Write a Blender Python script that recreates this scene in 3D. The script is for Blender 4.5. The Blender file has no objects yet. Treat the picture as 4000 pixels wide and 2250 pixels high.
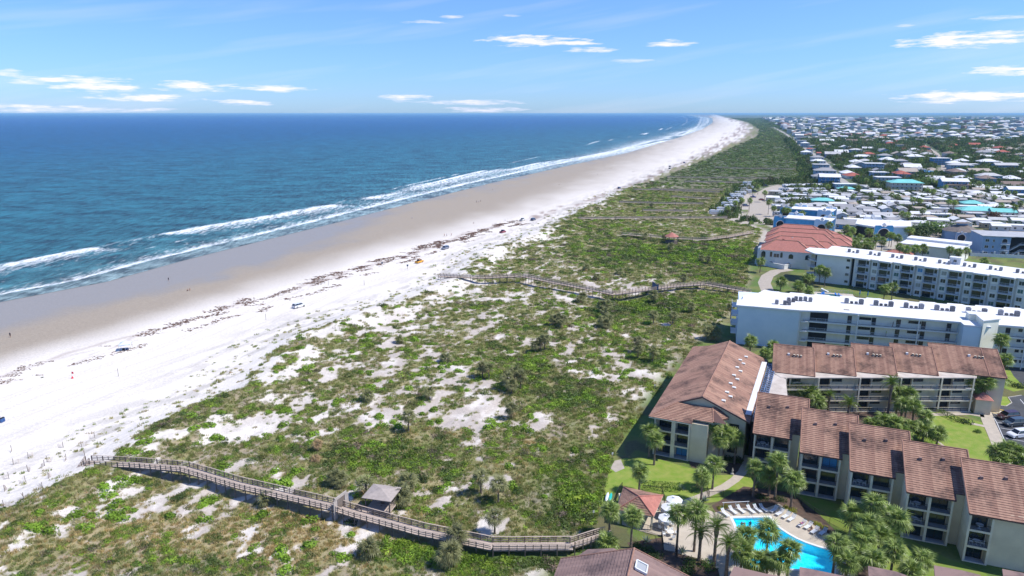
import bpy, math, random
import numpy as np
R = math.radians
sc = bpy.context.scene
col = sc.collection
random.seed(7)

# ------------------------------------------------------------------ camera
CAM_H = 68.0
FPX = 2700.0                       # focal length in pixels of the 4000 px wide photograph
PITCH = math.atan(682 / FPX)
cd = bpy.data.cameras.new("camera")
cam = bpy.data.objects.new("camera", cd)
col.objects.link(cam)
cam.location = (0, 0, CAM_H)
cam.rotation_euler = (math.pi / 2 - PITCH, 0, 0)
cd.sensor_width = 36
cd.lens = 36 * FPX / 4000
cd.clip_start = 1
cd.clip_end = 200000
sc.camera = cam

# ------------------------------------------------------------------ light
SUN_EL, SUN_AZ = 54.0, 98.0        # azimuth clockwise from +Y (the view direction)
sl = bpy.data.lights.new("sun", "SUN")
sl.energy = 4.1
sl.angle = R(0.53)
sl.color = (1.0, 0.955, 0.89)
so = bpy.data.objects.new("sun", sl)
col.objects.link(so)
so.rotation_euler = (R(90 - SUN_EL), 0, R(180 - SUN_AZ))
sc.view_settings.view_transform = 'Standard'
sc.view_settings.look = 'None'
sc.view_settings.exposure = 0.47
sc.view_settings.gamma = 1
sc.view_settings.use_curve_mapping = False

w = bpy.data.worlds.new("World")
sc.world = w
w.use_nodes = True
nt = w.node_tree
nt.nodes.clear()
N = nt.nodes.new
LK = nt.links.new


def wmath(op, a, b=None, c=None, clamp=False):
    n = N("ShaderNodeMath"); n.operation = op; n.use_clamp = clamp
    for i, v in enumerate((a, b, c)):
        if v is None: continue
        if isinstance(v, (int, float)): n.inputs[i].default_value = v
        else: LK(v, n.inputs[i])
    return n.outputs[0]


sky = N("ShaderNodeTexSky"); sky.sky_type = 'NISHITA'; sky.sun_disc = False
sky.sun_elevation = R(SUN_EL); sky.sun_rotation = R(SUN_AZ)
sky.air_density = 1.0; sky.dust_density = 0.2; sky.ozone_density = 3.0; sky.altitude = 60
tc = N("ShaderNodeTexCoord")
sep = N("ShaderNodeSeparateXYZ"); LK(tc.outputs["Generated"], sep.inputs[0])
az = wmath('ARCTAN2', sep.outputs[0], sep.outputs[1])
el = wmath('ARCSINE', sep.outputs[2])
comb = N("ShaderNodeCombineXYZ")
LK(wmath('MULTIPLY', az, 9.0), comb.inputs[0]); LK(wmath('MULTIPLY', el, 70.0), comb.inputs[1])
nz = N("ShaderNodeTexNoise"); nz.inputs["Scale"].default_value = 3.0; nz.inputs["Detail"].default_value = 7; nz.inputs["Roughness"].default_value = 0.62
LK(comb.outputs[0], nz.inputs["Vector"])
nzf = wmath('SUBTRACT', nz.outputs[0], 0.5)


def px_dir(u, v):
    x = (u - 2000) / FPX; y = (1125 - v) / FPX
    s, c = math.sin(PITCH), math.cos(PITCH)
    d = (x, c + y * s, -s + y * c); n = math.sqrt(sum(k * k for k in d))
    return math.atan2(d[0], d[1]), math.asin(d[2] / n)


# fair-weather cloud wisps low over the horizon: centre, half length, half height, density
clouds = [(2080, 160, 215, 24, 1.0), (2255, 168, 110, 10, .8), (2305, 195, 110, 12, .75), (1650, 86, 90, 9, .6), (1760, 66, 55, 8, .45),
          (2620, 168, 110, 14, .8), (2450, 238, 120, 10, .4), (1590, 380, 130, 13, .8), (1830, 400, 260, 12, .6), (1900, 428, 200, 12, .6),
          (270, 310, 200, 15, .9), (380, 342, 150, 22, .9), (560, 382, 190, 16, .9), (770, 338, 170, 22, .9), (1080, 345, 160, 14, .75),
          (960, 401, 120, 12, .85), (90, 422, 210, 16, .75), (480, 428, 260, 10, .5), (20, 282, 60, 12, .7), (110, 325, 80, 10, .6),
          (3780, 155, 250, 26, 1.0), (3900, 135, 150, 18, .95), (3960, 275, 130, 22, .95), (3800, 378, 260, 24, .95), (3990, 372, 100, 18, .95),
          (3900, 70, 90, 8, .5), (3540, 100, 40, 7, .4), (2010, 60, 50, 6, .35)]
tot = None
for (u, v, hu, hv, dn) in clouds:
    a0, e0 = px_dir(u, v)
    da = wmath('DIVIDE', wmath('SUBTRACT', az, a0), hu / FPX)
    de = wmath('DIVIDE', wmath('SUBTRACT', el, e0), hv / FPX)
    r2 = wmath('ADD', wmath('MULTIPLY', da, da), wmath('MULTIPLY', de, de))
    m = wmath('MULTIPLY', wmath('SUBTRACT', wmath('MULTIPLY_ADD', nzf, 4.0, .72), r2, clamp=False), dn * .95, clamp=True)
    tot = m if tot is None else wmath('MAXIMUM', tot, m)
# thin cirrus veil and low haze-white, everywhere round the horizon
comb2 = N("ShaderNodeCombineXYZ")
LK(wmath('MULTIPLY', az, 2.0), comb2.inputs[0]); LK(wmath('MULTIPLY_ADD', el, 26.0, wmath('MULTIPLY', az, -4.0)), comb2.inputs[1])
nz2 = N("ShaderNodeTexNoise"); nz2.inputs["Scale"].default_value = 1.1; nz2.inputs["Detail"].default_value = 5
LK(comb2.outputs[0], nz2.inputs["Vector"])
veil = wmath('MULTIPLY', wmath('SUBTRACT', nz2.outputs[0], 0.50), 0.7, clamp=True)
tot = wmath('MAXIMUM', tot, veil)
tint = N("ShaderNodeMixRGB"); tint.blend_type = 'MULTIPLY'; tint.inputs[0].default_value = 1.0
LK(sky.outputs[0], tint.inputs[1])
tg = N("ShaderNodeMixRGB"); tg.inputs[1].default_value = (0.40, 0.62, 1.12, 1); tg.inputs[2].default_value = (0.54, 0.74, 1.10, 1)
LK(wmath('MULTIPLY', el, 5.0, clamp=True), tg.inputs[0]); LK(tg.outputs[0], tint.inputs[2])
mixc = N("ShaderNodeMixRGB"); LK(tot, mixc.inputs[0]); LK(tint.outputs[0], mixc.inputs[1])
mixc.inputs[2].default_value = (7.7, 7.0, 7.9, 1)
bg = N("ShaderNodeBackground"); bg.inputs[1].default_value = 0.12
LK(mixc.outputs[0], bg.inputs[0])
wo = N("ShaderNodeOutputWorld"); LK(bg.outputs[0], wo.inputs[0])

# ------------------------------------------------------------------ helpers
SP, CP = math.sin(PITCH), math.cos(PITCH)


def G(u, v, z=0.0):
    """ground point (at height z) that stands at a measured spot of the photograph"""
    x = (u - 2000) / FPX; y = (1125 - v) / FPX
    t = (CAM_H - z) / (SP - y * CP)
    return x * t, t * (CP + y * SP)


K = 4000 / 2576


def hsh(ix, iy, s):
    n = (ix.astype(np.int64) * 374761393 + iy.astype(np.int64) * 668265263 + int(s) * 1442695041) & 0x7fffffff
    n = ((n ^ (n >> 13)) * 1274126177) & 0x7fffffff
    return ((n ^ (n >> 16)) & 0xffff) / 65535.0


def vnoise(x, y, s=0):
    x = np.asarray(x, float); y = np.asarray(y, float)
    ix = np.floor(x); iy = np.floor(y)
    fx = x - ix; fy = y - iy
    fx = fx * fx * (3 - 2 * fx); fy = fy * fy * (3 - 2 * fy)
    a = hsh(ix, iy, s); b = hsh(ix + 1, iy, s); c = hsh(ix, iy + 1, s); d = hsh(ix + 1, iy + 1, s)
    return (a * (1 - fx) + b * fx) * (1 - fy) + (c * (1 - fx) + d * fx) * fy


def fbm(x, y, s=0, o=4, g=0.5):
    t = 0; a = 1; n = 0
    for i in range(o):
        t = t + a * vnoise(x * 2 ** i + 17.3 * i, y * 2 ** i - 9.1 * i, s + i); n += a; a *= g
    return t / n


def sstep(a, b, x):
    t = np.clip((np.asarray(x, float) - a) / (b - a), 0, 1)
    return t * t * (3 - 2 * t)


def curve(pts, z=0.0, k=K):
    w_ = sorted((G(u * k, v * k, z) for u, v in pts), key=lambda p: p[1])
    ys = np.array([p[1] for p in w_]); xs = np.array([p[0] for p in w_])
    s0 = (xs[1] - xs[0]) / (ys[1] - ys[0]); s0 = min(max(s0, -.2), 1.2)
    s1 = (xs[-1] - xs[-2]) / (ys[-1] - ys[-2])
    ys = np.concatenate([[ys[0] - 400], ys, [ys[-1] + 60000]]); xs = np.concatenate([[xs[0] - 400 * s0], xs, [xs[-1] + 60000 * s1]])
    return lambda y: np.interp(y, ys, xs)


cW = curve([(0, 745), (200, 708), (400, 655), (600, 607), (800, 560), (1000, 510), (1200, 462), (1400, 418), (1560, 385), (1700, 345), (1760, 325), (1790, 308), (1790, 297), (1740, 290)], -.8)
cE = curve([(0, 870), (200, 815), (500, 745), (800, 660), (1000, 590), (1200, 513), (1450, 440), (1640, 385), (1780, 335), (1815, 310), (1800, 297)], -.5)
cR = curve([(0, 935), (150, 890), (300, 850), (600, 762), (900, 670), (1200, 580), (1400, 525), (1600, 455), (1750, 385), (1850, 330), (1858, 312), (1820, 297)])
cV = curve([(0, 1275), (200, 1180), (350, 1080), (560, 990), (680, 870), (870, 790), (1000, 757), (1130, 700), (1190, 640), (1400, 560), (1560, 480), (1700, 420), (1870, 345), (1885, 325), (1870, 308), (1830, 297)])
cT = curve([(0, 1120), (300, 990), (600, 880), (900, 740), (1100, 670), (1300, 580), (1500, 500), (1700, 412), (1860, 340), (1870, 312), (1825, 297)])
cB = curve([(2180, 2250), (2330, 2090), (2380, 1870), (2410, 1760), (2640, 1450), (2720, 1360), (2840, 1300), (2880, 1230), (2925, 1140), (2960, 1090), (2950, 1040), (3000, 900),
            (2775, 838), (2890, 725), (3130, 700), (3110, 600), (3060, 545), (3040, 510), (2990, 475), (2950, 460)], 0, 1)


def mat(name, color=(.5, .5, .5), rough=.8, noise=0.0, nscale=1.0, color2=None, bump=0.0, bscale=8.0, metal=0.0, spec=0.3, coords='pos', rnd=0.0, detail=4):
    m = bpy.data.materials.new(name); m.use_nodes = True
    t = m.node_tree; p = t.nodes["Principled BSDF"]
    p.inputs["Roughness"].default_value = rough; p.inputs["Metallic"].default_value = metal
    p.inputs["Specular IOR Level"].default_value = spec
    p.inputs["Base Color"].default_value = (*color, 1)
    if coords == 'pos':
        src = t.nodes.new("ShaderNodeNewGeometry").outputs["Position"]
    else:
        src = t.nodes.new("ShaderNodeTexCoord").outputs["Object"]
    last = None
    if noise or color2:
        n = t.nodes.new("ShaderNodeTexNoise"); n.inputs["Scale"].default_value = nscale; n.inputs["Detail"].default_value = detail; n.inputs["Roughness"].default_value = .6
        t.links.new(src, n.inputs["Vector"])
        r = t.nodes.new("ShaderNodeValToRGB"); r.color_ramp.elements[0].position = .33; r.color_ramp.elements[1].position = .67
        c2 = color2 or tuple(c * (1 - noise) for c in color)
        r.color_ramp.elements[0].color = (*c2, 1); r.color_ramp.elements[1].color = (*color, 1)
        t.links.new(n.outputs[0], r.inputs[0]); last = r.outputs[0]
    if rnd:
        oi = t.nodes.new("ShaderNodeObjectInfo")
        hv = t.nodes.new("ShaderNodeHueSaturation")
        mr = t.nodes.new("ShaderNodeMapRange"); mr.inputs[3].default_value = 1 - rnd; mr.inputs[4].default_value = 1 + rnd
        t.links.new(oi.outputs["Random"], mr.inputs[0]); t.links.new(mr.outputs[0], hv.inputs["Value"])
        if last: t.links.new(last, hv.inputs["Color"])
        else: hv.inputs["Color"].default_value = (*color, 1)
        last = hv.outputs[0]
    if last: t.links.new(last, p.inputs["Base Color"])
    if bump:
        n2 = t.nodes.new("ShaderNodeTexNoise"); n2.inputs["Scale"].default_value = bscale; n2.inputs["Detail"].default_value = 5
        t.links.new(src, n2.inputs["Vector"])
        b = t.nodes.new("ShaderNodeBump"); b.inputs["Strength"].default_value = bump; b.inputs["Distance"].default_value = .1
        t.links.new(n2.outputs[0], b.inputs["Height"]); t.links.new(b.outputs[0], p.inputs["Normal"])
    return m


class MB:
    def __init__(s): s.v = []; s.f = []; s.m = []; s.mats = []
    def mi(s, m):
        if m not in s.mats: s.mats.append(m)
        return s.mats.index(m)
    def poly(s, pts, m):
        b = len(s.v); s.v += [tuple(p) for p in pts]; s.f.append(tuple(range(b, b + len(pts)))); s.m.append(s.mi(m)); return s
    def box(s, x0, x1, y0, y1, z0, z1, m, skip=''):
        if x0 > x1: x0, x1 = x1, x0
        if y0 > y1: y0, y1 = y1, y0
        b = len(s.v); k = s.mi(m)
        s.v += [(x0, y0, z0), (x1, y0, z0), (x1, y1, z0), (x0, y1, z0), (x0, y0, z1), (x1, y0, z1), (x1, y1, z1), (x0, y1, z1)]
        for n, f in (('b', (0, 3, 2, 1)), ('t', (4, 5, 6, 7)), ('s', (0, 1, 5, 4)), ('e', (1, 2, 6, 5)), ('n', (2, 3, 7, 6)), ('w', (3, 0, 4, 7))):
            if n not in skip: s.f.append(tuple(b + i for i in f)); s.m.append(k)
        return s
    def prism(s, pts, z0, z1, m, mt=None, bottom=True):
        """pts counter-clockwise; z1 may be a number or a list"""
        n = len(pts); b = len(s.v); k = s.mi(m); kt = s.mi(mt) if mt else k
        zt = z1 if isinstance(z1, (list, tuple)) else [z1] * n
        s.v += [(p[0], p[1], z0) for p in pts] + [(p[0], p[1], zt[i]) for i, p in enumerate(pts)]
        for i in range(n):
            j = (i + 1) % n; s.f.append((b + i, b + j, b + n + j, b + n + i)); s.m.append(k)
        s.f.append(tuple(b + n + i for i in range(n))); s.m.append(kt)
        if bottom: s.f.append(tuple(b + n - 1 - i for i in range(n))); s.m.append(k)
        return s
    def beam(s, p, q, w, h, m):
        """bar from p to q, w wide and h tall"""
        p = np.array(p, float); q = np.array(q, float); d = q - p; L = np.linalg.norm(d)
        if L < 1e-6: return s
        d /= L; up = np.array((0, 0, 1.0)) if abs(d[2]) < .95 else np.array((1.0, 0, 0))
        sx = np.cross(d, up); sx /= np.linalg.norm(sx); uz = np.cross(sx, d)
        b = len(s.v); k = s.mi(m)
        for e in (p, q):
            for a, c in ((-1, -1), (1, -1), (1, 1), (-1, 1)):
                s.v.append(tuple(e + sx * a * w / 2 + uz * c * h / 2))
        for f in ((0, 3, 2, 1), (4, 5, 6, 7), (0, 1, 5, 4), (1, 2, 6, 5), (2, 3, 7, 6), (3, 0, 4, 7)):
            s.f.append(tuple(b + i for i in f)); s.m.append(k)
        return s
    def tube(s, pts, rad, m, n=6, cap=True):
        k = s.mi(m); b = len(s.v); pts = [np.array(p, float) for p in pts]
        rad = rad if isinstance(rad, (list, tuple)) else [rad] * len(pts)
        for i, p in enumerate(pts):
            d = pts[min(i + 1, len(pts) - 1)] - pts[max(i - 1, 0)]; d = d / (np.linalg.norm(d) + 1e-9)
            a = np.array((1.0, 0, 0)) if abs(d[0]) < .9 else np.array((0, 1.0, 0))
            u_ = np.cross(d, a); u_ /= np.linalg.norm(u_); v_ = np.cross(d, u_)
            for j in range(n):
                t = 2 * math.pi * j / n; s.v.append(tuple(p + rad[i] * (math.cos(t) * u_ + math.sin(t) * v_)))
        for i in range(len(pts) - 1):
            for j in range(n):
                j2 = (j + 1) % n; s.f.append((b + i * n + j, b + i * n + j2, b + (i + 1) * n + j2, b + (i + 1) * n + j)); s.m.append(k)
        if cap:
            s.f.append(tuple(b + (len(pts) - 1) * n + j for j in range(n))); s.m.append(k)
            s.f.append(tuple(b + n - 1 - j for j in range(n))); s.m.append(k)
        return s
    def mesh(s, name, smooth=False):
        me = bpy.data.meshes.new(name); me.from_pydata([tuple(map(float, p)) for p in s.v], [], s.f)
        for m in s.mats: me.materials.append(m)
        me.polygons.foreach_set("material_index", s.m)
        if smooth: me.polygons.foreach_set("use_smooth", [True] * len(s.f))
        me.update(); return me
    def build(s, name, parent=None, smooth=False, **kw):
        o = bpy.data.objects.new(name, s.mesh(name, smooth)); col.objects.link(o)
        if parent is not None: o.parent = parent
        return tag(o, **kw)


def tag(o, label=None, cat=None, group=None, kind=None):
    if label: o["label"] = label
    if cat: o["category"] = cat
    if group: o["group"] = group
    if kind: o["kind"] = kind
    return o


def empty(name, x, y, z=0.0, rz=0.0, label=None, cat=None, group=None):
    o = bpy.data.objects.new(name, None); o.empty_display_size = .5; col.objects.link(o)
    o.location = (x, y, z); o.rotation_euler = (0, 0, R(rz))
    return tag(o, label, cat, group)


def put(name, me, parent=None, loc=(0, 0, 0), rot=(0, 0, 0), s=(1, 1, 1), **kw):
    o = bpy.data.objects.new(name, me); col.objects.link(o)
    o.location = loc; o.rotation_euler = rot; o.scale = s if hasattr(s, '__len__') else (s, s, s)
    if parent is not None: o.parent = parent
    return tag(o, **kw)


def copy_tree(o, parent=None):
    c = o.copy(); col.objects.link(c)
    if parent is not None: c.parent = parent
    for ch in [k for k in KIDS.get(o.name, ())]: copy_tree(ch, c)
    return c


KIDS = {}


def index_kids(o):
    """remember the children of a thing so that it can be copied quickly"""
    KIDS[o.name] = list(o.children)
    for c in o.children: index_kids(c)
# ------------------------------------------------------------------ the land: one sheet from the camera's foot to the horizon
def blob(lst, x, y):
    """sum of soft patches measured off the photograph (centre u,v, half width u,v in 2576-px units, amount)"""
    t = 0
    for (u, v, ru, rv, a) in lst:
        cx, cy = G(u * K, v * K); ex = abs(G((u + ru) * K, v * K)[0] - cx); ey = abs(G(u * K, (v - rv) * K)[1] - cy)
        t = t + a * np.exp(-(((x - cx) / ex) ** 2 + ((y - cy) / ey) ** 2))
    return t


SANDY = [(880, 770, 130, 35, -.8), (1080, 725, 90, 22, -.9), (1340, 595, 60, 24, -1.1), (1230, 640, 60, 14, -.7), (1480, 500, 50, 14, -.6), (620, 1075, 110, 30, -.5),
         (720, 960, 120, 30, -.25), (450, 960, 90, 50, -.6), (330, 1010, 120, 40, -.5), (60, 1130, 150, 90, -1.2), (60, 1200, 90, 40, -.6), (1080, 700, 90, 20, -.5),
         (120, 1290, 60, 18, -.35), (330, 1300, 60, 14, -.35), (480, 1350, 60, 18, -.4), (620, 1345, 70, 14, -.35), (600, 1085, 60, 22, -.5), (1300, 740, 130, 26, -.3),
         (820, 840, 120, 30, -.2), (1180, 830, 160, 30, -.18), (1550, 930, 60, 30, -.3), (1500, 1060, 50, 20, -.4), (930, 900, 80, 20, -.15)]
THICK = [(1700, 645, 200, 22, .9), (1640, 775, 90, 28, .9), (1530, 790, 60, 25, .6), (960, 1150, 150, 38, .9), (1120, 1190, 70, 26, .6), (1330, 930, 90, 40, .7),
         (1440, 1000, 90, 30, .8), (480, 1425, 110, 24, .8), (1080, 1400, 150, 30, .9), (1300, 1410, 120, 25, .9), (1000, 1370, 60, 30, .5), (1440, 1270, 70, 70, .9),
         (1500, 1170, 60, 30, .6), (1800, 700, 100, 30, .5), (1780, 760, 80, 25, .5), (1850, 640, 80, 25, .7), (500, 1030, 100, 40, .5), (900, 860, 120, 26, .2),
         (1500, 590, 130, 30, .3), (1900, 540, 60, 20, .4), (250, 1400, 160, 40, .1), (860, 1130, 60, 26, .3), (1620, 900, 30, 18, .5)]
GOLD = [(800, 1360, 220, 70, 1.2), (300, 1340, 320, 80, .75), (1290, 1180, 60, 30, .4), (1020, 1100, 50, 14, .6), (1350, 1120, 50, 12, .7), (850, 1300, 120, 30, .6), (1200, 1090, 90, 20, .25)]
GREENV = [(1440, 1270, 80, 80, .9), (1080, 1400, 170, 35, .9), (1300, 1410, 130, 30, 1.0), (1700, 640, 220, 22, .55), (1650, 775, 100, 28, .7), (480, 1425, 110, 24, .5), (1640, 910, 40, 20, .9), (1450, 1000, 90, 30, .35)]


def masks(x, y):
    cs = x - cV(y)
    sc_ = np.clip(y / 260.0, 1, 40)
    inl = sstep(-2, 26, cs / sc_ ** .6)
    # patches are drawn out along the shore by the wind
    a_, b_ = x * .88 - y * .47, x * .47 + y * .88
    n1 = fbm(a_ / 3.6, b_ / 6.0, 3, 5, .62)
    n2 = fbm(a_ / 2.4, b_ / 3.4, 11, 3, .6)
    n3 = fbm(a_ / 30, b_ / 42, 21, 3)
    v = .465 + 1.9 * (n1 - .5) + .8 * (n2 - .5) + .7 * (n3 - .5) + .22 * inl + .10 * (1 - sstep(95, 125, y)) + .72 * blob(SANDY, x, y) + blob(THICK, x, y) * .9
    v = v + .35 * sstep(250, 600, y) + .25 * sstep(1000, 1500, y)
    v = v - 1.1 * (1 - sstep(-7, 9, cs / sc_ ** .5))
    return v, cs


def built(x, y):
    return sstep(-6, 0, x - cB(y))


POOLBOX = [(36.6, 91.2), (50.0, 90.6), (53.4, 97.0), (47.6, 101.2), (45.6, 107.8), (38.0, 107.8)]


def in_poly(x, y, P):
    x = np.asarray(x, float); y = np.asarray(y, float); c = np.zeros(np.broadcast(x, y).shape, bool)
    n = len(P)
    for i in range(n):
        x1, y1 = P[i]; x2, y2 = P[(i + 1) % n]
        if y1 == y2: continue
        c ^= ((y1 > y) != (y2 > y)) & (x < (x2 - x1) * (y - y1) / (y2 - y1) + x1)
    return c


def hgt(x, y):
    x = np.asarray(x, float); y = np.asarray(y, float)
    W = cW(y); V = cV(y)
    t = np.clip((x - W) / np.maximum(V - W, 1), -3, 1)
    z = np.where(t < 0, -0.9 + t * 2.5, -0.9 + .9 * sstep(0, .75, t))
    cs = x - V
    b = built(x, y)
    dune = sstep(-14, 10, cs)
    a_, b_ = x * .88 - y * .47, x * .47 + y * .88
    rel = 1.0 * fbm(a_ / 26, b_ / 40, 31, 3) + 1.1 * fbm(a_ / 8, b_ / 12, 41, 3) + .35 * fbm(a_ / 2.2, b_ / 3.5, 51, 3)
    fore = 1.7 * np.exp(-((cs - 7 - 9 * (fbm(b_ / 30, b_ * 0, 5, 2) - .5)) / 9.0) ** 2) * (1 - sstep(600, 1400, y))
    z = z + dune * (rel - .75 + fore) * (1 - b) * (1 - .6 * sstep(900, 2000, y))
    rut = np.exp(-((x - cT(y)) / 3.0) ** 2) * .25
    z = z + rut * (1 - dune)
    return z


def land_z(x, y):
    return float(hgt(np.array([x]), np.array([y]))[0])


def GT(u, v):
    """the spot of the dunes or beach seen at a place of the photograph"""
    z = 0.0
    for _ in range(6):
        x, y = G(u, v, z); z = land_z(x, y)
    return x, y, z


# rows get coarser with distance
rows = [40.0]
while rows[-1] < 60000:
    y = rows[-1]; rows.append(y + min(max(.42, y * y / 34000.0), y * .12))
rows = np.array(rows)
cols = np.linspace(-1, 1, 701)
cols = np.sign(cols) * (np.abs(cols) ** 1.15)
YY, CC = np.meshgrid(rows, cols, indexing='ij')
XX = CC * (YY * 1.02 + 60)
ZZ = hgt(XX, YY)
inpool = in_poly(XX, YY, POOLBOX)
ZZ = np.where(inpool, -2.6, ZZ)
far = sstep(3000, 9000, YY)
ZZ = ZZ - .3 * far * 0


def grid_mesh(name, X, Y, Z):
    nr, nc = X.shape
    me = bpy.data.meshes.new(name)
    co = np.stack([X, Y, Z], -1).reshape(-1, 3).astype(np.float32)
    idx = np.arange(nr * nc).reshape(nr, nc)
    q = np.stack([idx[:-1, :-1], idx[:-1, 1:], idx[1:, 1:], idx[1:, :-1]], -1).reshape(-1, 4)
    me.vertices.add(len(co)); me.vertices.foreach_set("co", co.ravel())
    me.loops.add(q.size); me.loops.foreach_set("vertex_index", q.ravel().astype(np.int32))
    me.polygons.add(len(q)); me.polygons.foreach_set("loop_start", np.arange(0, q.size, 4, dtype=np.int32))
    me.polygons.foreach_set("use_smooth", np.ones(len(q), bool))
    me.update(calc_edges=True)
    return me


def set_attr(me, name, arr, typ='FLOAT'):
    a = me.attributes.new(name, typ, 'POINT')
    arr = np.asarray(arr, np.float32)
    if typ == 'FLOAT': a.data.foreach_set("value", arr.ravel())
    elif typ == 'FLOAT_COLOR':
        arr = arr.reshape(-1, 3); a.data.foreach_set("color", np.concatenate([arr, np.ones((len(arr), 1), np.float32)], 1).ravel())
    else: a.data.foreach_set("vector", arr.ravel())


def mixc_(a, b, t):
    t = np.asarray(t)[..., None]; return a * (1 - t) + b * t


C = lambda *c: np.array(c, float)
VV, CS = masks(XX, YY)
Wx, Ex, Rx, Vx, Bx = cW(YY), cE(YY), cR(YY), cV(YY), cB(YY)
wav = (fbm(XX / 14, YY / 22, 61, 3) - .5)
tan_ = C(.325, .275, .215); wetc = C(.275, .255, .23); white = C(.70, .655, .595); dry2 = C(.72, .655, .58)
colr = np.broadcast_to(white, XX.shape + (3,)).copy()
d_wr = XX - Rx
scl = np.clip(YY / 200, .8, 12)
# damp, firm sand below the wrack line, then the glassy wet sand
colr = mixc_(colr, np.broadcast_to(tan_, colr.shape), 1 - sstep(-24, 3, (d_wr / scl + 6 * wav)))
tE = (XX - Ex) / np.maximum(Rx - Ex, 5) * 1.0
wet = 1 - sstep(-1.15, -.25, tE + 1.0 * wav)
colr = mixc_(colr, np.broadcast_to(wetc, colr.shape), wet * .75)
# wrack: dark seaweed strands in broken lines
st = np.zeros(XX.shape)
for off, wd, sd, th, am in ((2.0, 1.3, 71, .40, .95), (4.5, .9, 77, .50, .8), (9, .7, 83, .54, .7), (14, .6, 89, .57, .6), (-1.2, .5, 95, .56, .4)):
    wob = (fbm(YY / 9, XX / 30, sd, 4) - .5) * 7
    dd = (d_wr / scl - off - wob)
    st = np.maximum(st, am * np.exp(-(dd / wd) ** 2) * sstep(th, th + .12, fbm(XX / 5, YY / 9, sd + 3, 3)))
colr = mixc_(colr, np.broadcast_to(C(.22, .14, .11), colr.shape), np.clip(st * .45 + .4 * (YY > 420) * st, 0, 1))
# tyre tracks along the back of the beach
tr = np.zeros(XX.shape)
for off in (0, 2.0, 9, 11, 18, 24, 26):
    tr = np.maximum(tr, np.exp(-(((XX - cT(YY)) + off + 3 * (fbm(YY / 60, YY * 0, 101 + off, 2) - .5)) / .5) ** 2))
colr = mixc_(colr, np.broadcast_to(C(.47, .42, .37), colr.shape), tr * .32 * (YY < 900))
# ground under the dune plants
vg = sstep(.43, .60, VV) * sstep(-8, 4, CS)
olive = C(.20, .20, .08); straw = C(.37, .30, .17); litter = C(.31, .26, .20)
gold = np.clip(blob(GOLD, XX, YY), 0, 1); gv = np.clip(blob(GREENV, XX, YY), 0, 1)
n5 = fbm(XX / 5, YY / 7, 111, 4, .6); n6 = fbm(XX / 2, YY / 2.6, 121, 3, .6)
base = mixc_(np.broadcast_to(olive, colr.shape), np.broadcast_to(litter, colr.shape), sstep(.45, .62, n5))
base = mixc_(base, np.broadcast_to(straw, colr.shape), np.clip(gold * .8 + sstep(.52, .66, n6) * .5, 0, 1))
base = mixc_(base, np.broadcast_to(C(.075, .125, .025), colr.shape), gv)
duneS = mixc_(np.broadcast_to(C(.46, .405, .355), colr.shape), np.broadcast_to(white, colr.shape), sstep(.46, .68, n5) * .75)
inl_ = sstep(0, 40, CS / np.clip(YY / 260, 1, 8))
colr = mixc_(colr, duneS, inl_)
colr = mixc_(colr, base, vg)
far_wood = C(.09, .105, .05)
colr = mixc_(colr, np.broadcast_to(far_wood, colr.shape), sstep(420, 900, YY) * sstep(.2, .45, VV) * sstep(1, 9, CS / np.clip(YY / 260, 1, 9)))
rip = fbm((XX * .88 - YY * .47) / 3, (XX * .47 + YY * .88) / 9, 171, 4, .6)
colr = colr * (1 - (.30 * sstep(.45, .65, rip) * np.exp(-((CS + 4) / 16) ** 2))[..., None])  # shading of low sand ridges painted as darker bands at the dune toe
# built-up side
bm_ = built(XX, YY)
lawnc = mixc_(np.broadcast_to(C(.095, .155, .03), colr.shape), np.broadcast_to(C(.16, .18, .05), colr.shape), sstep(.4, .65, fbm(XX / 4, YY / 5, 131, 4)))
mulch = C(.10, .075, .05)
bc = mixc_(lawnc, np.broadcast_to(mulch, colr.shape), sstep(.54, .6, fbm(XX / 6, YY / 6, 141, 3)) * .6)
camp = C(.42, .375, .32)
n7 = fbm(XX / 12, YY / 16, 151, 4)
bc = mixc_(bc, np.broadcast_to(camp, colr.shape), sstep(325, 365, YY + (n7 - .5) * 30) * sstep(.36, .50, n7 + .08 * (YY < 560)))
suburb = mixc_(np.broadcast_to(C(.065, .095, .035), colr.shape), np.broadcast_to(C(.24, .22, .17), colr.shape), sstep(.56, .68, n7))
bc = mixc_(bc, suburb, sstep(610, 680, YY))
bc = mixc_(bc, np.broadcast_to(far_wood * 1.1, colr.shape), sstep(2200, 3600, YY))
colr = mixc_(colr, bc, bm_)
# ragged trees' own dark ground and the marsh far inland
wetm = np.clip(wet * (XX < Rx), 0, 1) * (1 - bm_)

gm = bpy.data.materials.new("ground"); gm.use_nodes = True
t = gm.node_tree; p = t.nodes["Principled BSDF"]
at = t.nodes.new("ShaderNodeAttribute"); at.attribute_name = "tint"
aw = t.nodes.new("ShaderNodeAttribute"); aw.attribute_name = "wet"
geo = t.nodes.new("ShaderNodeNewGeometry")
n = t.nodes.new("ShaderNodeTexNoise"); n.inputs["Scale"].default_value = 1.6; n.inputs["Detail"].default_value = 8; n.inputs["Roughness"].default_value = .7
t.links.new(geo.outputs["Position"], n.inputs["Vector"])
mr = t.nodes.new("ShaderNodeMapRange"); mr.inputs[1].default_value = .3; mr.inputs[2].default_value = .7; mr.inputs[3].default_value = .80; mr.inputs[4].default_value = 1.14
t.links.new(n.outputs[0], mr.inputs[0])
mm = t.nodes.new("ShaderNodeMixRGB"); mm.blend_type = 'MULTIPLY'; mm.inputs[0].default_value = 1
t.links.new(at.outputs["Color"], mm.inputs[1]); t.links.new(mr.outputs[0], mm.inputs[2]); t.links.new(mm.outputs[0], p.inputs["Base Color"])
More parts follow.
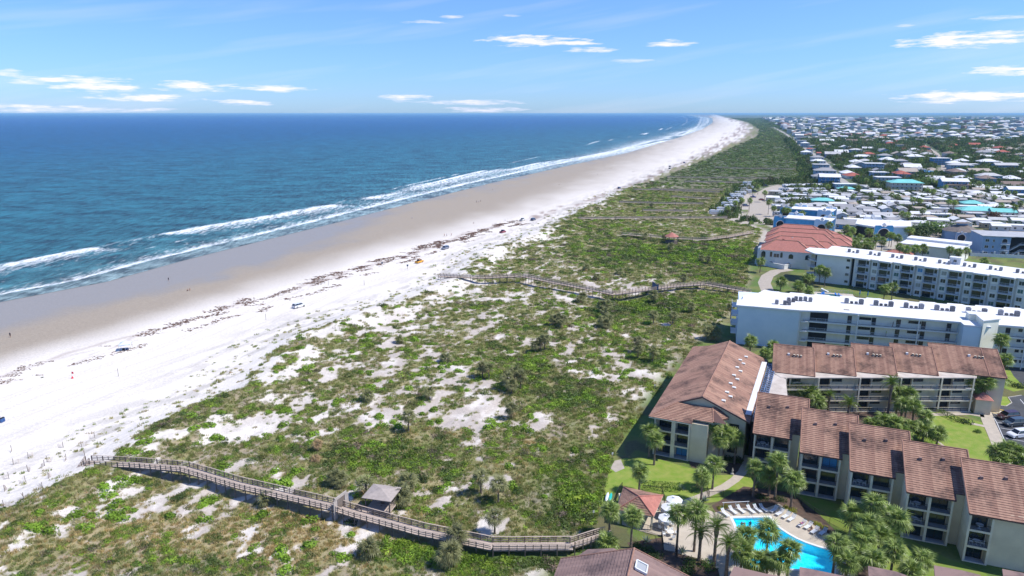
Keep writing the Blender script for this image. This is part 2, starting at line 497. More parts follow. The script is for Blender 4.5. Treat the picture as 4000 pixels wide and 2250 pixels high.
rr = t.nodes.new("ShaderNodeMapRange"); rr.inputs[3].default_value = .9; rr.inputs[4].default_value = .4
t.links.new(aw.outputs["Fac"], rr.inputs[0]); t.links.new(rr.outputs[0], p.inputs["Roughness"])
bp = t.nodes.new("ShaderNodeBump"); bp.inputs["Strength"].default_value = .5; bp.inputs["Distance"].default_value = .25
bm2 = t.nodes.new("ShaderNodeMath"); bm2.operation = 'MULTIPLY_ADD'; bm2.inputs[1].default_value = -.45; bm2.inputs[2].default_value = .5
t.links.new(aw.outputs["Fac"], bm2.inputs[0]); t.links.new(bm2.outputs[0], bp.inputs["Strength"])
t.links.new(n.outputs[0], bp.inputs["Height"]); t.links.new(bp.outputs[0], p.inputs["Normal"])
p.inputs["Specular IOR Level"].default_value = .35
me = grid_mesh("ground", XX, YY, ZZ)
set_attr(me, "tint", colr, 'FLOAT_COLOR'); set_attr(me, "wet", wetm)
me.materials.append(gm)
put("ground", me, kind='structure', label='white beach sand, scrubby dunes and flat coastal land')

# ------------------------------------------------------------------ the sea
k2 = K
f2_pts = [(0, 668), (100, 648), (225, 625), (350, 600), (530, 568), (700, 540), (850, 512), (990, 487), (1060, 465), (1210, 430), (1290, 424), (1340, 412), (1450, 397), (1550, 378), (1640, 360), (1700, 345), (1745, 328), (1762, 312), (1765, 300)]
c2 = curve(f2_pts, -.85)
srows = [60.0]
while srows[-1] < 90000:
    y = srows[-1]; srows.append(y + min(max(.9, y * y / 30000.0), y * .15))
srows = np.array(srows)
cc = np.linspace(0, 1, 620) ** 1.25
SY, SCc = np.meshgrid(srows, cc, indexing='ij')
SW = cW(SY)
SX = SW + 12 - SCc * (SW + 12 + SY * 1.05 + 80)
dW = SW - SX                       # metres out from the water's edge
sz = np.clip(SY / 300, .8, 6) * np.clip(SY / 4000, 1, 3)
dd = dW / sz
n_l = fbm(SX / (9 * sz), SY / (14 * sz), 201, 5, .6)
n_s = fbm(SX / (2.2 * sz), SY / (3.0 * sz), 211, 4, .62)
n_e = fbm(SY / (28 * sz), dW / (60 * sz), 221, 4)
foam = np.zeros(SX.shape)
# swash: bright lacy line at the edge
e1 = dd - 1.5 - 9 * (n_e - .5)
foam = np.maximum(foam, np.exp(-((e1 - 2) / 2.6) ** 2) * (.55 + .9 * (n_s - .3)))
foam = np.maximum(foam, sstep(0, 1, e1) * np.exp(-np.clip(e1 - 1.5, 0, 99) / 9.0) * .72)
# a second, broken line of breakers on the bar
d2 = (c2(SY) - SX) / sz
e2 = d2 + 10 * (fbm(SY / (40 * sz), dW * 0, 231, 3) - .5)
gap = sstep(.36, .50, fbm(SY / (70 * sz), dW * 0 + 3, 241, 3))
nearb = 1 - sstep(560, 700, SY)
gap = np.maximum(gap * sstep(560, 700, SY), nearb * (1 - .6 * sstep(.56, .62, fbm(SY / 55, SY * 0 + 8, 245, 3))))
foam = np.maximum(foam, np.exp(-((e2) / (2.0 + 3.2 * sstep(.35, .65, n_e) * (SY < 700))) ** 2) * gap * (.7 + .8 * (n_s - .3)))
foam = np.maximum(foam, sstep(0, 3, -e2) * np.exp(-np.clip(-e2 - 1, 0, 99) / 15.0) * gap * .78)
# small whitecaps of waves that break further out
for off, sd, th in ((24, 251, .66), (-14, 261, .62), (-22, 271, .64), (46, 281, .72)):
    e3 = d2 - off + 12 * (fbm(SY / (30 * sz), dW * 0, sd, 3) - .5)
    g3 = sstep(th, th + .05, fbm(SY / (24 * sz), dW * 0 + 1, sd + 5, 3))
    foam = np.maximum(foam, np.exp(-(e3 / 1.1) ** 2) * g3)
foam = np.maximum(foam, .62 * np.exp(-((dd - 24 - 14 * (n_e - .5)) / 1.2) ** 2) * sstep(.55, .62, n_l))
foam = foam * (1 + .25 * (fbm(SX / 3, SY / 7, 311, 3) - .5))
foam = foam * (1 - .3 * sstep(1200, 6000, SY))
shal = np.exp(-np.clip(dW, 0, None) / (48 * sz ** .6))
deep = sstep(120, 1400, dW) * .6 + .4 * sstep(400, 4000, np.hypot(SX, SY))
wc = mixc_(np.broadcast_to(C(.012, .085, .108), SX.shape + (3,)), np.broadcast_to(C(.001, .050, .130), SX.shape + (3,)), deep)
wc = mixc_(wc, np.broadcast_to(C(.0005, .052, .175), wc.shape), sstep(1500, 9000, np.hypot(SX, SY)))
wc = mixc_(wc, np.broadcast_to(C(.05, .12, .12), wc.shape), shal * .75)
wc = mixc_(wc, np.broadcast_to(C(.18, .23, .225), wc.shape), np.exp(-np.clip(dW, 0, None) / (6 * sz)) * .8)
# slow bands where swell lifts and where the bar shows
band = fbm((SX * .87 - SY * .5) / 14, (SX * .5 + SY * .87) / 120, 291, 4) - .5
wc = wc * (1 + (.35 + .5 * np.exp(-np.clip(dW, 0, None) / 220)) * band)[..., None]
SZ = -.80 + .25 * (fbm((SX * .87 - SY * .5) / (9 * sz), (SX * .5 + SY * .87) / (60 * sz), 301, 3) - .5) * sstep(4, 40, dW)
SZ = SZ + .45 * np.exp(-((e2 + 0) / 2.2) ** 2) * gap * (SY < 1500)
me = grid_mesh("sea", SX, SY, SZ)
me.flip_normals()
set_attr(me, "tint", wc, 'FLOAT_COLOR'); set_attr(me, "foam", foam)
sm = bpy.data.materials.new("sea"); sm.use_nodes = True
t = sm.node_tree; p = t.nodes["Principled BSDF"]
at = t.nodes.new("ShaderNodeAttribute"); at.attribute_name = "tint"
af = t.nodes.new("ShaderNodeAttribute"); af.attribute_name = "foam"
geo = t.nodes.new("ShaderNodeNewGeometry")
mp = t.nodes.new("ShaderNodeMapping"); mp.inputs["Rotation"].default_value = (0, 0, R(30)); mp.inputs["Scale"].default_value = (1, .28, 1)
t.links.new(geo.outputs["Position"], mp.inputs[0])
n1 = t.nodes.new("ShaderNodeTexNoise"); n1.inputs["Scale"].default_value = .35; n1.inputs["Detail"].default_value = 9; n1.inputs["Roughness"].default_value = .68
t.links.new(mp.outputs[0], n1.inputs["Vector"])
n2 = t.nodes.new("ShaderNodeTexNoise"); n2.inputs["Scale"].default_value = .55; n2.inputs["Detail"].default_value = 8; n2.inputs["Roughness"].default_value = .72
t.links.new(mp.outputs[0], n2.inputs["Vector"])
bp = t.nodes.new("ShaderNodeBump"); bp.inputs["Strength"].default_value = 1.0; bp.inputs["Distance"].default_value = 1.8
t.links.new(n1.outputs[0], bp.inputs["Height"]); t.links.new(bp.outputs[0], p.inputs["Normal"])
mr = t.nodes.new("ShaderNodeMapRange"); mr.inputs[1].default_value = .42; mr.inputs[2].default_value = .58; mr.inputs[3].default_value = .35; mr.inputs[4].default_value = 1.9
n4 = t.nodes.new("ShaderNodeTexNoise"); n4.inputs["Scale"].default_value = .05; n4.inputs["Detail"].default_value = 6; n4.inputs["Roughness"].default_value = .7
mp4 = t.nodes.new("ShaderNodeMapping"); mp4.inputs["Scale"].default_value = (.5, 1, 1); t.links.new(geo.outputs["Position"], mp4.inputs[0]); t.links.new(mp4.outputs[0], n4.inputs["Vector"])
av = t.nodes.new("ShaderNodeMath"); av.operation = 'MULTIPLY_ADD'; av.inputs[1].default_value = .5; hf = t.nodes.new("ShaderNodeMath"); hf.operation = 'MULTIPLY'; hf.inputs[1].default_value = .5
t.links.new(n4.outputs[0], hf.inputs[0]); t.links.new(n1.outputs[0], av.inputs[0]); t.links.new(hf.outputs[0], av.inputs[2]); t.links.new(av.outputs[0], mr.inputs[0])
mm = t.nodes.new("ShaderNodeMixRGB"); mm.blend_type = 'MULTIPLY'; mm.inputs[0].default_value = 1
t.links.new(at.outputs["Color"], mm.inputs[1]); t.links.new(mr.outputs[0], mm.inputs[2])  # light and dark of the ripples multiplied into the water colour
fa = t.nodes.new("ShaderNodeMath"); fa.operation = 'MULTIPLY_ADD'; fa.inputs[1].default_value = 1.5
fb = t.nodes.new("ShaderNodeMath"); fb.operation = 'MULTIPLY_ADD'; fb.inputs[1].default_value = 3.2; fb.inputs[2].default_value = -1.95
t.links.new(n2.outputs[0], fb.inputs[0]); t.links.new(af.outputs["Fac"], fa.inputs[0]); t.links.new(fb.outputs[0], fa.inputs[2])
fc = t.nodes.new("ShaderNodeMapRange"); fc.inputs[1].default_value = .1; fc.inputs[2].default_value = .95
t.links.new(fa.outputs[0], fc.inputs[0])
mf = t.nodes.new("ShaderNodeMixRGB"); t.links.new(fc.outputs[0], mf.inputs[0]); t.links.new(mm.outputs[0], mf.inputs[1]); mf.inputs[2].default_value = (.80, .84, .86, 1)
t.links.new(mf.outputs[0], p.inputs["Base Color"])
rr = t.nodes.new("ShaderNodeMapRange"); rr.inputs[3].default_value = .34; rr.inputs[4].default_value = .8
t.links.new(fc.outputs[0], rr.inputs[0]); t.links.new(rr.outputs[0], p.inputs["Roughness"])
p.inputs["Specular IOR Level"].default_value = .15
me.materials.append(sm)
put("sea", me, kind='structure', label='blue ocean with lines of white surf')
# ------------------------------------------------------------------ plants
def leaf_mat(name, color, rnd=.18, inst=False, trans=.25, spec=.25, rough=.6):
    m = bpy.data.materials.new(name); m.use_nodes = True
    t = m.node_tree; p = t.nodes["Principled BSDF"]; out = t.nodes["Material Output"]
    p.inputs["Roughness"].default_value = rough; p.inputs["Specular IOR Level"].default_value = spec
    oi = t.nodes.new("ShaderNodeObjectInfo")
    geo = t.nodes.new("ShaderNodeNewGeometry")
    hv = t.nodes.new("ShaderNodeHueSaturation")
    if inst:
        at = t.nodes.new("ShaderNodeAttribute"); at.attribute_type = 'INSTANCER'; at.attribute_name = "tint"
        t.links.new(at.outputs["Color"], hv.inputs["Color"])
    else: hv.inputs["Color"].default_value = (*color, 1)
    add = t.nodes.new("ShaderNodeMath"); add.operation = 'ADD'
    t.links.new(oi.outputs["Random"], add.inputs[0]); t.links.new(geo.outputs["Random Per Island"], add.inputs[1])
    mr = t.nodes.new("ShaderNodeMapRange"); mr.inputs[2].default_value = 2; mr.inputs[3].default_value = 1 - rnd * 1.6; mr.inputs[4].default_value = 1 + rnd * 1.6
    t.links.new(add.outputs[0], mr.inputs[0]); t.links.new(mr.outputs[0], hv.inputs["Value"])
    t.links.new(hv.outputs[0], p.inputs["Base Color"])
    if trans:
        tr = t.nodes.new("ShaderNodeBsdfTranslucent"); mx = t.nodes.new("ShaderNodeMixShader"); mx.inputs[0].default_value = trans
        hv2 = t.nodes.new("ShaderNodeMixRGB"); hv2.blend_type = 'MULTIPLY'; hv2.inputs[0].default_value = 1; hv2.inputs[2].default_value = (1.2, 1.35, .7, 1)
        t.links.new(hv.outputs[0], hv2.inputs[1]); t.links.new(hv2.outputs[0], tr.inputs[0])
        t.links.new(p.outputs[0], mx.inputs[1]); t.links.new(tr.outputs[0], mx.inputs[2]); t.links.new(mx.outputs[0], out.inputs[0])
    return m


M_inst = leaf_mat("scrub_leaves", (.1, .1, .1), .30, inst=True)
rg = np.random.default_rng(5)


def tuft_mesh(name, n=34, r=.5, h=.6, w=.07, lean=.6):
    """clump of grass blades"""
    mb = MB()
    for i in range(n):
        a = rg.uniform(0, 2 * math.pi); q = r * math.sqrt(rg.uniform(0, 1)); bx, by = q * math.cos(a), q * math.sin(a)
        b2 = rg.uniform(0, 2 * math.pi); L = h * rg.uniform(.5, 1.1); dx, dy = lean * L * math.cos(b2) * rg.uniform(.3, 1), lean * L * math.sin(b2) * rg.uniform(.3, 1)
        px, py = -math.sin(b2) * w, math.cos(b2) * w
        mb.poly([(bx - px, by - py, -.05), (bx + px, by + py, -.05), (bx + dx, by + dy, L)], M_inst)
    return mb.mesh(name)


def bush_mesh(name, n=120, flat=.62, leaf=.17, lumps=5, m=None, seed=0, drop=0.0):
    """dome of small leaf faces spread over a few lumps, with a thin dark core of twigs left open between them"""
    r_ = np.random.default_rng(seed + 50); mb = MB(); m = m or M_inst
    L = [(r_.uniform(-.45, .45), r_.uniform(-.45, .45), r_.uniform(.5, .75)) for _ in range(lumps)]
    for i in range(n):
        cx, cy, cr = L[i % lumps]
        a = r_.uniform(0, 2 * math.pi); e = math.asin(r_.uniform(-.1 - drop, 1)); q = cr * r_.uniform(.72, 1.05)
        p = np.array((cx + q * math.cos(a) * math.cos(e), cy + q * math.sin(a) * math.cos(e), flat * q * math.sin(e) * 1.35))
        nrm = np.array((math.cos(a) * math.cos(e), math.sin(a) * math.cos(e), math.sin(e))) + r_.normal(0, .45, 3); nrm /= np.linalg.norm(nrm)
        u_ = np.cross(nrm, (0, 0, 1.0)); u_ /= np.linalg.norm(u_) + 1e-6; v_ = np.cross(nrm, u_)
        s_ = leaf * r_.uniform(.6, 1.35); t_ = r_.uniform(0, 6.28); c_, d_ = math.cos(t_), math.sin(t_)
        u2 = u_ * c_ + v_ * d_; v2 = v_ * c_ - u_ * d_
        mb.poly([p - u2 * s_, p - v2 * s_ * .55, p + u2 * s_, p + v2 * s_ * .55], m)
    return mb.mesh(name)


def hidden(name, me):
    o = bpy.data.objects.new(name, me); return o


def scatter(name, P, scl, tint, kinds, var, label, sz=None, structure=False):
    """one 'stuff' object: instances of a few plant meshes on points"""
    n = len(P)
    me = bpy.data.meshes.new(name); me.vertices.add(n); me.vertices.foreach_set("co", np.asarray(P, np.float32).ravel())
    me.update()
    rot = np.zeros((n, 3)); rot[:, 2] = rg.uniform(0, 6.283, n); rot[:, 0] = rg.normal(0, .08, n)
    s3 = np.stack([scl, scl, scl * (sz if sz is not None else 1)], 1)
    set_attr(me, "scl", s3, 'FLOAT_VECTOR'); set_attr(me, "rot", rot, 'FLOAT_VECTOR'); set_attr(me, "tint", tint, 'FLOAT_COLOR')
    a = me.attributes.new("var", 'INT', 'POINT'); a.data.foreach_set("value", np.asarray(var, np.int32))
    o = put(name, me, kind='stuff', label=label)
    ng = bpy.data.node_groups.new(name + "_nodes", "GeometryNodeTree")
    ng.interface.new_socket("Geometry", in_out='INPUT', socket_type='NodeSocketGeometry')
    ng.interface.new_socket("Geometry", in_out='OUTPUT', socket_type='NodeSocketGeometry')
    gi = ng.nodes.new("NodeGroupInput"); go = ng.nodes.new("NodeGroupOutput"); jn = ng.nodes.new("GeometryNodeJoinGeometry")

    def attr(nm, dt):
        q = ng.nodes.new("GeometryNodeInputNamedAttribute"); q.data_type = dt; q.inputs[0].default_value = nm; return q.outputs[0]
    av, asc, ar = attr("var", 'INT'), attr("scl", 'FLOAT_VECTOR'), attr("rot", 'FLOAT_VECTOR')
    for i, km in enumerate(kinds):
        src = hidden(name + "_source", km)
        oi = ng.nodes.new("GeometryNodeObjectInfo"); oi.inputs["Object"].default_value = src; oi.inputs["As Instance"].default_value = True
        cmp_ = ng.nodes.new("FunctionNodeCompare"); cmp_.data_type = 'INT'; cmp_.operation = 'EQUAL'; cmp_.inputs[3].default_value = i
        ng.links.new(av, cmp_.inputs[2])
        ip = ng.nodes.new("GeometryNodeInstanceOnPoints")
        ng.links.new(gi.outputs[0], ip.inputs["Points"]); ng.links.new(cmp_.outputs[0], ip.inputs["Selection"])
        ng.links.new(oi.outputs["Geometry"], ip.inputs["Instance"]); ng.links.new(ar, ip.inputs["Rotation"]); ng.links.new(asc, ip.inputs["Scale"])
        ng.links.new(ip.outputs[0], jn.inputs[0])
    ng.links.new(jn.outputs[0], go.inputs[0])
    md = o.modifiers.new("scatter", 'NODES'); md.node_group = ng
    return o


def band_points(dens, y0, y1, side=.95, n0=0):
    """points with a density (per square metre) that falls with distance"""
    ys = np.linspace(y0, y1, 400); out = []
    wd = 1.7 * side * ys + 20; rho = dens(ys); cnt = (wd * rho * (ys[1] - ys[0])).astype(int)
    for y, k_, w_ in zip(ys, cnt, wd):
        if k_ <= 0: continue
        yy = y + rg.uniform(0, ys[1] - ys[0], k_); xx = rg.uniform(-w_ / 2, w_ / 2, k_); out.append(np.stack([xx, yy], 1))
    return np.concatenate(out)


tufts = [tuft_mesh("grass_tuft", 30, .5, .55, .05), tuft_mesh("grass_tuft", 24, .55, .4, .06, .9), tuft_mesh("grass_tuft", 40, .45, .7, .04, .5)]
bushes = [bush_mesh("scrub", 110, .55, .16, 5, seed=1), bush_mesh("scrub", 90, .45, .18, 4, seed=2), bush_mesh("scrub", 130, .65, .14, 6, seed=3), bush_mesh("scrub", 80, .35, .2, 3, seed=4)]
# BOARDS: strips kept clear where the boardwalks stand
def seg_dist(x, y, pts):
    d = np.full(np.shape(x), 1e9)
    for (ax, ay), (bx, by) in zip(pts[:-1], pts[1:]):
        L2 = (bx - ax) ** 2 + (by - ay) ** 2; t_ = np.clip(((x - ax) * (bx - ax) + (y - ay) * (by - ay)) / L2, 0, 1)
        d = np.minimum(d, np.hypot(x - ax - t_ * (bx - ax), y - ay - t_ * (by - ay)))
    return d


BW1 = [G(u * K, v * K, z) for u, v, z in [(222, 1170, 1.2), (335, 1168, 2.6), (465, 1176, 2.8), (600, 1215, 2.8), (845, 1272, 2.6), (900, 1290, 2.4), (1060, 1335, 2.0), (1240, 1372, 1.7), (1440, 1372, 1.4)]]
BW2 = [G(u * K, v * K, z) for u, v, z in [(1105, 695, 2.0), (1220, 700, 3.0), (1312, 696, 3.0), (1545, 742, 2.6), (1690, 722, 2.2), (1775, 716, 2.0), (1890, 736, 1.2)]]


def pal(n, cols_, wts, jit=.12):
    idx = rg.choice(len(cols_), n, p=np.array(wts) / sum(wts)); c = np.array(cols_)[idx]
    return c * (1 + rg.normal(0, jit, (n, 1))) * (1 + rg.normal(0, jit * .3, (n, 3)))


def dune_stuff():
    # grasses
    P = band_points(lambda y: np.clip(4.2 * (110 / y) ** 1.7, .05, 4.8), 84, 640)
    x, y = P[:, 0], P[:, 1]
    v, cs = masks(x, y)
    ok = (built(x, y) < np.where(y < 200, .98, .35)) & (cs > -14) & (seg_dist(x, y, BW1) > 1.2) & (seg_dist(x, y, BW2) > 1.0)
    clump = fbm(x / 1.6, y / 2.0, 401, 3, .6)
    pr = sstep(.36, .56, v + .5 * (clump - .5)) * .95 + .16 * sstep(.50, .60, clump) * (cs > -6) + .05 * (cs < -3)
    ok &= rg.uniform(0, 1, len(x)) < pr
    x, y, v = x[ok], y[ok], v[ok]
    g = np.clip(blob(GOLD, x, y), 0, 1); gvv = np.clip(blob(GREENV, x, y), 0, 1)
    n = len(x); c = pal(n, [(.25, .265, .09), (.34, .315, .13), (.20, .25, .07), (.38, .325, .18)], [4, 3, 3, 2])
    c2_ = pal(n, [(.50, .38, .18), (.44, .32, .14), (.26, .24, .08)], [4, 3, 2]); c3 = pal(n, [(.085, .16, .025), (.12, .2, .03), (.06, .11, .02)], [4, 3, 2])
    r1 = rg.uniform(0, 1, n)
    c = np.where((r1 < g * .85)[:, None], c2_, c); c = np.where((rg.uniform(0, 1, n) < gvv * .9)[:, None], c3, c)
    s_ = rg.uniform(.45, 1.15, n) * np.clip((y / 110) ** .62, .8, 3)
    scatter("dune_grass", np.stack([x, y, hgt(x, y) - .03], 1), s_, np.clip(c, .01, .6), tufts, rg.integers(0, 3, n), "olive and straw dune grass over white sand", sz=rg.uniform(.6, 1.0, n) / np.clip((y / 110) ** .25, 1, 2))
    print("grass", n)
    # seaweed left in strands along the last tides
    P = []
    for off, wd, n_, sd, th in ((1.5, 3.0, 2600, 71, .47), (5, 2.2, 1700, 77, .52), (10, 1.8, 1000, 83, .56), (15, 1.6, 700, 89, .58)):
        yy = 120 + 330 * rg.random(n_ * 3) ** 1.3; wob = (fbm(yy / 9, yy * 0 + sd, sd, 4) - .5) * 9 + (fbm(yy / 1.7, yy * 0, sd + 9, 2) - .5) * 2.2
        xx = cR(yy) + off + wob + rg.normal(0, wd * .5, len(yy)); k_ = fbm(yy / 7, yy * 0 + sd, sd + 3, 3) > th; P.append(np.stack([xx[k_], yy[k_]], 1)[:n_])
    P = np.concatenate(P); x, y = P[:, 0], P[:, 1]; n = len(x)
    q = MB()
    for i in range(16):
        a, r_, l_ = rg.uniform(0, 6.28), rg.uniform(0, .5), rg.uniform(.12, .35); c0 = np.array((r_ * math.cos(a), r_ * math.sin(a) * .6, rg.uniform(0, .06))); d_ = np.array((math.cos(a * 3), math.sin(a * 3), rg.uniform(-.1, .25))) * l_; s0 = np.array((-d_[1], d_[0], 0)) * .25
        q.poly([c0 - d_ - s0, c0 + d_ - s0, c0 + d_ + s0, c0 - d_ + s0], M_inst)
    scatter("seaweed", np.stack([x, y, hgt(x, y) + .01], 1), rg.uniform(.35, .8, n) * np.clip(y / 190, .8, 2.2), np.clip(pal(n, [(.22, .12, .085), (.16, .10, .075), (.28, .19, .14)], [3, 3, 2]), .01, .4), [q.mesh("seaweed_clump")], np.zeros(n), "reddish brown seaweed strands along the tide line")
    # low scrub
    P = band_points(lambda y: np.clip(1.35 * (110 / y) ** 1.7, .022, 1.6), 84, 700)
    x, y = P[:, 0], P[:, 1]
    v, cs = masks(x, y)
    clump = fbm(x / 3.2, y / 4.2, 411, 3, .55); big = fbm(x / 9, y / 12, 415, 2)
    ok = (built(x, y) < np.where(y < 200, .95, .3)) & (cs > 4) & (seg_dist(x, y, BW1) > 2.0) & (seg_dist(x, y, BW2) > 1.6)
    th = np.clip(blob(THICK, x, y), 0, 1)
    gld = np.clip(blob(GOLD, x, y), 0, 1)
    pr = sstep(.52, .63, clump - .035 + .10 * (big - .5) + .10 * (v - .5) + .36 * th - .10 * gld) * sstep(.36, .5, v + .2 * th)
    ok &= rg.uniform(0, 1, len(x)) < pr
    x, y, v, th = x[ok], y[ok], v[ok], th[ok]
    n = len(x); hue = fbm(x / 6, y / 7, 421, 3)
    cA = pal(n, [(.18, .28, .03), (.235, .345, .04), (.14, .225, .03)], [3, 3, 2]); cB_ = pal(n, [(.09, .135, .035), (.12, .165, .045), (.16, .175, .06), (.19, .15, .11)], [4, 3, 2, 1])
    c = np.where((hue + .15 * rg.normal(0, 1, n) > .50 - .10 * np.clip(blob(GREENV, x, y), 0, 1))[:, None], cA, cB_)
    s_ = (rg.uniform(.55, 1.25, n) + .35 * th) * np.clip((y / 120) ** .55, .85, 3)
    scatter("dune_scrub", np.stack([x, y, hgt(x, y) - .05], 1), s_, np.clip(c, .008, .5), bushes, rg.integers(0, 4, n), "low green scrub and vines matted over the dunes", sz=rg.uniform(.55, .95, n) + .2 * th)
    print("scrub", n)
    # scrub wood on the dunes far up the shore, and the green between the houses
    P = band_points(lambda y: np.clip(.10 * (500 / y) ** 1.7, 4e-6, .10), 430, 9500)
    x, y = P[:, 0], P[:, 1]
    v, cs = masks(x, y); b = built(x, y)
    big = fbm(x / 40, y / 55, 431, 4); sm_ = fbm(x / 14, y / 18, 435, 3)
    dn = (b < .5) & (cs / np.clip(y / 260, 1, 9) > 5) & (v > .38) & (rg.uniform(0, 1, len(x)) < sstep(430, 760, y) * .9)
    dn &= rg.uniform(0, 1, len(x)) < sstep(.34, .5, sm_ + .3 * sstep(600, 900, y))
    sb = (b > .9) & (y > 600) & (rg.uniform(0, 1, len(x)) < (.55 + .45 * sstep(.36, .5, big)))
    cp = (b > .9) & (y <= 600) & (y > 430) & (rg.uniform(0, 1, len(x)) < .4)
    ok = (dn | sb | cp) & (street_gap(x, y) > 5 + y / 400) & ~in_lagoon(x, y)
    x, y, b = x[ok], y[ok], b[ok]
    n = len(x); c = pal(n, [(.075, .11, .035), (.10, .135, .045), (.12, .155, .05), (.14, .13, .07), (.145, .20, .05)], [4, 4, 2, 1.3, .8])
    c = c * np.where(b < .5, 1.35, 1.12)[:, None] * np.where(b < .5, 1.0, 1.0)[:, None]
    s_ = rg.uniform(1.8, 3.6, n) * np.clip((y / 520) ** .72, .75, 9) * np.where(b < .5, .7, 1.0)
    scatter("coastal_trees", np.stack([x, y, hgt(x, y) - .4], 1), s_, np.clip(c, .008, .5), bushes, rg.integers(0, 4, n), "dark oak and cedar scrub wood filling the dunes and lots", sz=rg.uniform(.9, 1.5, n) * np.where(b < .5, .8, np.where(y > 1800, .8, 2.1)))
    print("trees", n)


LAG = [[(3150, 459.5), (3590, 461), (3600, 467), (3300, 465)], [(3560, 468), (3700, 472), (4400, 474), (4400, 485), (4000, 481), (3750, 477)]]
LAGW = [[G(u, v) for u, v in p_] for p_ in LAG]


def in_lagoon(x, y):
    return in_poly(x, y, LAGW[0]) | in_poly(x, y, LAGW[1])


STREETS = [([(3345, 745), (3270, 690), (3215, 630), (3160, 590), (3140, 575), (3105, 548), (3068, 522), (3020, 497)], 4.5),
           ([(2960, 850), (2960, 800), (2975, 760), (3020, 735), (3060, 725)], 7.0),
           ([(3100, 772), (3300, 790), (3560, 800), (4100, 815)], 2.6), ([(3060, 752), (3400, 748), (3700, 756), (4100, 765)], 3.2),
           ([(3330, 850), (3560, 838), (4100, 850)], 2.2), ([(3690, 680), (3685, 640), (3660, 600), (3600, 560)], 3.0)]
STREETS_W = [([G(u, v) for u, v in p_], w_) for p_, w_ in STREETS]


def street_gap(x, y):
    d = np.full(np.shape(x), 1e9)
    for p_, w_ in STREETS_W: d = np.minimum(d, seg_dist(x, y, p_) - w_)
    return d


dune_stuff()
# ------------------------------------------------------------------ materials of the buildings
def tile_mat(name, base, dark, pale):
    m = mat(name, base, .85, spec=.2)
    t = m.node_tree; p = t.nodes["Principled BSDF"]
    geo = t.nodes.new("ShaderNodeNewGeometry")
    n1 = t.nodes.new("ShaderNodeTexNoise"); n1.inputs["Scale"].default_value = .22; n1.inputs["Detail"].default_value = 6; n1.inputs["Roughness"].default_value = .6
    n2 = t.nodes.new("ShaderNodeTexNoise"); n2.inputs["Scale"].default_value = 1.7; n2.inputs["Detail"].default_value = 3
    t.links.new(geo.outputs["Position"], n1.inputs["Vector"]); t.links.new(geo.outputs["Position"], n2.inputs["Vector"])
    r1 = t.nodes.new("ShaderNodeMapRange"); r1.inputs[1].default_value = .47; r1.inputs[2].default_value = .64; r1.inputs[4].default_value = .95
    t.links.new(n1.outputs[0], r1.inputs[0])
    a = t.nodes.new("ShaderNodeMixRGB"); a.inputs[1].default_value = (*base, 1); a.inputs[2].default_value = (*pale, 1)
    t.links.new(geo.outputs["Random Per Island"], a.inputs[0])
    b = t.nodes.new("ShaderNodeMixRGB"); t.links.new(a.outputs[0], b.inputs[1]); b.inputs[2].default_value = (*dark, 1)
    mu = t.nodes.new("ShaderNodeMath"); mu.operation = 'MULTIPLY'
    r2 = t.nodes.new("ShaderNodeMapRange"); r2.inputs[1].default_value = .3; r2.inputs[2].default_value = .6; r2.inputs[3].default_value = .35
    t.links.new(n2.outputs[0], r2.inputs[0]); t.links.new(r1.outputs[0], mu.inputs[0]); t.links.new(r2.outputs[0], mu.inputs[1])
    t.links.new(mu.outputs[0], b.inputs[0]); t.links.new(b.outputs[0], p.inputs["Base Color"])
    return m


M_tile = tile_mat("clay_tile", (.27, .152, .112), (.088, .056, .047), (.38, .23, .165))
M_tilebase = mat("tile_underlay_edge_shade", (.12, .07, .06), .9)
M_tilebrown = tile_mat("brown_tile", (.21, .14, .125), (.11, .08, .078), (.28, .19, .165))
M_ridge = mat("ridge_tile", (.36, .20, .145), .85, noise=.35, nscale=2)
M_redroof = mat("red_roof", (.45, .185, .145), .8, noise=.22, nscale=1.2, bump=.3, bscale=4)
M_stucco = mat("cream_stucco", (.73, .635, .45), .9, color2=(.61, .53, .38), nscale=.35, bump=.15, bscale=6)
M_stucco2 = mat("cream_trim", (.80, .715, .55), .85, noise=.2, nscale=.6)
M_white = mat("white_paint", (.70, .71, .70), .7, noise=.10, nscale=.4)
M_roofwhite = mat("white_roof_membrane", (.74, .745, .75), .75, color2=(.62, .63, .64), nscale=.25)
M_shadewall = mat("sky_shaded_wall", (.62, .72, .79), .85, color2=(.55, .66, .74), nscale=.3, bump=.1, bscale=5)  # white walls with the blue of sky-lit shade put into the colour
M_greywall = mat("pale_grey_wall", (.85, .835, .77), .85, color2=(.77, .76, .70), nscale=.4, bump=.12, bscale=5)
M_creamwall = mat("corridor_cream", (.88, .86, .72), .85, noise=.12, nscale=.5)
M_floor = mat("corridor_floor", (.42, .43, .45), .85, noise=.2, nscale=1)
M_dark = mat("dark_recess", (.035, .036, .038), .9)  # near-black for openings, recesses and dark glazing; shade put into the colour
M_glass = mat("window_glass", (.02, .035, .045), .08, spec=.9, rnd=.3)
M_teal = mat("teal_glass", (.03, .13, .15), .1, spec=.9)
M_curtain = mat("blue_curtain", (.10, .33, .60), .7, noise=.3, nscale=6)
M_drape = mat("pale_drape", (.42, .42, .36), .8, noise=.3, nscale=5)
M_frame = mat("bronze_frame", (.045, .04, .035), .5)
M_wframe = mat("white_frame", (.66, .68, .68), .5)
M_rail = mat("dark_rail", (.03, .03, .03), .5)
M_wrail = mat("white_rail", (.55, .60, .66), .5)
M_ac = mat("ac_casing", (.27, .275, .31), .6, noise=.2, nscale=3, rnd=.35)
M_acfan = mat("ac_fan_guard", (.04, .04, .045), .6)
M_steel = mat("galvanised_pipe", (.42, .43, .44), .4, metal=.6)
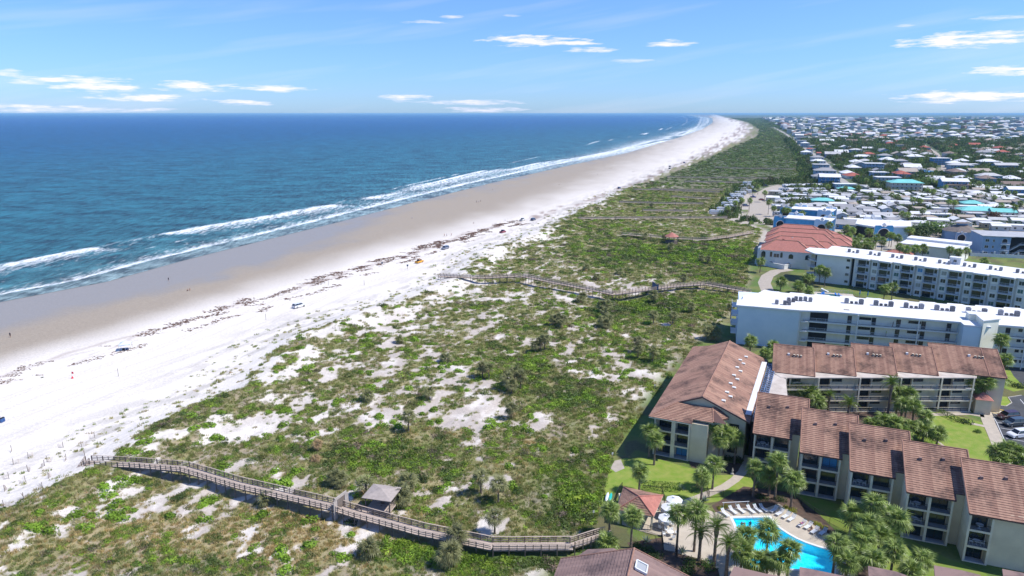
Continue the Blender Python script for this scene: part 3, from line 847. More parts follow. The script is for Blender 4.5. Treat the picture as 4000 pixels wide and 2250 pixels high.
M_concrete = mat("concrete", (.45, .42, .375), .9, color2=(.36, .33, .295), nscale=.8, bump=.15, bscale=5)
M_walkroof = mat("flat_roof_coating", (.56, .50, .44), .9, color2=(.40, .35, .30), nscale=.5)
M_plastic = mat("white_plastic", (.72, .74, .76), .5)
M_bluesh = mat("deep_blue_wall", (.08, .33, .60), .8, noise=.25, nscale=.5, rnd=.05)
M_sky = mat("sky_blue_wall", (.42, .62, .78), .8, noise=.1, nscale=.5)
M_slate = mat("grey_blue_wall", (.26, .38, .54), .85, noise=.12, nscale=.4)
M_greyshingle = mat("weathered_shingle", (.20, .17, .15), .9, noise=.35, nscale=.8)
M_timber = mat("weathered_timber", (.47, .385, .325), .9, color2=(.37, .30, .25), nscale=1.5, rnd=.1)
M_timberdark = mat("dark_timber", (.20, .165, .14), .9, noise=.3, nscale=1.5)  # darker brown timber for posts, beams and the gazebo


def tile_slope(parent, o, eu, ev, rows_, tile=M_tile, name='tile_course', exp_=.46, tw=.5):
    """courses of roof tiles. o: corner at the eave, eu along the eave, ev up the slope (unit vectors);
    rows_(b) -> list of (a0, a1) spans covered at distance b up the slope; each course is one part"""
    o = np.array(o, float); eu = np.array(eu, float); ev = np.array(ev, float); nn = np.cross(eu, ev); nn /= np.linalg.norm(nn)
    if nn[2] < 0: nn = -nn
    b = 0.0; k = 0
    r_ = np.random.default_rng(int(abs(o[0] * 31 + o[1] * 17)) % 9999)
    while True:
        spans = rows_(b + exp_ / 2)
        if spans is None: break
        mb = MB()
        for a0, a1 in spans:
            n = max(1, int(round((a1 - a0) / tw))); st_ = (a1 - a0) / n
            for i in range(n):
                x0, x1 = a0 + i * st_, a0 + (i + 1) * st_
                lift = .10 + r_.uniform(-.012, .02); b0 = b + r_.uniform(-.018, .018)
                p = [o + eu * x + ev * y + nn * z for x, y, z in ((x0, b0, lift), (x1, b0, lift), (x1, b + exp_ + .05, .03), (x0, b + exp_ + .05, .03), (x0, b0, -.01), (x1, b0, -.01))]
                c = len(mb.v); mb.v += [tuple(q) for q in p]; q_ = mb.mi(tile)
                mb.f += [(c, c + 1, c + 2, c + 3), (c + 4, c + 5, c + 1, c)]; mb.m += [q_, mb.mi(M_tilebase)]  # front edges take the dark underlay colour, shade painted between the courses
        if mb.f: mb.build(name, parent)
        b += exp_; k += 1
        if k > 80: break


def ridge_cap(parent, p, q, m=M_ridge, rad=.13):
    MB().tube([p, q], rad, m, 6).build("ridge_cap", parent)


def window(parent, x, y, z, w_, h_, side='s', fm=M_frame, gm=M_glass, muntin=1, name='window', d=.06):
    """framed window on a wall facing s (-y), e, w or n; a part with its pane as sub-part"""
    mb = MB(); t_ = .07
    def B(x0, x1, z0, z1, o0, o1, m, q):
        if side == 's': q.box(x0, x1, y - o1, y - o0, z0, z1, m)
        elif side == 'n': q.box(x0, x1, y + o0, y + o1, z0, z1, m)
        elif side == 'w': q.box(x - o1, x - o0, y + (x0 - x), y + (x1 - x), z0, z1, m)
        else: q.box(x + o0, x + o1, y + (x0 - x), y + (x1 - x), z0, z1, m)
    B(x, x + w_, z, z + t_, -.02, d, fm, mb); B(x, x + w_, z + h_ - t_, z + h_, -.02, d, fm, mb)
    B(x, x + t_, z + t_, z + h_ - t_, -.02, d, fm, mb); B(x + w_ - t_, x + w_, z + t_, z + h_ - t_, -.02, d, fm, mb)
    for i in range(muntin):
        c = x + w_ * (i + 1) / (muntin + 1); B(c - .035, c + .035, z + t_, z + h_ - t_, -.02, d, fm, mb)
    o = mb.build(name, parent)
    g = MB(); B(x + t_, x + w_ - t_, z + t_, z + h_ - t_, .005, .03, gm, g); g.build("pane", o)
    return o


def railing(parent, p, q, h=1.05, m=M_rail, step=.14, bars=True, post=1.6, name='railing', t=.03):
    mb = MB(); p = np.array(p, float); q = np.array(q, float); L = np.linalg.norm(q - p); d = (q - p) / L; up = np.array((0, 0, 1.0))
    mb.beam(p + up * h, q + up * h, .06, .05, m); mb.beam(p + up * .1, q + up * .1, .04, .04, m)
    n = max(1, int(L / post))
    for i in range(n + 1): a = p + d * L * i / n; mb.beam(a, a + up * h, .05, .05, m)
    if bars:
        n = int(L / step)
        for i in range(1, n): a = p + d * L * i / n; mb.beam(a + up * .1, a + up * h, t * .6, t * .6, m)
    else:
        for k in (.35, .6, .83): mb.beam(p + up * h * k, q + up * h * k, .03, .03, m)
    return mb.build(name, parent)


def chair_mesh():
    mb = MB(); m = M_plastic
    mb.box(-.25, .25, -.25, .25, .42, .46, m)
    for sx in (-.23, .23):
        mb.box(sx - .02, sx + .02, -.25, -.21, 0, .64, m); mb.box(sx - .02, sx + .02, .21, .25, 0, .9, m); mb.box(sx - .03, sx + .03, -.25, .22, .63, .66, m)
    for z in (.55, .66, .77, .87): mb.box(-.22, .22, .22, .25, z - .035, z + .035, m)
    return mb.mesh("patio_chair")


def table_mesh():
    mb = MB(); m = M_plastic
    mb.prism([(math.cos(t) * .55, math.sin(t) * .55) for t in np.linspace(0, 2 * math.pi, 13)[:-1]], .68, .72, m)
    mb.tube([(0, 0, 0), (0, 0, .68)], .04, m, 6)
    for a in range(4): t_ = a * math.pi / 2; mb.beam((0, 0, .04), (.35 * math.cos(t_), .35 * math.sin(t_), .02), .05, .04, m)
    return mb.mesh("patio_table")


ME_chair, ME_table = chair_mesh(), table_mesh()


def to_world(root, x, y, z=0):
    a = root.rotation_euler[2]; c, s = math.cos(a), math.sin(a)
    return (root.location.x + x * c - y * s, root.location.y + x * s + y * c, root.location.z + z)


def balcony_set(root, x, y, z, where, table=True, n=2):
    if table:
        put("patio_table", ME_table, loc=to_world(root, x, y, z), label="small round white table on " + where, cat="table")
    for i in range(n):
        a = [math.pi / 2, -math.pi / 2, 0][i]
        dx = [-.75, .75, 0][i]; dy = [0, 0, -.7][i]
        put("patio_chair", ME_chair, loc=to_world(root, x + dx, y + dy, z), rot=(0, 0, root.rotation_euler[2] + [math.pi / 2, -math.pi / 2, math.pi][i]),
            label=["white slatted chair", "white slatted chair", "white slatted chair"][i] + [" west of the table, ", " east of the table, ", " before the table, "][i] + where, cat="chair")


# ------------------------------------------------------------------ the stepped row of three storey townhouses
SL = .45


def townhouse(x0, y0, ang, label, idx, roof=True, W=8.0, last=False, BX=6.3):
    r = empty("townhouse", x0, y0, 0, ang, label, "townhouse", "stepped townhouses above the pool")
    zr = lambda y: 8.55 + SL * y
    b = MB()
    # body behind the balconies, its top follows the roof
    b.prism([(.3, 2.1), (W + .1, 2.1), (W + .1, 9.7), (.3, 9.7)], 0, [zr(2.1) - .16, zr(2.1) - .16, zr(9.7) - .16, zr(9.7) - .16], M_stucco)
    b.prism([(BX + .32, 1.55 if BX > 4 else .9), (W + .1, 1.55 if BX > 4 else .9), (W + .1, 2.1), (BX + .32, 2.1)], 0, [zr(1.55) - .2, zr(1.55) - .2, zr(2.1) - .2, zr(2.1) - .2], M_stucco)
    # fin walls either side of the balcony bay
    b.prism([(.0, .55), (.3, .55), (.3, 9.7), (.0, 9.7)], 0, [zr(.55) - .2, zr(.55) - .2, zr(9.7) - .2, zr(9.7) - .2], M_stucco2)
    b.prism([(BX, .55), (BX + .3, .55), (BX + .3, 2.1), (BX, 2.1)], 0, [zr(.55) - .2, zr(.55) - .2, zr(2.1) - .2, zr(2.1) - .2], M_stucco2)
    b.build("wall", r)
    MB().box(.3, BX, .55, .8, 8.12, 8.5, M_stucco2).build("lintel", r)
    for z in (0, 2.8, 5.6):
        s_ = MB(); s_.box(.3, BX, .8, 2.1, z - .18 if z else 0, z + .03, M_floor); s_.box(.3, BX, .55, .8, z - .24 if z else 0, z + .08, M_stucco2); s_.build("balcony_floor", r)
        if BX > 4: MB().box(3.12, 3.5, .57, .95, z + .08, z + (2.56 if z < 5 else 2.52), M_stucco2).build("column", r)
        for xa, xb in (((.5, 3.0), (3.7, 6.15)) if BX > 4 else ((.5, BX - .2),)):
            window(r, xa, 2.1, z + .06, xb - xa, 2.2, muntin=1, name='sliding_door', gm=M_curtain if (idx, z, xa) in ((1, 5.6, 3.7), (9, 0, 3.7)) else M_glass)
        if z:
            railing(r, (.3, .68, z + .06), (min(3.12, BX), .68, z + .06), .95, step=.16)
            if BX > 4: railing(r, (3.5, .68, z + .06), (6.3, .68, z + .06), .95, step=.16)
    # roof deck and tiles
    spans_end = 10.0 / math.cos(math.atan(SL))
    xr = W + .12
    dk = MB()
    NX = 6.75 if BX > 4 else xr
    for (a, c, d, e) in ((-.25, NX, 0, 1.4), (-.25, xr, 1.4, 6.3), (-.25, xr + (1.3 if not last else 0), 6.3, 10)):
        z0, z1 = zr(d), zr(e)
        b0 = len(dk.v); dk.v += [(a, d, z0 - .2), (c, d, z0 - .2), (c, e, z1 - .2), (a, e, z1 - .2), (a, d, z0), (c, d, z0), (c, e, z1), (a, e, z1)]
        for f in ((0, 3, 2, 1), (4, 5, 6, 7), (0, 1, 5, 4), (1, 2, 6, 5), (2, 3, 7, 6), (3, 0, 4, 7)): dk.f.append(tuple(b0 + i for i in f)); dk.m.append(dk.mi(M_tilebase))
    dk.build("roof_deck", r)
    c_, s_ = math.cos(math.atan(SL)), math.sin(math.atan(SL))

    def rows_(bb):
        if bb > spans_end: return None
        y = bb * c_
        return [(-.25, NX if y < 1.4 else (xr if y < 6.3 or last else xr + 1.3))]
    tile_slope(r, (0, 0, zr(0)), (1, 0, 0), (0, c_, s_), rows_)
    ridge_cap(r, (-.25, 0, zr(0) + .1), (-.25, 10, zr(10) + .1), rad=.12)
    ridge_cap(r, (-.25, 10.02, zr(10) + .1), (xr + (0 if last else 1.3), 10.02, zr(10) + .1), rad=.12)
    if not last: ridge_cap(r, (xr + 1.3, 6.3, zr(6.3) + .1), (xr + 1.3, 10, zr(10) + .1), rad=.12)
    # pale flat roof over the access gallery at the back
    MB().box(-.25, W + 3.2, 10.05, 12.9, 8.35, 8.6, M_walkroof).build("flat_roof", r)
    g = MB(); g.box(.3, W + .1, 9.72, 10.04, 0, 8.5, M_stucco); g.build("back_wall", r)
    for (bx, by) in ((2.2, 6.6), (5.6, 7.2)):
        v_ = MB(); v_.box(bx - .22, bx + .22, by - .22, by + .22, zr(by) + .02, zr(by) + .45, M_tilebrown); v_.build("roof_vent", r)
    return r


TH = [(46.4, 121.5), (52.3, 113.8), (58.2, 107.2), (64.1, 100.3), (70.3, 94.1)]
lab = ["tile roofed townhouse with white chairs on its upper balcony, next to the gabled building", "townhouse with a blue blind on its top balcony, above the sun loungers",
       "townhouse with white rocking chairs on its upper balcony, mid row", "townhouse with a big dark arc stain on its tiled roof",
       "tall townhouse at the end of the row with white garden tables on its balconies", "last townhouse of the row, cut by the picture's corner"]
ths = []
for i, (x0, y0) in enumerate(TH):
    ths.append(townhouse(x0, y0, -22, lab[i], i, last=(i == 4), W=8.0 if i < 4 else 15.0, BX=6.3 if i < 4 else 3.0))
balcony_set(ths[0], 1.7, 1.35, 5.64, "upper balcony of the townhouse beside the gable", n=2)
balcony_set(ths[1], 1.6, 1.35, 2.84, "middle balcony, townhouse with the blue blind", table=False, n=1)
balcony_set(ths[2], 1.6, 1.35, 5.64, "upper balcony, townhouse mid row", n=2)
balcony_set(ths[3], 1.7, 1.35, 5.64, "upper balcony, townhouse with stained roof", n=1)
balcony_set(ths[3], 1.7, 1.35, 2.84, "middle balcony, townhouse with stained roof", n=2)
balcony_set(ths[4], 1.7, 1.35, 5.64, "top balcony, end townhouse", n=0)
balcony_set(ths[4], 1.7, 1.35, 2.84, "middle balcony, end townhouse", n=2)

# ------------------------------------------------------------------ the gabled building
g1 = empty("gabled_condo", 27.8, 129.3, 0, -24.8, "long three storey condo with one big low gable roof of stained clay tiles", "apartment building")
ZE, ZR, GW = 8.5, 12.3, 9.35
sl1 = (ZR - ZE) / GW; LEN = 44.5
b = MB()
for ya, yb in ((6, 44),):
    b.v += []; pts = [(.7, 8.45), (18.0, 8.45)]
    b.poly([(.7, ya, 0), (18, ya, 0), (18, ya, ZE + sl1 * .7 - .1), (GW, ya, ZR - .12), (.7, ya, ZE + sl1 * .7 - .1)], M_stucco)
    b.poly([(.7, yb, 0), (.7, yb, ZE + sl1 * .7 - .1), (GW, yb, ZR - .12), (18, yb, ZE + sl1 * .7 - .1), (18, yb, 0)], M_stucco)
    b.poly([(.7, yb, 0), (.7, ya, 0), (.7, ya, 8.7), (.7, yb, 8.7)], M_stucco); b.poly([(18, ya, 0), (18, yb, 0), (18, yb, 8.7), (18, ya, 8.7)], M_stucco)
b.build("wall", g1)
MB().box(8.15, 11.5, .9, 5.97, 0, 8.3, M_stucco).build("wing_wall", g1)
MB().prism([(11.53, 3.2), (14.2, 4.6), (14.2, 5.97), (11.53, 5.97)], 0, 8.2, M_stucco2).build("bay_wall", g1)
# balconies of the dune end
fb = MB(); fb.box(.9, 1.2, .8, 5.97, 0, 8.35, M_stucco2); fb.box(7.8, 8.12, .7, 5.97, 0, 8.35, M_stucco2); fb.box(1.2, 7.8, 2.6, 2.9, 0, 8.3, M_stucco); fb.build("fin_wall", g1)
MB().box(1.2, 7.8, .75, 1.0, 8.0, 8.36, M_stucco2).build("lintel", g1)
for z in (0, 2.8, 5.6):
    q = MB(); q.box(1.2, 7.8, 1.0, 2.6, z - .18 if z else 0, z + .03, M_floor); q.box(1.2, 7.8, .75, 1.0, z - .24 if z else 0, z + .07, M_stucco2); q.build("balcony_floor", g1)
    MB().box(4.4, 5.2, .77, 1.1, z + .07, z + (2.56 if z < 5 else 2.4), M_stucco2).build("column", g1)
    window(g1, 1.6, 2.6, z + .06, 2.6, 2.2, name='sliding_door'); window(g1, 5.3, 2.6, z + .06, 2.3, 2.2, name='sliding_door', gm=M_curtain if z == 0 else M_glass)
    if z: railing(g1, (1.2, .86, z + .05), (4.4, .86, z + .05), .95); railing(g1, (5.2, .86, z + .05), (7.8, .86, z + .05), .95)
window(g1, 14.9, 6, 5.9, 1.9, 1.5); window(g1, 14.9, 6, 1.1, 1.9, 1.5)
# roof deck
dk = MB(); n_ = np.array((-sl1, 0, 1.0))
for (xa, za, xb, zb) in ((-.1, ZE - .05, GW, ZR), (GW, ZR, 18.8, ZE - .05)):
    for (y0_, y1_) in ((5.4, LEN),):
        b0 = len(dk.v); dk.v += [(xa, y0_, za - .22), (xb, y0_, zb - .22), (xb, y1_, zb - .22), (xa, y1_, za - .22), (xa, y0_, za), (xb, y0_, zb), (xb, y1_, zb), (xa, y1_, za)]
        for f in ((0, 3, 2, 1), (4, 5, 6, 7), (0, 1, 5, 4), (1, 2, 6, 5), (2, 3, 7, 6), (3, 0, 4, 7)): dk.f.append(tuple(b0 + i for i in f)); dk.m.append(dk.mi(M_tilebase))
dk.build("roof_deck", g1)
ct, st_ = math.cos(math.atan(sl1)), math.sin(math.atan(sl1)); SLEN = (GW + .1) / ct


def rowsL(bb):
    if bb > SLEN: return None
    x = bb * ct
    # the near and far ends run out as hipped lean-to roofs below the gable
    e = max(0, 5.4 - 0) if x > 4.6 else 0
    return [(0.0 + min(x * 1.15, 5.4), LEN + 3 - min(x * .65, 3))]


def rowsR(bb):
    if bb > SLEN: return None
    return [(5.4, LEN)]


tile_slope(g1, (-.1, 0, ZE), (0, 1, 0), (ct, 0, st_), rowsL)
tile_slope(g1, (18.8, 0, ZE), (0, 1, 0), (-ct, 0, st_), rowsR)
ridge_cap(g1, (GW, 5.4, ZR + .12), (GW, LEN, ZR + .12), rad=.16)
ridge_cap(g1, (GW, 5.38, ZR + .08), (18.8, 5.38, ZE + .05), M_tilebrown, rad=.10); ridge_cap(g1, (GW, 5.38, ZR + .08), (4.6, 5.38, ZE + 4.6 * sl1 + .05), M_tilebrown, rad=.10)
# the hipped lean-to roof at the near end
lz = lambda y: ZE + y * (sl1 * 4.6 / 5.35)
hs = sl1 * 4.6 / 5.35; ch, sh = math.cos(math.atan(hs)), math.sin(math.atan(hs))
ld = MB()
ld.poly([(-.1, 0, ZE - .02), (8.5, 0, ZE - .02), (8.5, 1.6, lz(1.6) - .02), (14.9, 1.6, lz(1.6) - .02), (14.9, 1.6, lz(1.6) - .02), (11.5, 5.37, lz(5.37) - .02), (4.6, 5.37, lz(5.37) - .02)], M_tilebase)
ld.poly([(-.1, 0, ZE - .25), (-.1, 0, ZE - .02), (8.5, 0, ZE - .02), (8.5, 0, ZE - .25)], M_stucco2)
ld.poly([(8.5, 1.6, ZE + .2), (8.5, 1.6, lz(1.6) - .02), (12.2, 1.6, lz(1.6) - .02), (12.2, 1.6, ZE + .2)], M_stucco2)
ld.poly([(14.9, 5.4, ZE), (11.5, 5.37, lz(5.37) - .03), (12.2, 1.6, ZE + .35), ], M_tilebase)
ld.build("lean_to_deck", g1)


def rowsF(bb):
    y = bb * ch
    if y > 5.25: return None
    xl = min(y * 4.6 / 5.35, 4.6)
    return [(xl, 8.6)] if y < 1.5 else [(xl, 12.4 - (y - 1.6) * .25)]


tile_slope(g1, (-.1, 0, ZE), (1, 0, 0), (0, ch, sh), rowsF)


def rowsH(bb):
    if bb > 3.6: return None
    return [(bb * .9, 3.9)]


e_ = np.array((14.9 - 12.2, 5.4 - 1.6, -.1)); Le = np.linalg.norm(e_); e_ /= Le
up_ = np.array((11.5, 5.37, lz(5.37))) - np.array((12.2, 1.6, ZE + .35)); up_ = up_ - e_ * up_.dot(e_); up_ /= np.linalg.norm(up_)
tile_slope(g1, (12.2, 1.6, ZE + .4), tuple(e_), tuple(up_), lambda bb: None if bb > 3.3 else [(0 + bb * .85, Le - bb * .3)])
ridge_cap(g1, (-.1, 0, ZE + .1), (4.6, 5.37, lz(5.37) + .12)); ridge_cap(g1, (12.3, 1.6, ZE + .55), (11.5, 5.37, lz(5.37) + .12))
# far lean-to
tile_slope(g1, (0, LEN + 3, ZE), (1, 0, 0), (0, -ch, sh), lambda bb: None if bb * ch > 2.9 else [(bb * ch * 1.5, 9 - bb)])
MB().box(.7, 8, 44.03, 47.2, 0, 8.4, M_stucco).build("end_wall", g1)
# white gutter shelf with the row of condensers beside it
MB().box(17.6, 18.75, 8, 41.5, 9.0, 9.12, M_roofwhite).build("gutter_shelf", g1)
MB().box(18.85, 21.2, 8, 43, 7.7, 7.95, M_walkroof).build("plant_deck", g1)
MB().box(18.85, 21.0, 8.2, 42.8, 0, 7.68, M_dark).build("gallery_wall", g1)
for i, yy in enumerate((8.5, 12.2, 13.4, 17.6, 18.8, 22.9, 24.1, 28.4, 29.6, 33.8, 35.0, 39.0)):
    xx = 13.2 + (.9 if i % 2 else 0); zz = ZE + (18.8 - xx) * sl1
    v_ = MB(); v_.box(xx - .35, xx + .35, yy - .3, yy + .3, zz - .1, zz + .30, M_stucco2); v_.box(xx - .45, xx + .3, yy - .36, yy + .36, zz + .3, zz + .36, M_white); v_.build("roof_vent", g1)


def ac_mesh(w_, d_, h_):
    mb = MB(); mb.box(-w_ / 2, w_ / 2, -d_ / 2, d_ / 2, .12, h_, M_ac)
    for sx in (-1, 1): mb.box(sx * w_ * .42 - .04, sx * w_ * .42 + .04, -d_ / 2, d_ / 2, 0, .12, M_steel)
    mb.prism([(math.cos(t) * w_ * .38, math.sin(t) * d_ * .38) for t in np.linspace(0, 2 * math.pi, 11)[:-1]], h_, h_ + .05, M_acfan)
    for i in range(4): z = .3 + i * (h_ - .4) / 4; mb.box(-w_ / 2 - .012, w_ / 2 + .012, -d_ / 2 - .012, d_ / 2 + .012, z, z + .05, M_acfan)
    return mb.mesh("air_conditioner")


ME_ac, ME_acs = ac_mesh(1.15, 1.15, 1.45), ac_mesh(.75, .75, .7)
M_condblue = mat("blue_casing", (.23, .33, .52), .5, rnd=.3)
mb = MB(); mb.box(-.42, .42, -.36, .36, .1, .85, M_condblue); mb.box(-.32, .32, -.28, .28, .85, .9, M_acfan); mb.box(-.45, .45, -.4, -.37, .2, .75, M_white)
mb.box(-.4, -.3, -.36, .36, 0, .1, M_steel); mb.box(.3, .4, -.36, .36, 0, .1, M_steel); ME_cond = mb.mesh("condenser")
CO = "first second third fourth fifth sixth seventh eighth ninth tenth eleventh twelfth thirteenth fourteenth fifteenth sixteenth seventeenth eighteenth nineteenth twentieth twenty-first twenty-second twenty-third twenty-fourth twenty-fifth twenty-sixth twenty-seventh".split()
for i in range(27):
    for j in range(2):
        put("condenser", ME_cond, loc=to_world(g1, 19.45 + j * 1.05, 9.4 + i * 1.24, 7.96), rot=(0, 0, R(-24.8)),
            label=CO[i] + " blue grey condenser from the near end, " + ("gutter" if j == 0 else "courtyard") + " side row by the gabled roof", cat="condenser", group="double row of blue grey condensers beside the gabled roof")

# ------------------------------------------------------------------ courtyard gallery roof joining the blocks
lk = empty("gallery_link", 0, 0, 0, 0, "pale flat gallery roof linking the gabled condo to the tiled row behind the courtyard", "walkway roof")
MB().prism([(51.3, 131.6), (56.4, 129.8), (63.2, 149.6), (61.4, 153.4), (60.2, 152.2)], 8.3, 8.55, M_walkroof).build("roof_slab", lk)
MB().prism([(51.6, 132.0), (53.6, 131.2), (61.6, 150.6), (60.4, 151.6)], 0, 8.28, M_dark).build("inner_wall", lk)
MB().prism([(52.6, 129.6), (57.2, 128.2), (57.8, 130.2), (53.2, 131.6)], 8.56, 9.9, M_walkroof).build("lift_housing", lk)
for p_ in ((56.2, 130.4), (58.4, 136.6), (60.7, 143), (62.9, 149.2)): MB().box(p_[0] - .15, p_[0] + .15, p_[1] - .15, p_[1] + .15, 0, 8.28, M_stucco2).build("column", lk)

# ------------------------------------------------------------------ the tiled row behind the courtyard
r3 = empty("gallery_condo", 61.6, 153.8, 0, 0, "three storey condo with five stepped tile roofs and open access galleries behind the courtyard palms", "apartment building")
A3 = R(-20); c3_, s3_ = math.cos(A3), math.sin(A3)
step = (9.67, .17)
for i in range(5):
    sub = empty("roof_section", i * step[0], i * step[1], 0, -20); sub.parent = r3
    Wd = 9.35 if i < 4 else 14.8
    zr = lambda y: 8.7 + .36 * y
    d_ = MB(); D_ = 10.2
    b0 = 0; d_.v += [(0, 0, zr(0) - .2), (Wd, 0, zr(0) - .2), (Wd, D_, zr(D_) - .2), (0, D_, zr(D_) - .2), (0, 0, zr(0)), (Wd, 0, zr(0)), (Wd, D_, zr(D_)), (0, D_, zr(D_))]
    for f in ((0, 3, 2, 1), (4, 5, 6, 7), (0, 1, 5, 4), (1, 2, 6, 5), (2, 3, 7, 6), (3, 0, 4, 7)): d_.f.append(f); d_.m.append(d_.mi(M_tilebase))
    d_.build("roof_deck", sub)
    cc_, ss_ = math.cos(math.atan(.36)), math.sin(math.atan(.36))
    tile_slope(sub, (0, 0, zr(0)), (1, 0, 0), (0, cc_, ss_), lambda bb, Wd=Wd: None if bb * cc_ > D_ else [(0, Wd)])
    ridge_cap(sub, (Wd, 0, zr(0) + .1), (Wd, D_, zr(D_) + .1), rad=.11); ridge_cap(sub, (0, D_, zr(D_) + .1), (Wd, D_, zr(D_) + .1), rad=.11)
    if i == 4: ridge_cap(sub, (11.4, 0, zr(0) + .1), (11.4, D_, zr(D_) + .1), rad=.11)
    bb_ = MB(); bb_.prism([(.1, .6), (Wd - .1, .6), (Wd - .1, D_ - .3), (.1, D_ - .3)], 0, [zr(.6) - .22, zr(.6) - .22, zr(D_ - .3) - .22, zr(D_ - .3) - .22], M_stucco); bb_.build("wall", sub)
    vx = 4.6 if i < 4 else 9.4
    vv = MB(); vv.box(vx - 1.3, vx - .8, 6.4, 6.9, zr(6.4), zr(6.9) + .35, M_white)
    for q in range(3): vv.box(vx + q * .75, vx + q * .75 + .42, 6.1, 6.6, zr(6.1), zr(6.6) + .38, M_stucco2); vv.box(vx + q * .75 - .05, vx + q * .75 + .3, 6.0, 6.2, zr(6.1) + .3, zr(6.6) + .4, M_acfan)
    vv.build("roof_vents", sub)
# straight access galleries in front of the stepped blocks
X0, X1 = .8, 46.2; YF = -3.4; YB = -1.6
MB().prism([(X0, YF - .1), (X1, YF - .1), (X1 + 2, -.2), (46.5, .9), (38.7, .7), (38.7, -2.6), (29, .3), (29, -2.6), (19.3, .3), (19.3, -2.6), (9.7, .3), (9.7, -2.6), (0, .2)][:4] + [(0, 1.0)], 8.38, 8.6, M_walkroof).build("gallery_roof", r3)
for z in (0.12, 2.9, 5.7):
    q = MB(); q.box(X0, X1, YF, YB, z - .2, z, M_floor); q.box(X0, X1, YF - .12, YF, z - .28, z + .06, M_stucco2); q.build("gallery_floor", r3)
    q = MB(); q.box(X0, X1, YF - .04, YF + .02, z + .95, z + 1.03, M_stucco2); q.box(X0, X1, YF - .03, YF + .01, z + .5, z + .54, M_stucco2)
    for i in range(24): q.box(X0 + i * 1.95, X0 + i * 1.95 + .06, YF - .04, YF + .02, z, z + .95, M_frame)
    q.build("railing", r3)
MB().box(X0, X1, YB, YB + .25, 0, 8.36, M_stucco).build("gallery_wall", r3)
for i, xc in enumerate((9.6, 19.2, 28.7, 38.2, 45.6, 2.0)):
    MB().box(xc - .16, xc + .16, YF - .3, YF - .13, 0, 8.5, M_stucco2).build("column", r3)
for i in range(5):
    for z in (0.12, 2.9, 5.7):
        xa = 10.3 + i * 9.55 - 9.5
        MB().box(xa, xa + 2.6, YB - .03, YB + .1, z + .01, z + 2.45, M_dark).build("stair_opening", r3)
        MB().box(xa + 2.62, xa + 2.85, YB - .6, YB - .05, z + .01, z + 2.5, M_stucco2).build("pier", r3)
        window(r3, xa + 3.3, YB, z + 1.15, 2.3, 1.0)
hut = empty("stair_hut", 109.0, 149.6, 0, -18, "small cream stair hut with a pinkish pyramid tile roof beside the car park", "hut")
MB().box(-.9, 2.3, -.4, 2.8, 0, 3.6, M_stucco).build("wall", hut)
q = MB(); q.poly([(-1.2, -.7, 3.6), (2.6, -.7, 3.6), (.7, 1.2, 5.0)], M_redroof); q.poly([(2.6, -.7, 3.6), (2.6, 3.1, 3.6), (.7, 1.2, 5.0)], M_redroof); q.poly([(2.6, 3.1, 3.6), (-1.2, 3.1, 3.6), (.7, 1.2, 5.0)], M_redroof); q.poly([(-1.2, 3.1, 3.6), (-1.2, -.7, 3.6), (.7, 1.2, 5.0)], M_redroof); q.poly([(-1.2, 3.1, 3.59), (2.6, 3.1, 3.59), (2.6, -.7, 3.59), (-1.2, -.7, 3.59)], M_redroof); q.build("roof", hut)

# ------------------------------------------------------------------ roofs at the foot of the picture
g4 = empty("near_gabled_condo", 13.2, 82.6, 0, 0, "large brown tile gable roof with a single skylight at the foot of the scene", "apartment building")


def roof_plane(parent, name, pts, m=M_tilebrown, th=.2):
    q = MB(); lo = [(p[0], p[1], p[2] - th) for p in pts]; b0 = 0
    q.poly(pts, m); q.poly(lo[::-1], m)
    for i in range(len(pts)): j = (i + 1) % len(pts); q.poly([lo[i], lo[j], pts[j], pts[i]], m)
    return q.build(name, parent)


ax = np.array((-.30, -.954)); cx = np.array((.954, -.30))   # ridge runs toward the camera
def L4(a, c_, z):
    p = np.array((3.0, -2.2)) + ax * a + cx * c_; return (p[0], p[1], z)
zr4 = lambda c_: 12.0 - abs(c_) * .37
MBq = MB(); MBq.prism([L4(.5, -9, 0)[:2], L4(30, -9, 0)[:2], L4(30, 9.4, 0)[:2], L4(.5, 9.4, 0)[:2]], 0, 8.4, M_stucco); MBq.build("wall", g4)
q = MB(); q.poly([L4(.5, -9, 8.4), L4(.5, 9.4, 8.4), L4(.5, 0, 11.8)], M_stucco); q.build("gable_wall", g4)
for sg in (-1, 1):
    roof_plane(g4, "roof_deck", [L4(0, 0, 12.0), L4(30, 0, 12.0), L4(30, sg * 9.9, zr4(9.9)), L4(0, sg * 9.9, zr4(9.9))], M_tilebase, .2)
    sl4 = math.atan(.37); o4 = L4(0, sg * 9.9, zr4(9.9)); e_u = np.array((ax[0], ax[1], 0)); e_v = np.array((-sg * cx[0] * math.cos(sl4), -sg * cx[1] * math.cos(sl4), math.sin(sl4)))
    tile_slope(g4, (o4[0], o4[1], o4[2]), tuple(e_u), tuple(e_v), lambda bb: None if bb > 9.9 / math.cos(sl4) else [(0, 26)], M_tilebrown)
ridge_cap(g4, L4(0, 0, 12.12), L4(30, 0, 12.12), rad=.15)
ridge_cap(g4, L4(0, -9.9, zr4(9.9) + .1), L4(0, 0, 12.1), rad=.1); ridge_cap(g4, L4(0, 9.9, zr4(9.9) + .1), L4(0, 0, 12.1), rad=.1)
q = MB(); c0 = L4(5.2, 2.6, 0)
pA, pB, pC, pD = L4(2.4, .7, zr4(.7) + .32), L4(4.1, .7, zr4(.7) + .32), L4(4.1, 2.1, zr4(2.1) + .32), L4(2.4, 2.1, zr4(2.1) + .32)
for p1, p2 in ((pA, pB), (pB, pC), (pC, pD), (pD, pA)): q.beam(p1, p2, .16, .3, M_white)
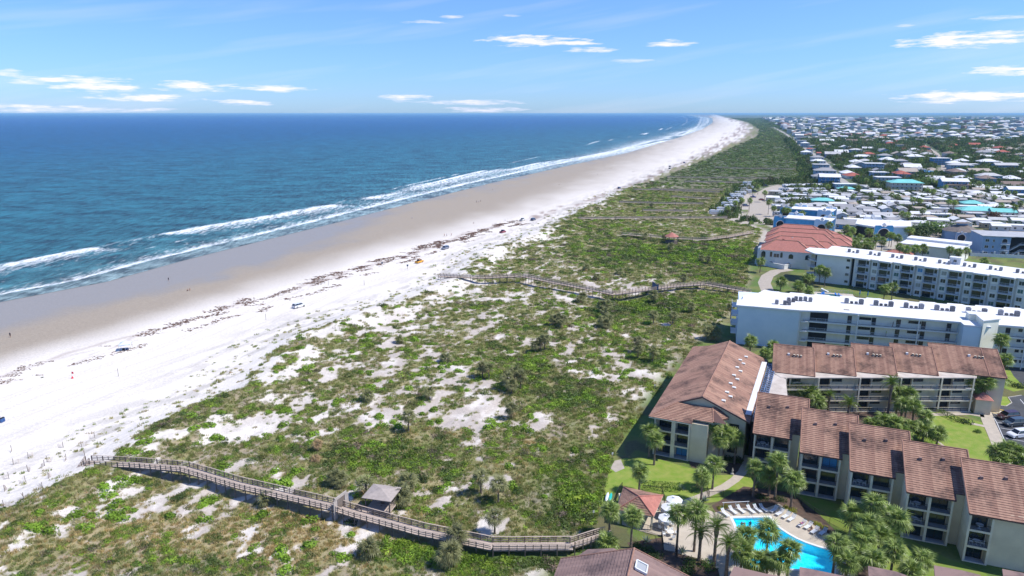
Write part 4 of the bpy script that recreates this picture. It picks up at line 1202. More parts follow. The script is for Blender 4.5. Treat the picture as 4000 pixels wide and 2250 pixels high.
sk = q.build("skylight", g4); MB().poly([pA, pD, pC, pB], mat("skylight_pane", (.35, .36, .36), .2, spec=.8)).build("pane", sk)
# hipped porch behind the ridge end
roof_plane(g4, "porch_roof", [(-4.8, 0.6, 8.5), (-.4, -1.4, 10.2), (4.2, -.8, 9.0), (1.0, 2.0, 9.2), (-2.6, 2.6, 8.6)], M_tilebrown)


def low_roof(px_, z, label, m=M_tilebrown, wall=True):
    P_ = [G(u, v, z) for u, v in px_]
    cx_, cy_ = np.mean([p[0] for p in P_]), np.mean([p[1] for p in P_])
    o = empty("flat_tile_roof", cx_, cy_, 0, 0, label, "roof building")
    pts = [(p[0] - cx_, p[1] - cy_) for p in P_]
    ar = sum(pts[i][0] * pts[(i + 1) % len(pts)][1] - pts[(i + 1) % len(pts)][0] * pts[i][1] for i in range(len(pts)))
    if ar < 0: pts = pts[::-1]
    MB().prism(pts, z - .25, z, m).build("roof", o)
    ins = [(p[0] * .88, p[1] * .88) for p in pts]
    MB().prism(ins, 0, z - .26, M_stucco).build("wall", o)
    return o


low_roof([(2845, 2258), (2868, 2212), (2990, 2240), (3110, 2262), (3110, 2340), (2830, 2340)], 8.6, "brown roof edge below the pool's date palms", M_tilebrown)
low_roof([(3124, 2214), (3290, 2248), (3430, 2275), (3400, 2350), (3120, 2350)], 8.6, "brown roof with a plain front, poking up over the pool's near edge", M_tilebrown)
low_roof([(3390, 2210), (3500, 2232), (3580, 2262), (3560, 2350), (3400, 2340)], 8.6, "brown roof beside the palms at the foot of the scene", M_tilebrown)
low_roof([(3648, 2208), (3760, 2228), (3830, 2246), (3900, 2340), (3660, 2340)], 8.6, "brown roof below the stained townhouse", M_tilebrown)
low_roof([(3915, 2222), (4010, 2240), (4080, 2330), (3930, 2330)], 8.6, "brown roof in the bottom corner", M_tilebrown)
# ------------------------------------------------------------------ the two long white roofed condos
FH = 2.95
cA_ = empty("corridor_condo", 68, 200, 0, -17, "long white roofed condo with open corridors and a blue-shaded end wall, behind the tiled row", "apartment building")
LA = 92.0
MB().box(.2, 17.2, 0, 18.8, 0, 11.8, M_shadewall).build("end_wall", cA_)
MB().box(17.22, 17.6, -.02, 18, 0, 11.8, M_white).build("corner_trim", cA_)
MB().box(17.62, LA, 1.5, 18.6, 0, 11.8, M_creamwall).build("wall", cA_)
roofA = [(-.6, -.5), (17.4, -1.0), (24, .2), (58.4, -.6), (58.4, -3.4), (64.8, -3.4), (64.8, -.6), (LA, -.6)]
back = []
for i in range(12):
    xb = LA - i * 7.4
    back += [(xb, 20.4), (xb - 1.8, 20.6), (xb - 2.4, 19.2), (xb - 4.8, 19.4), (xb - 5.4, 20.4)]
back = [p for p in back if p[0] > 10] + [(8.3, 21.6), (6.4, 17), (1.6, 12), (1.2, 7), (-.3, 6)]
MB().prism(roofA + back, 11.83, 12.3, M_roofwhite).build("roof", cA_)
for k in range(4):
    z = k * FH
    if k:
        q = MB(); q.box(18.5, 58.4, .1, 1.5, z - .2, z, M_floor); q.box(18.5, 58.4, 0, .1, z - .25, z + .12, M_white); q.box(67.2, LA, .1, 1.5, z - .2, z, M_floor); q.box(67.2, LA, 0, .1, z - .25, z + .12, M_white)
        q.box(17.7, 19.6, -.8, .0, z - .22, z + .1, M_white); q.build("corridor_floor", cA_)
        railing(cA_, (19.5, .05, z + .1), (58.4, .05, z + .1), 1.0, M_wrail, bars=False, post=2.4)
        railing(cA_, (17.7, -.75, z + .1), (19.6, -.75, z + .1), 1.0, M_wrail, step=.2)
        railing(cA_, (67.2, .05, z + .1), (LA, .05, z + .1), 1.0, M_wrail, bars=False, post=2.4)
    q = MB(); q.box(20.3, 25.2, 1.4, 1.55, z + .1, z + 2.5, M_dark); q.build("stair_opening", cA_)
    for i in range(6):
        xd = 33.6 - 5.5 + i * 6.35 if i < 5 else 0
        if i < 5:
            od = MB(); od.box(xd + 2.3, xd + 3.4, 1.43, 1.54, z + .03, z + 2.2, M_frame); dd_ = od.build("door", cA_); MB().box(xd + 2.4, xd + 3.3, 1.4, 1.425, z + .1, z + 2.1, M_glass).build("pane", dd_)
            for w0 in (5.35, 6.75) if i % 2 == 0 else (-.2, 1.2):
                if xd + w0 < 57: window(cA_, xd + w0, 1.5, z + 1.35, .95, .8, muntin=0)
    for i in range(3):
        xd = 70 + i * 7.6
        od = MB(); od.box(xd, xd + 1.1, 1.43, 1.54, z + .03, z + 2.2, M_frame); od.build("door", cA_)
        window(cA_, xd + 3, 1.5, z + 1.35, .95, .8, muntin=0); window(cA_, xd + 4.5, 1.5, z + 1.35, .95, .8, muntin=0)
for xc in (32.8, 48.4, 74.5): MB().box(xc - .12, xc + .12, -.3, -.02, 0, 11.82, M_white).build("column", cA_)
tw = MB(); tw.prism([(58.45, -3.3), (62.6, -3.6), (62.6, 1.99), (58.45, 1.99)], 0, 11.8, M_shadewall); tw.build("tower_wall", cA_)
tw = MB(); tw.prism([(62.65, -4.1), (67.3, -.9), (67.3, 5), (61, 5), (61, 2.02), (62.65, 2.02)], 0, 13.9, M_creamwall); tw.build("tower_wall", cA_)
MB().prism([(62.4, -4.5), (67.6, -1.0), (67.6, 5.2), (60.8, 5.2), (60.8, 1.8), (62.4, 1.8)], 13.92, 14.15, M_roofwhite).build("tower_roof", cA_)
# balconies on the seaward end
for k in range(1, 4):
    z = k * FH; q = MB()
    for ya in (1.5, 10.5): q.box(-1.6, .2, ya, ya + 5.5, z - .2, z, M_white)
    q.build("balcony_floor", cA_)
    for ya in (1.5, 10.5): railing(cA_, (-1.55, ya, z), (-1.55, ya + 5.5, z), 1.0, M_wrail, step=.25); railing(cA_, (-1.55, ya, z), (.15, ya, z), 1.0, M_wrail, step=.25)
# roof plant
spA = [(31.3 + 4 * i, 11.6 - .1 * i) for i in range(12)]
wordsA = ["first", "second", "third", "fourth", "fifth", "sixth", "seventh", "eighth", "ninth", "tenth", "eleventh", "twelfth"]
for i, (x, y) in enumerate(spA):
    put("air_conditioner", ME_ac, loc=to_world(cA_, x, y, 12.32), rot=(0, 0, R(-17 + rg.uniform(-8, 8))), label=wordsA[i] + " large grey roof unit from the sea along the corridor condo's white roof", cat="air conditioner", group="large grey units along the corridor condo's roof")
    if i % 2 == 0:
        for q in (1.35, 2.6): put("air_conditioner", ME_acs, loc=to_world(cA_, x + q, y - .35, 12.32), rot=(0, 0, R(-17)), label="small fan unit " + ("west" if q < 2 else "east") + " of centre between the " + wordsA[i] + " and next large roof units", cat="air conditioner", group="small fan units on the corridor condo's roof")
clA = [(11, 4.2, "alone near the blue-shaded end wall"), (13.3, 4.0, "west of a pair near the blue-shaded end wall"), (14.5, 4.3, "east of a pair near the blue-shaded end wall"), (14.6, 8.0, "back west in the cluster of five"), (16, 8.2, "back middle in the cluster of five"), (14.6, 6.8, "front west in the cluster of five"),
       (16.9, 10.2, "in the row of four by the stairwell, first from the sea"), (18.2, 10.1, "in the row of four by the stairwell, second from the sea"), (19.6, 10.8, "in the row of four by the stairwell, third from the sea"), (21.0, 10.2, "in the row of four by the stairwell, last")]
for x, y, d in clA: put("air_conditioner", ME_ac, loc=to_world(cA_, x, y, 12.32), rot=(0, 0, R(-17)), s=.85, label="dark roof unit " + d, cat="air conditioner", group="clustered dark units at the seaward end of the corridor condo")
hb = empty("roof_hatch", *to_world(cA_, 30.2, 3.4, 12.3)[:2], 12.31, -17, "low pale roof hatch on the corridor condo's white roof", "roof hatch"); MB().box(-.7, .7, -.5, .5, 0, .15, M_concrete).build("lid", hb)

cB2 = empty("balcony_condo", 137.5, 273.3, 0, -42, "long white roofed condo with stacked blue railed balconies, standing behind the corridor condo", "apartment building")
LB = 62.0
MB().prism([(-13, -2.7), (-.3, -.5), (-.3, 15), (-9, 15)], 0, 11.6, M_greywall).build("end_wall", cB2)
MB().box(.8, LB, .0, 17, 0, 11.6, M_greywall).build("wall", cB2)
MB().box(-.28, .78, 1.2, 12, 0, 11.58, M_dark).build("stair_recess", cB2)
fr = [(-19.5, 1.5), (-13.6, -4.0), (-.2, -2.0), (.9, -2.2)]
for i in range(7):
    xa = 2.2 + i * 7.9; fr += [(xa, -2.1), (xa + 4.2, -2.2), (xa + 4.8, -1.0), (xa + 5.2, -1.4), (xa + 7.7, -1.4)]
fr += [(LB, -1.4), (LB, 18), (30, 19.5), (-2, 19), (-14, 18.5), (-13, 10), (-20, 8)]
MB().prism(fr, 11.63, 12.1, M_roofwhite).build("roof", cB2)
for i in range(7):
    xa = 2.2 + i * 7.9
    for k in range(4):
        z = k * 2.9
        q = MB(); q.box(xa, xa + 4.1, -.06, .05, z + .05, z + 2.4, M_wframe); dr = q.build("sliding_door", cB2)
        MB().box(xa + .1, xa + 2.9, -.1, -.07, z + .1, z + 2.3, M_glass).build("pane", dr); MB().box(xa + 3.1, xa + 4.0, -.1, -.07, z + .9, z + 2.3, M_glass).build("pane", dr)
        if k:
            q = MB(); q.box(xa - .2, xa + 4.3, -1.9, -.12, z - .18, z, M_white); q.build("balcony_floor", cB2)
            railing(cB2, (xa - .15, -1.85, z), (xa + 4.25, -1.85, z), 1.05, M_wrail, step=.18); railing(cB2, (xa - .15, -1.85, z), (xa - .15, -.1, z), 1.05, M_wrail, step=.2)
        bx = MB(); bx.box(xa + 5.3, xa + 7.6, -.8, -.001, z + .02, z + 2.88, M_white if (i + k) % 2 else M_greywall); bx.build("bay", cB2)
        window(cB2, xa + 5.6, -.8, z + .75, 1.7, 1.5, gm=[M_teal, M_glass, M_drape, M_glass, M_curtain][(i * 3 + k) % 5 if (i * 3 + k) % 5 != 4 or i == 2 else 1], fm=M_wframe)
    q = MB(); q.box(xa - .2, xa - .06, -1.9, -1.76, 0, 11.6, M_wrail); q.box(xa + 4.3, xa + 4.6, -1.0, -.001, 0, 11.6, M_white); q.build("column", cB2)
for k in range(4): window(cB2, -1.9, -.86, k * 2.9 + 1.2, 1.2, .9, gm=M_teal if k == 1 else M_glass)
for k in range(1, 4):
    z = k * 2.9; q = MB(); q.prism([(-17.6, .2), (-13.1, -3.2), (-9, 3.2), (-13, 6)], z - .2, z, M_white); q.build("balcony_floor", cB2)
    railing(cB2, (-17.5, .2, z), (-13.2, -3.1, z), 1.05, M_wrail, step=.2); railing(cB2, (-17.5, .25, z), (-13.2, 5.8, z), 1.05, M_wrail, step=.2)
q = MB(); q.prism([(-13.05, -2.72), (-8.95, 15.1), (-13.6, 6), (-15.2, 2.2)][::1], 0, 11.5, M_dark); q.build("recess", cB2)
MB().box(LB, LB + 4, 2, 15, 0, 11.3, M_slate).build("stair_block", cB2)
for k in range(4): window(cB2, LB + .7, 2, k * 2.9 + .6, 2.2, 1.8, gm=M_glass, fm=M_wframe)
for i in range(8):
    x = -4 + i * 8.2
    for j, (q, me_) in enumerate(((0, ME_ac), (1.6, ME_acs), (3.2, ME_ac))):
        put("air_conditioner", me_, loc=to_world(cB2, x + q, 8.5, 12.12), rot=(0, 0, R(-42)), s=.9, label=["first", "middle", "last"][j] + " unit in the " + wordsA[i] + " trio from the sea on the balcony condo's roof", cat="air conditioner", group="trios of grey units on the balcony condo's roof")
q = empty("roof_penthouse", *to_world(cB2, 33.5, 11.5)[:2], 12.11, -42, "small white lift housing on the balcony condo's roof", "lift housing"); MB().box(-1.8, 1.8, -1.2, 1.2, 0, 2.4, M_white).build("wall", q); window(q, -.5, -1.2, .8, 1, .9); MB().box(-2, 2, -1.4, 1.4, 2.42, 2.6, M_roofwhite).build("roof", q)

# ------------------------------------------------------------------ red hipped roofs with white walls
cD = empty("red_roofed_villas", 113.4, 311.2, 0, -24, "white villas under a cascade of red hipped roofs beside the balcony condo", "apartment building")


def hip(parent, x0, x1, y0, y1, ze, h, m, name='roof', ov=.5, th=.2):
    x0 -= ov; x1 += ov; y0 -= ov; y1 += ov; q = MB()
    if (x1 - x0) >= (y1 - y0): r_ = (y1 - y0) / 2; A, B_ = (x0 + r_, (y0 + y1) / 2), (x1 - r_, (y0 + y1) / 2)
    else: r_ = (x1 - x0) / 2; A, B_ = ((x0 + x1) / 2, y0 + r_), ((x0 + x1) / 2, y1 - r_)
    a, b_, c_, d_ = (x0, y0, ze), (x1, y0, ze), (x1, y1, ze), (x0, y1, ze); E1, E2 = (*A, ze + h), (*B_, ze + h)
    if (x1 - x0) >= (y1 - y0):
        q.poly([a, b_, E2, E1], m); q.poly([b_, c_, E2], m); q.poly([c_, d_, E1, E2], m); q.poly([d_, a, E1], m)
    else:
        q.poly([a, b_, E1], m); q.poly([b_, c_, E2, E1], m); q.poly([c_, d_, E2], m); q.poly([d_, a, E1, E2], m)
    q.box(x0, x1, y0, y1, ze - th, ze - .004, M_white)
    if m is M_redroof:
        for p_, e_ in ((a, E1), (b_, E2 if (x1 - x0) >= (y1 - y0) else E1), (c_, E2), (d_, E1 if (x1 - x0) >= (y1 - y0) else E2), (E1, E2)): q.tube([p_, e_], .22, M_ridge, 5)
    return q.build(name, parent)


def gable(parent, x0, x1, y0, y1, ze, h, m, wm, name='roof', ov=.5, along='x'):
    q = MB(); X0, X1, Y0, Y1 = x0 - ov, x1 + ov, y0 - ov, y1 + ov
    if along == 'x':
        ym = (y0 + y1) / 2
        for s_, Y in ((-1, Y0), (1, Y1)):
            q.poly([(X0, Y, ze), (X1, Y, ze), (X1, ym, ze + h), (X0, ym, ze + h)][::-s_ or 1], m); q.poly([(X0, Y, ze - .15), (X1, Y, ze - .15), (X1, ym, ze + h - .15), (X0, ym, ze + h - .15)], m)
        for x in (x0, x1): q.poly([(x, y0, ze - .1), (x, y1, ze - .1), (x, ym, ze + h - .16)], wm)
    else:
        xm = (x0 + x1) / 2
        for X in (X0, X1):
            q.poly([(X, Y0, ze), (X, Y1, ze), (xm, Y1, ze + h), (xm, Y0, ze + h)], m); q.poly([(X, Y0, ze - .15), (X, Y1, ze - .15), (xm, Y1, ze + h - .15), (xm, Y0, ze + h - .15)], m)
        for y in (y0, y1): q.poly([(x0, y, ze - .1), (x1, y, ze - .1), (xm, y, ze + h - .16)], wm)
    return q.build(name, parent)


rowsD = [(0, 0, 22, 13), (1.5, 12.5, 26, 13), (.5, 25.5, 32, 13), (0, 38.5, 33, 13), (1, 52, 26, 13)]
for i, (x, y, w_, d) in enumerate(rowsD):
    MB().box(x, x + w_, y + .01, y + d - .01, 0, 7.6, M_white).build("wall", cD)
    hip(cD, x, x + w_, y + .3, y + d - .3, 7.62, 3.9, M_redroof)
    hip(cD, x + w_ - 8, x + w_ + 6, y + 2, y + d - 1, 7.30, 2.6, M_redroof)
    if i: MB().box(x + 9, x + 20, y + .2, y + .8, 8.6, 8.95, M_white).build("gutter", cD)
MB().box(12.6, 13.2, 18, 18.6, 9, 11.2, M_white).build("chimney", cD); MB().box(8.6, 9.6, 14.5, 15.4, 9, 10.8, M_redroof).build("chimney", cD)


def arch_window(parent, x, y, z, w_, h_, gm=M_glass, fm=M_wframe):
    pts = [(x, z), (x + w_, z)] + [(x + w_ / 2 + math.cos(t) * w_ / 2, z + h_ - w_ / 2 + math.sin(t) * w_ / 2) for t in np.linspace(0, math.pi, 9)]
    f = MB(); g = MB(); cx_, cz_ = x + w_ / 2, z + h_ / 2
    big = [(cx_ + (a - cx_) * 1.12, cz_ + (b - cz_) * 1.08) for a, b in pts]
    f.poly([(a, y - .03, b) for a, b in big], fm); o = f.build("window", parent); g.poly([(a, y - .06, b) for a, b in pts], gm); g.build("pane", o); return o


for (x, z, w_, h_) in ((.9, 4.1, 1.8, 2.9), (4.6, 4.6, 1.0, 2.4), (9.0, 4.6, 1.0, 2.4), (12.6, 4.4, 1.9, 2.1), (.9, .8, 1.8, 2.0), (4.4, .6, 1.9, 1.9), (12, .4, 1.8, 2.0), (19.5, 4.4, 1.8, 2.2)): arch_window(cD, x, 0, z, w_, h_)
window(cD, 6.2, 0, 4.5, 2.4, 1.8, fm=M_wframe)
MB().prism([(-.8, -.6), (.4, -.6), (.4, 3.5), (-.8, 3.5)], 0, [8.2, 8.8, 9.2, 8.4], M_white).build("curved_parapet", cD)
# garden wall, terrace and beach umbrella
P1, P2, P3 = G(*[2949, 1031]), G(3061, 1053), G(3121, 1040)
wl = empty("garden_wall", 0, 0, 0, 0, "long white retaining wall curving round the villas' terrace", "wall")
MB().beam((*P1, 1.0), (*P2, 1.0), .35, 2.0, M_white).beam((*P2, 1.0), (*P3, 1.0), .35, 2.0, M_white).build("wall", wl)
MB().beam((*P1, 2.08), (*P2, 2.08), .55, .16, M_roofwhite).beam((*P2, 2.081), (*P3, 2.081), .55, .16, M_roofwhite).build("coping", wl)


def umbrella_mesh(col_m, r=1.5, h=2.5, n=8):
    mb = MB(); mb.tube([(0, 0, 0), (0, 0, h)], .035, M_white, 6); mb2 = MB()
    ring = [(r * math.cos(2 * math.pi * i / n), r * math.sin(2 * math.pi * i / n)) for i in range(n)]
    for i in range(n):
        a, b_ = ring[i], ring[(i + 1) % n]; mb2.poly([(a[0], a[1], h - .55), (b_[0], b_[1], h - .55), (0, 0, h)], col_m); mb2.poly([(b_[0], b_[1], h - .56), (a[0], a[1], h - .56), (a[0], a[1], h - .76), (b_[0], b_[1], h - .76)], col_m)
    mb2.prism([(math.cos(t) * .3, math.sin(t) * .3) for t in np.linspace(0, 2 * math.pi, 9)[:-1]], h - .1, h + .03, col_m)
    mb.prism([(math.cos(t) * .3, math.sin(t) * .3) for t in np.linspace(0, 2 * math.pi, 9)[:-1]], 0, .08, M_concrete)
    return mb.mesh("umbrella_pole"), mb2.mesh("umbrella_canopy")


M_redcloth = mat("red_canvas", (.62, .03, .06), .8); M_pink = mat("pink_stripe_canvas", (.65, .28, .28), .8)
U_red, U_pink = umbrella_mesh(M_redcloth, 1.7), umbrella_mesh(M_pink, 2.0)


def umbrella(pair, x, y, z, label, group=None, rz=0):
    o = empty("umbrella", x, y, z, rz, label, "umbrella", group); put("pole", pair[0], o); put("canopy", pair[1], o); return o


umbrella(U_pink, *G(3018, 1004 + 10), .05, "faded pink striped umbrella on the villas' terrace")
for u, v, t_ in ((3368, 958, "red umbrella in the palms between villas and the blue arch building"), (3733, 948, "red umbrella behind the grey low building"), (3780, 958, "red umbrella nearest the blue grey three storey building"), (3793, 950, "second red umbrella beside the blue grey three storey building")):
    umbrella(U_red, *G(u, v + 12), 0, t_)

# ------------------------------------------------------------------ blue resort buildings with arches


def arch_wall(parent, p, ang, w_, h_, m, ar, name="arched_parapet", trim=M_white, th=.8):
    """free standing stepped gable with a round opening and a diamond on top"""
    s_ = empty(name, p[0], p[1], 0, ang); s_.parent = parent
    hw = w_ / 2
    out = [(-hw, 0), (-hw, h_ * .86), (-hw * .86, h_), (-hw * .36, h_), (-hw * .2, h_ * .9), (hw * .2, h_ * .9), (hw * .36, h_), (hw * .86, h_), (hw, h_ * .86), (hw, 0)]
    n = 20; cz = h_ * .42
    circ = [(ar * math.cos(t), cz + ar * math.sin(t)) for t in np.linspace(-math.pi / 2 + .001, 1.5 * math.pi - .001, n)]
    mb = MB()
    half = [p_ for p_ in out if p_[0] > 0]
    R_ = [(0, 0), (hw, 0), (hw, h_ * .86), (hw * .86, h_), (hw * .36, h_), (hw * .2, h_ * .9), (0, h_ * .9)]
    cr = [(ar * math.cos(t), cz + ar * math.sin(t)) for t in np.linspace(math.pi / 2, -math.pi / 2, 11)]
    for sg in (1, -1):
        poly2 = R_ + cr
        for y in (-th / 2, th / 2): mb.poly([(sg * a, y, b) for a, b in poly2], m)
    oo = [(-hw, 0), (-hw, h_ * .86), (-hw * .86, h_), (-hw * .36, h_), (-hw * .2, h_ * .9), (hw * .2, h_ * .9), (hw * .36, h_), (hw * .86, h_), (hw, h_ * .86), (hw, 0)]
    for a, b in zip(oo[:-1], oo[1:]): mb.poly([(a[0], -th / 2, a[1]), (b[0], -th / 2, b[1]), (b[0], th / 2, b[1]), (a[0], th / 2, a[1])], trim)
    ci = [(ar * math.cos(t), cz + ar * math.sin(t)) for t in np.linspace(0, 2 * math.pi, 25)]
    for a, b in zip(ci[:-1], ci[1:]): mb.poly([(a[0], -th / 2, a[1]), (b[0], -th / 2, b[1]), (b[0], th / 2, b[1]), (a[0], th / 2, a[1])], trim)
    mb.build("parapet_wall", s_)
    f = MB()
    for a, b in zip(ci[:-1], ci[1:]): f.beam((a[0], -th / 2 - .06, a[1]), (b[0], -th / 2 - .06, b[1]), .12, .3, trim)
    f.build("round_trim", s_)
    d = MB(); dz = h_ * 1.02; r_ = h_ * .13
    pts = [(0, dz - r_), (r_, dz), (0, dz + r_), (-r_, dz)]
    for y in (-th / 2 - .1, th / 2 + .1): d.poly([(a, y, b) for a, b in pts], trim)
    for i in range(4): a, b = pts[i], pts[(i + 1) % 4]; d.poly([(a[0], -th / 2 - .1, a[1]), (b[0], -th / 2 - .1, b[1]), (b[0], th / 2 + .1, b[1]), (a[0], th / 2 + .1, a[1])], trim)
    d.build("diamond", s_)
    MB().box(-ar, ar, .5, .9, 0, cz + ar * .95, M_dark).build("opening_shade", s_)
    return s_


for i, (ox, oy) in enumerate(((160.5, 409.0), (179.5, 449.5))):
    e = empty("arched_resort_building", ox, oy, 0, -33, ["blue resort building with white roof and arched parapets, behind the red roofs", "farther blue resort building with white roof, half hidden by its arched twin"][i], "resort building")
    MB().box(2, 26, 1.5, 15, 0, 7.4, M_bluesh).build("wall", e); MB().box(1, 27, 1, 16, 7.42, 7.9, M_roofwhite).build("roof", e)
    arch_wall(e, (-1.2, 2.2), 25, 7.5, 8.6, M_bluesh, 2.2); arch_wall(e, (22.4, 0), 0, 8.2, 8.6, M_sky, 2.3)
    arch_wall(e, (5, 15.5), 0, 9, 9.2, M_sky, 1.6); arch_wall(e, (24, 15.5), 0, 7, 8.8, M_sky, 1.6)
e = empty("blue_arch_hall", 198.2, 374.9, 0, 0, "wide white roofed hall with a bright blue round arch, behind the palms", "resort building")
q = MB(); q.prism([(-5, 11), (.2, .8), (21, 1), (32, 21), (5, 29)], 7.2, 7.9, M_roofwhite); q.build("roof", e)
MB().prism([(-4, 11.5), (.8, 2), (20.4, 2), (30.5, 21), (5.5, 28)], 0, 7.18, M_sky).build("wall", e); MB().prism([(-4.3, 11), (.6, 1.6), (1.0, 1.9), (-3.9, 11.2)], .6, 6.6, M_dark).build("glazed_front", e)
arch_wall(e, (5.6, .4), 0, 10.4, 8.6, M_bluesh, 3.4); arch_wall(e, (13, 27.5), 0, 11, 9.4, M_white, 1.0)
e = empty("octagonal_pavilion_hall", 249.0, 379.5, 0, 10, "octagonal building with grey shingled roof and blue walls", "resort building")
oc = [(10.5 * math.cos(t), 8.5 * math.sin(t)) for t in np.linspace(0, 2 * math.pi, 9)[:-1]]
MB().prism([(a * .92, b * .92) for a, b in oc], 0, 5.3, M_slate).build("wall", e)
q = MB()
for i in range(8): a, b = oc[i], oc[(i + 1) % 8]; q.poly([(*a, 5.3), (*b, 5.3), (b[0] * .28, b[1] * .28, 8.3), (a[0] * .28, a[1] * .28, 8.3)], M_greyshingle)
q.prism([(a * .27, b * .27) for a, b in oc], 8.0, 9.4, M_slate); q.poly([(*a, 5.28) for a in oc][::-1], M_slate); q.build("roof", e)
MB().poly([(a * .4, b * .4, 9.41) for a, b in oc], M_greyshingle).build("lantern_roof", e)
arch_wall(e, (-5.6, -6.9), -22, 5.6, 5.2, M_slate, 2.1)
e = empty("grey_low_building", 188.5, 331.7, 0, -43, "long low grey walled building with a two level white flat roof", "building")
MB().box(.5, 26, .5, 20, 0, 6.5, M_greywall).build("wall", e); MB().box(0, 26.5, 0, 13, 6.52, 6.9, M_roofwhite).build("roof", e); MB().box(0, 26.5, 13, 21, 6.52, 7.9, M_roofwhite).build("upper_roof", e)
for a, b in ((9, 1.0), (10.3, 1.6), (12.2, 1.0)): window(e, a, .5, 2.9, b, 1.4, muntin=0, gm=M_teal)
hip(e, -4, 7, -5.5, -.4, 2.6, 1.2, M_redroof, "porch_roof"); q = MB()
for x in (-3.6, 1.5, 6.4): q.box(x, x + .25, -5.2, -4.95, 0, 2.4, M_white)
q.build("porch_posts", e)
e = empty("blue_grey_building", 230.5, 334.0, 0, -16, "three storey blue grey building with arched windows and an outside stair", "apartment building")
MB().box(0, 12, 0, 17, 0, 9.8, M_slate).build("wall", e); MB().box(21, 40, 0, 17, 0, 9.8, M_slate).build("wall", e); MB().box(12, 21, 3, 17, 0, 9.8, M_dark).build("stairwell_wall", e)
MB().prism([(-.3, -.4), (12, -.6), (14, .2), (21, .2), (22, -.6), (40, -.5), (40, 17.5), (-.3, 17.5)], 9.82, 10.1, mat("grey_roof_membrane", (.42, .43, .45), .85, noise=.2, nscale=.4)).build("roof", e)
for k in range(3):
    z = k * 3.1 + .9
    for x, w_ in ((1.2, 1.7), (4.4, .9), (22.6, 1.2), (27, 1.7)): window(e, x, 0, z, w_, 1.4, fm=M_wframe)
    arch_window(e, 8.4, 0, z - .3, 2.2, 2.1, M_dark); q = MB(); q.box(7.6, 11.6, -1.1, -.02, z - .9, z - .75, M_white); q.build("balcony_floor", e); railing(e, (7.6, -1.05, z - .75), (11.6, -1.05, z - .75), 1, M_wrail, step=.2)
    if k: q = MB(); q.box(16.5, 21, .2, 3, z - 1.0, z - .85, M_white); q.build("landing", e); railing(e, (16.5, .25, z - .85), (21, .25, z - .85), 1, M_wrail, step=.2)
    if k < 2: q = MB(); q.beam((12.3, .8, z - .8), (16.5, .8, z + 2.2), 1.0, .2, M_white); q.build("stair_flight", e); railing(e, (12.3, .2, z - .8), (16.5, .2, z + 2.2), 1, M_wrail, step=.25)
fw = empty("balustrade_wall", *G(3790, 1000)[:2], 0, -16, "white balustrade and wall along the blue grey building's garden", "wall")
q = MB(); q.box(0, 36, 0, .3, 0, 1.6, M_white)
for i in range(8): q.box(i * 5 - .1, i * 5 + .45, -.1, .45, 1.6, 2.7, M_roofwhite)
q.build("wall", fw); railing(fw, (0, .15, 1.6), (36, .15, 1.6), .9, M_wrail, step=.3)
# ------------------------------------------------------------------ palms
ORD = ["first", "second", "third", "fourth", "fifth", "sixth", "seventh", "eighth", "ninth", "tenth", "eleventh", "twelfth", "thirteenth", "fourteenth", "fifteenth", "sixteenth", "seventeenth", "eighteenth", "nineteenth", "twentieth", "twenty-first", "twenty-second", "twenty-third", "twenty-fourth", "twenty-fifth", "twenty-sixth", "twenty-seventh", "twenty-eighth", "twenty-ninth", "thirtieth"]
M_frond = leaf_mat("palm_frond", (.215, .285, .065), .28, trans=.22, spec=.45, rough=.45)
M_frondold = leaf_mat("old_palm_frond", (.20, .165, .07), .3, trans=.15)
M_frondgrey = leaf_mat("dune_palm_frond", (.21, .215, .09), .3, trans=.2, spec=.4)
M_date = leaf_mat("date_palm_frond", (.17, .24, .06), .25, trans=.22, spec=.45, rough=.45)
M_dead = leaf_mat("dead_palm_frond", (.36, .25, .13), .3, trans=.1)
M_trunk = mat("palm_trunk", (.23, .185, .15), .95, color2=(.13, .10, .085), nscale=2.5, bump=.4, bscale=7)


def fan_frond(m, seed, droop=.25, R_=.95, pet=.85, n=15):
    """costapalmate leaf along +X: arching stalk, folded fan of strap leaflets with hanging tips"""
    r_ = np.random.default_rng(seed); mb = MB()
    mb.tube([(0, 0, 0), (pet * .5, 0, .05), (pet, 0, -.03)], [.022, .016, .012], m, 3, cap=False)
    for i in range(n):
        a = (i / (n - 1) - .5) * math.radians(250); L = R_ * (1 - .28 * abs(i / (n - 1) - .5) * 2) * r_.uniform(.85, 1.1)
        d = np.array((math.cos(a), math.sin(a), 0)); s_ = np.array((-math.sin(a), math.cos(a), 0)); h = np.array((pet * .96, 0, -.03))
        cup = .18 * (1 - math.cos(a * .9)); z1 = -droop * .25 + cup; z2 = -droop * r_.uniform(.8, 1.7)
        wd = .055
        p1 = h + d * L * .5 + np.array((0, 0, z1 * .5)); p2 = h + d * L + np.array((0, 0, z2))
        mb.poly([h, p1 - s_ * wd, p1 + np.array((0, 0, .045)), p1 + s_ * wd], m)
        mb.poly([p1 - s_ * wd, p2, p1 + s_ * wd, p1 + np.array((0, 0, .045))], m)
    return mb


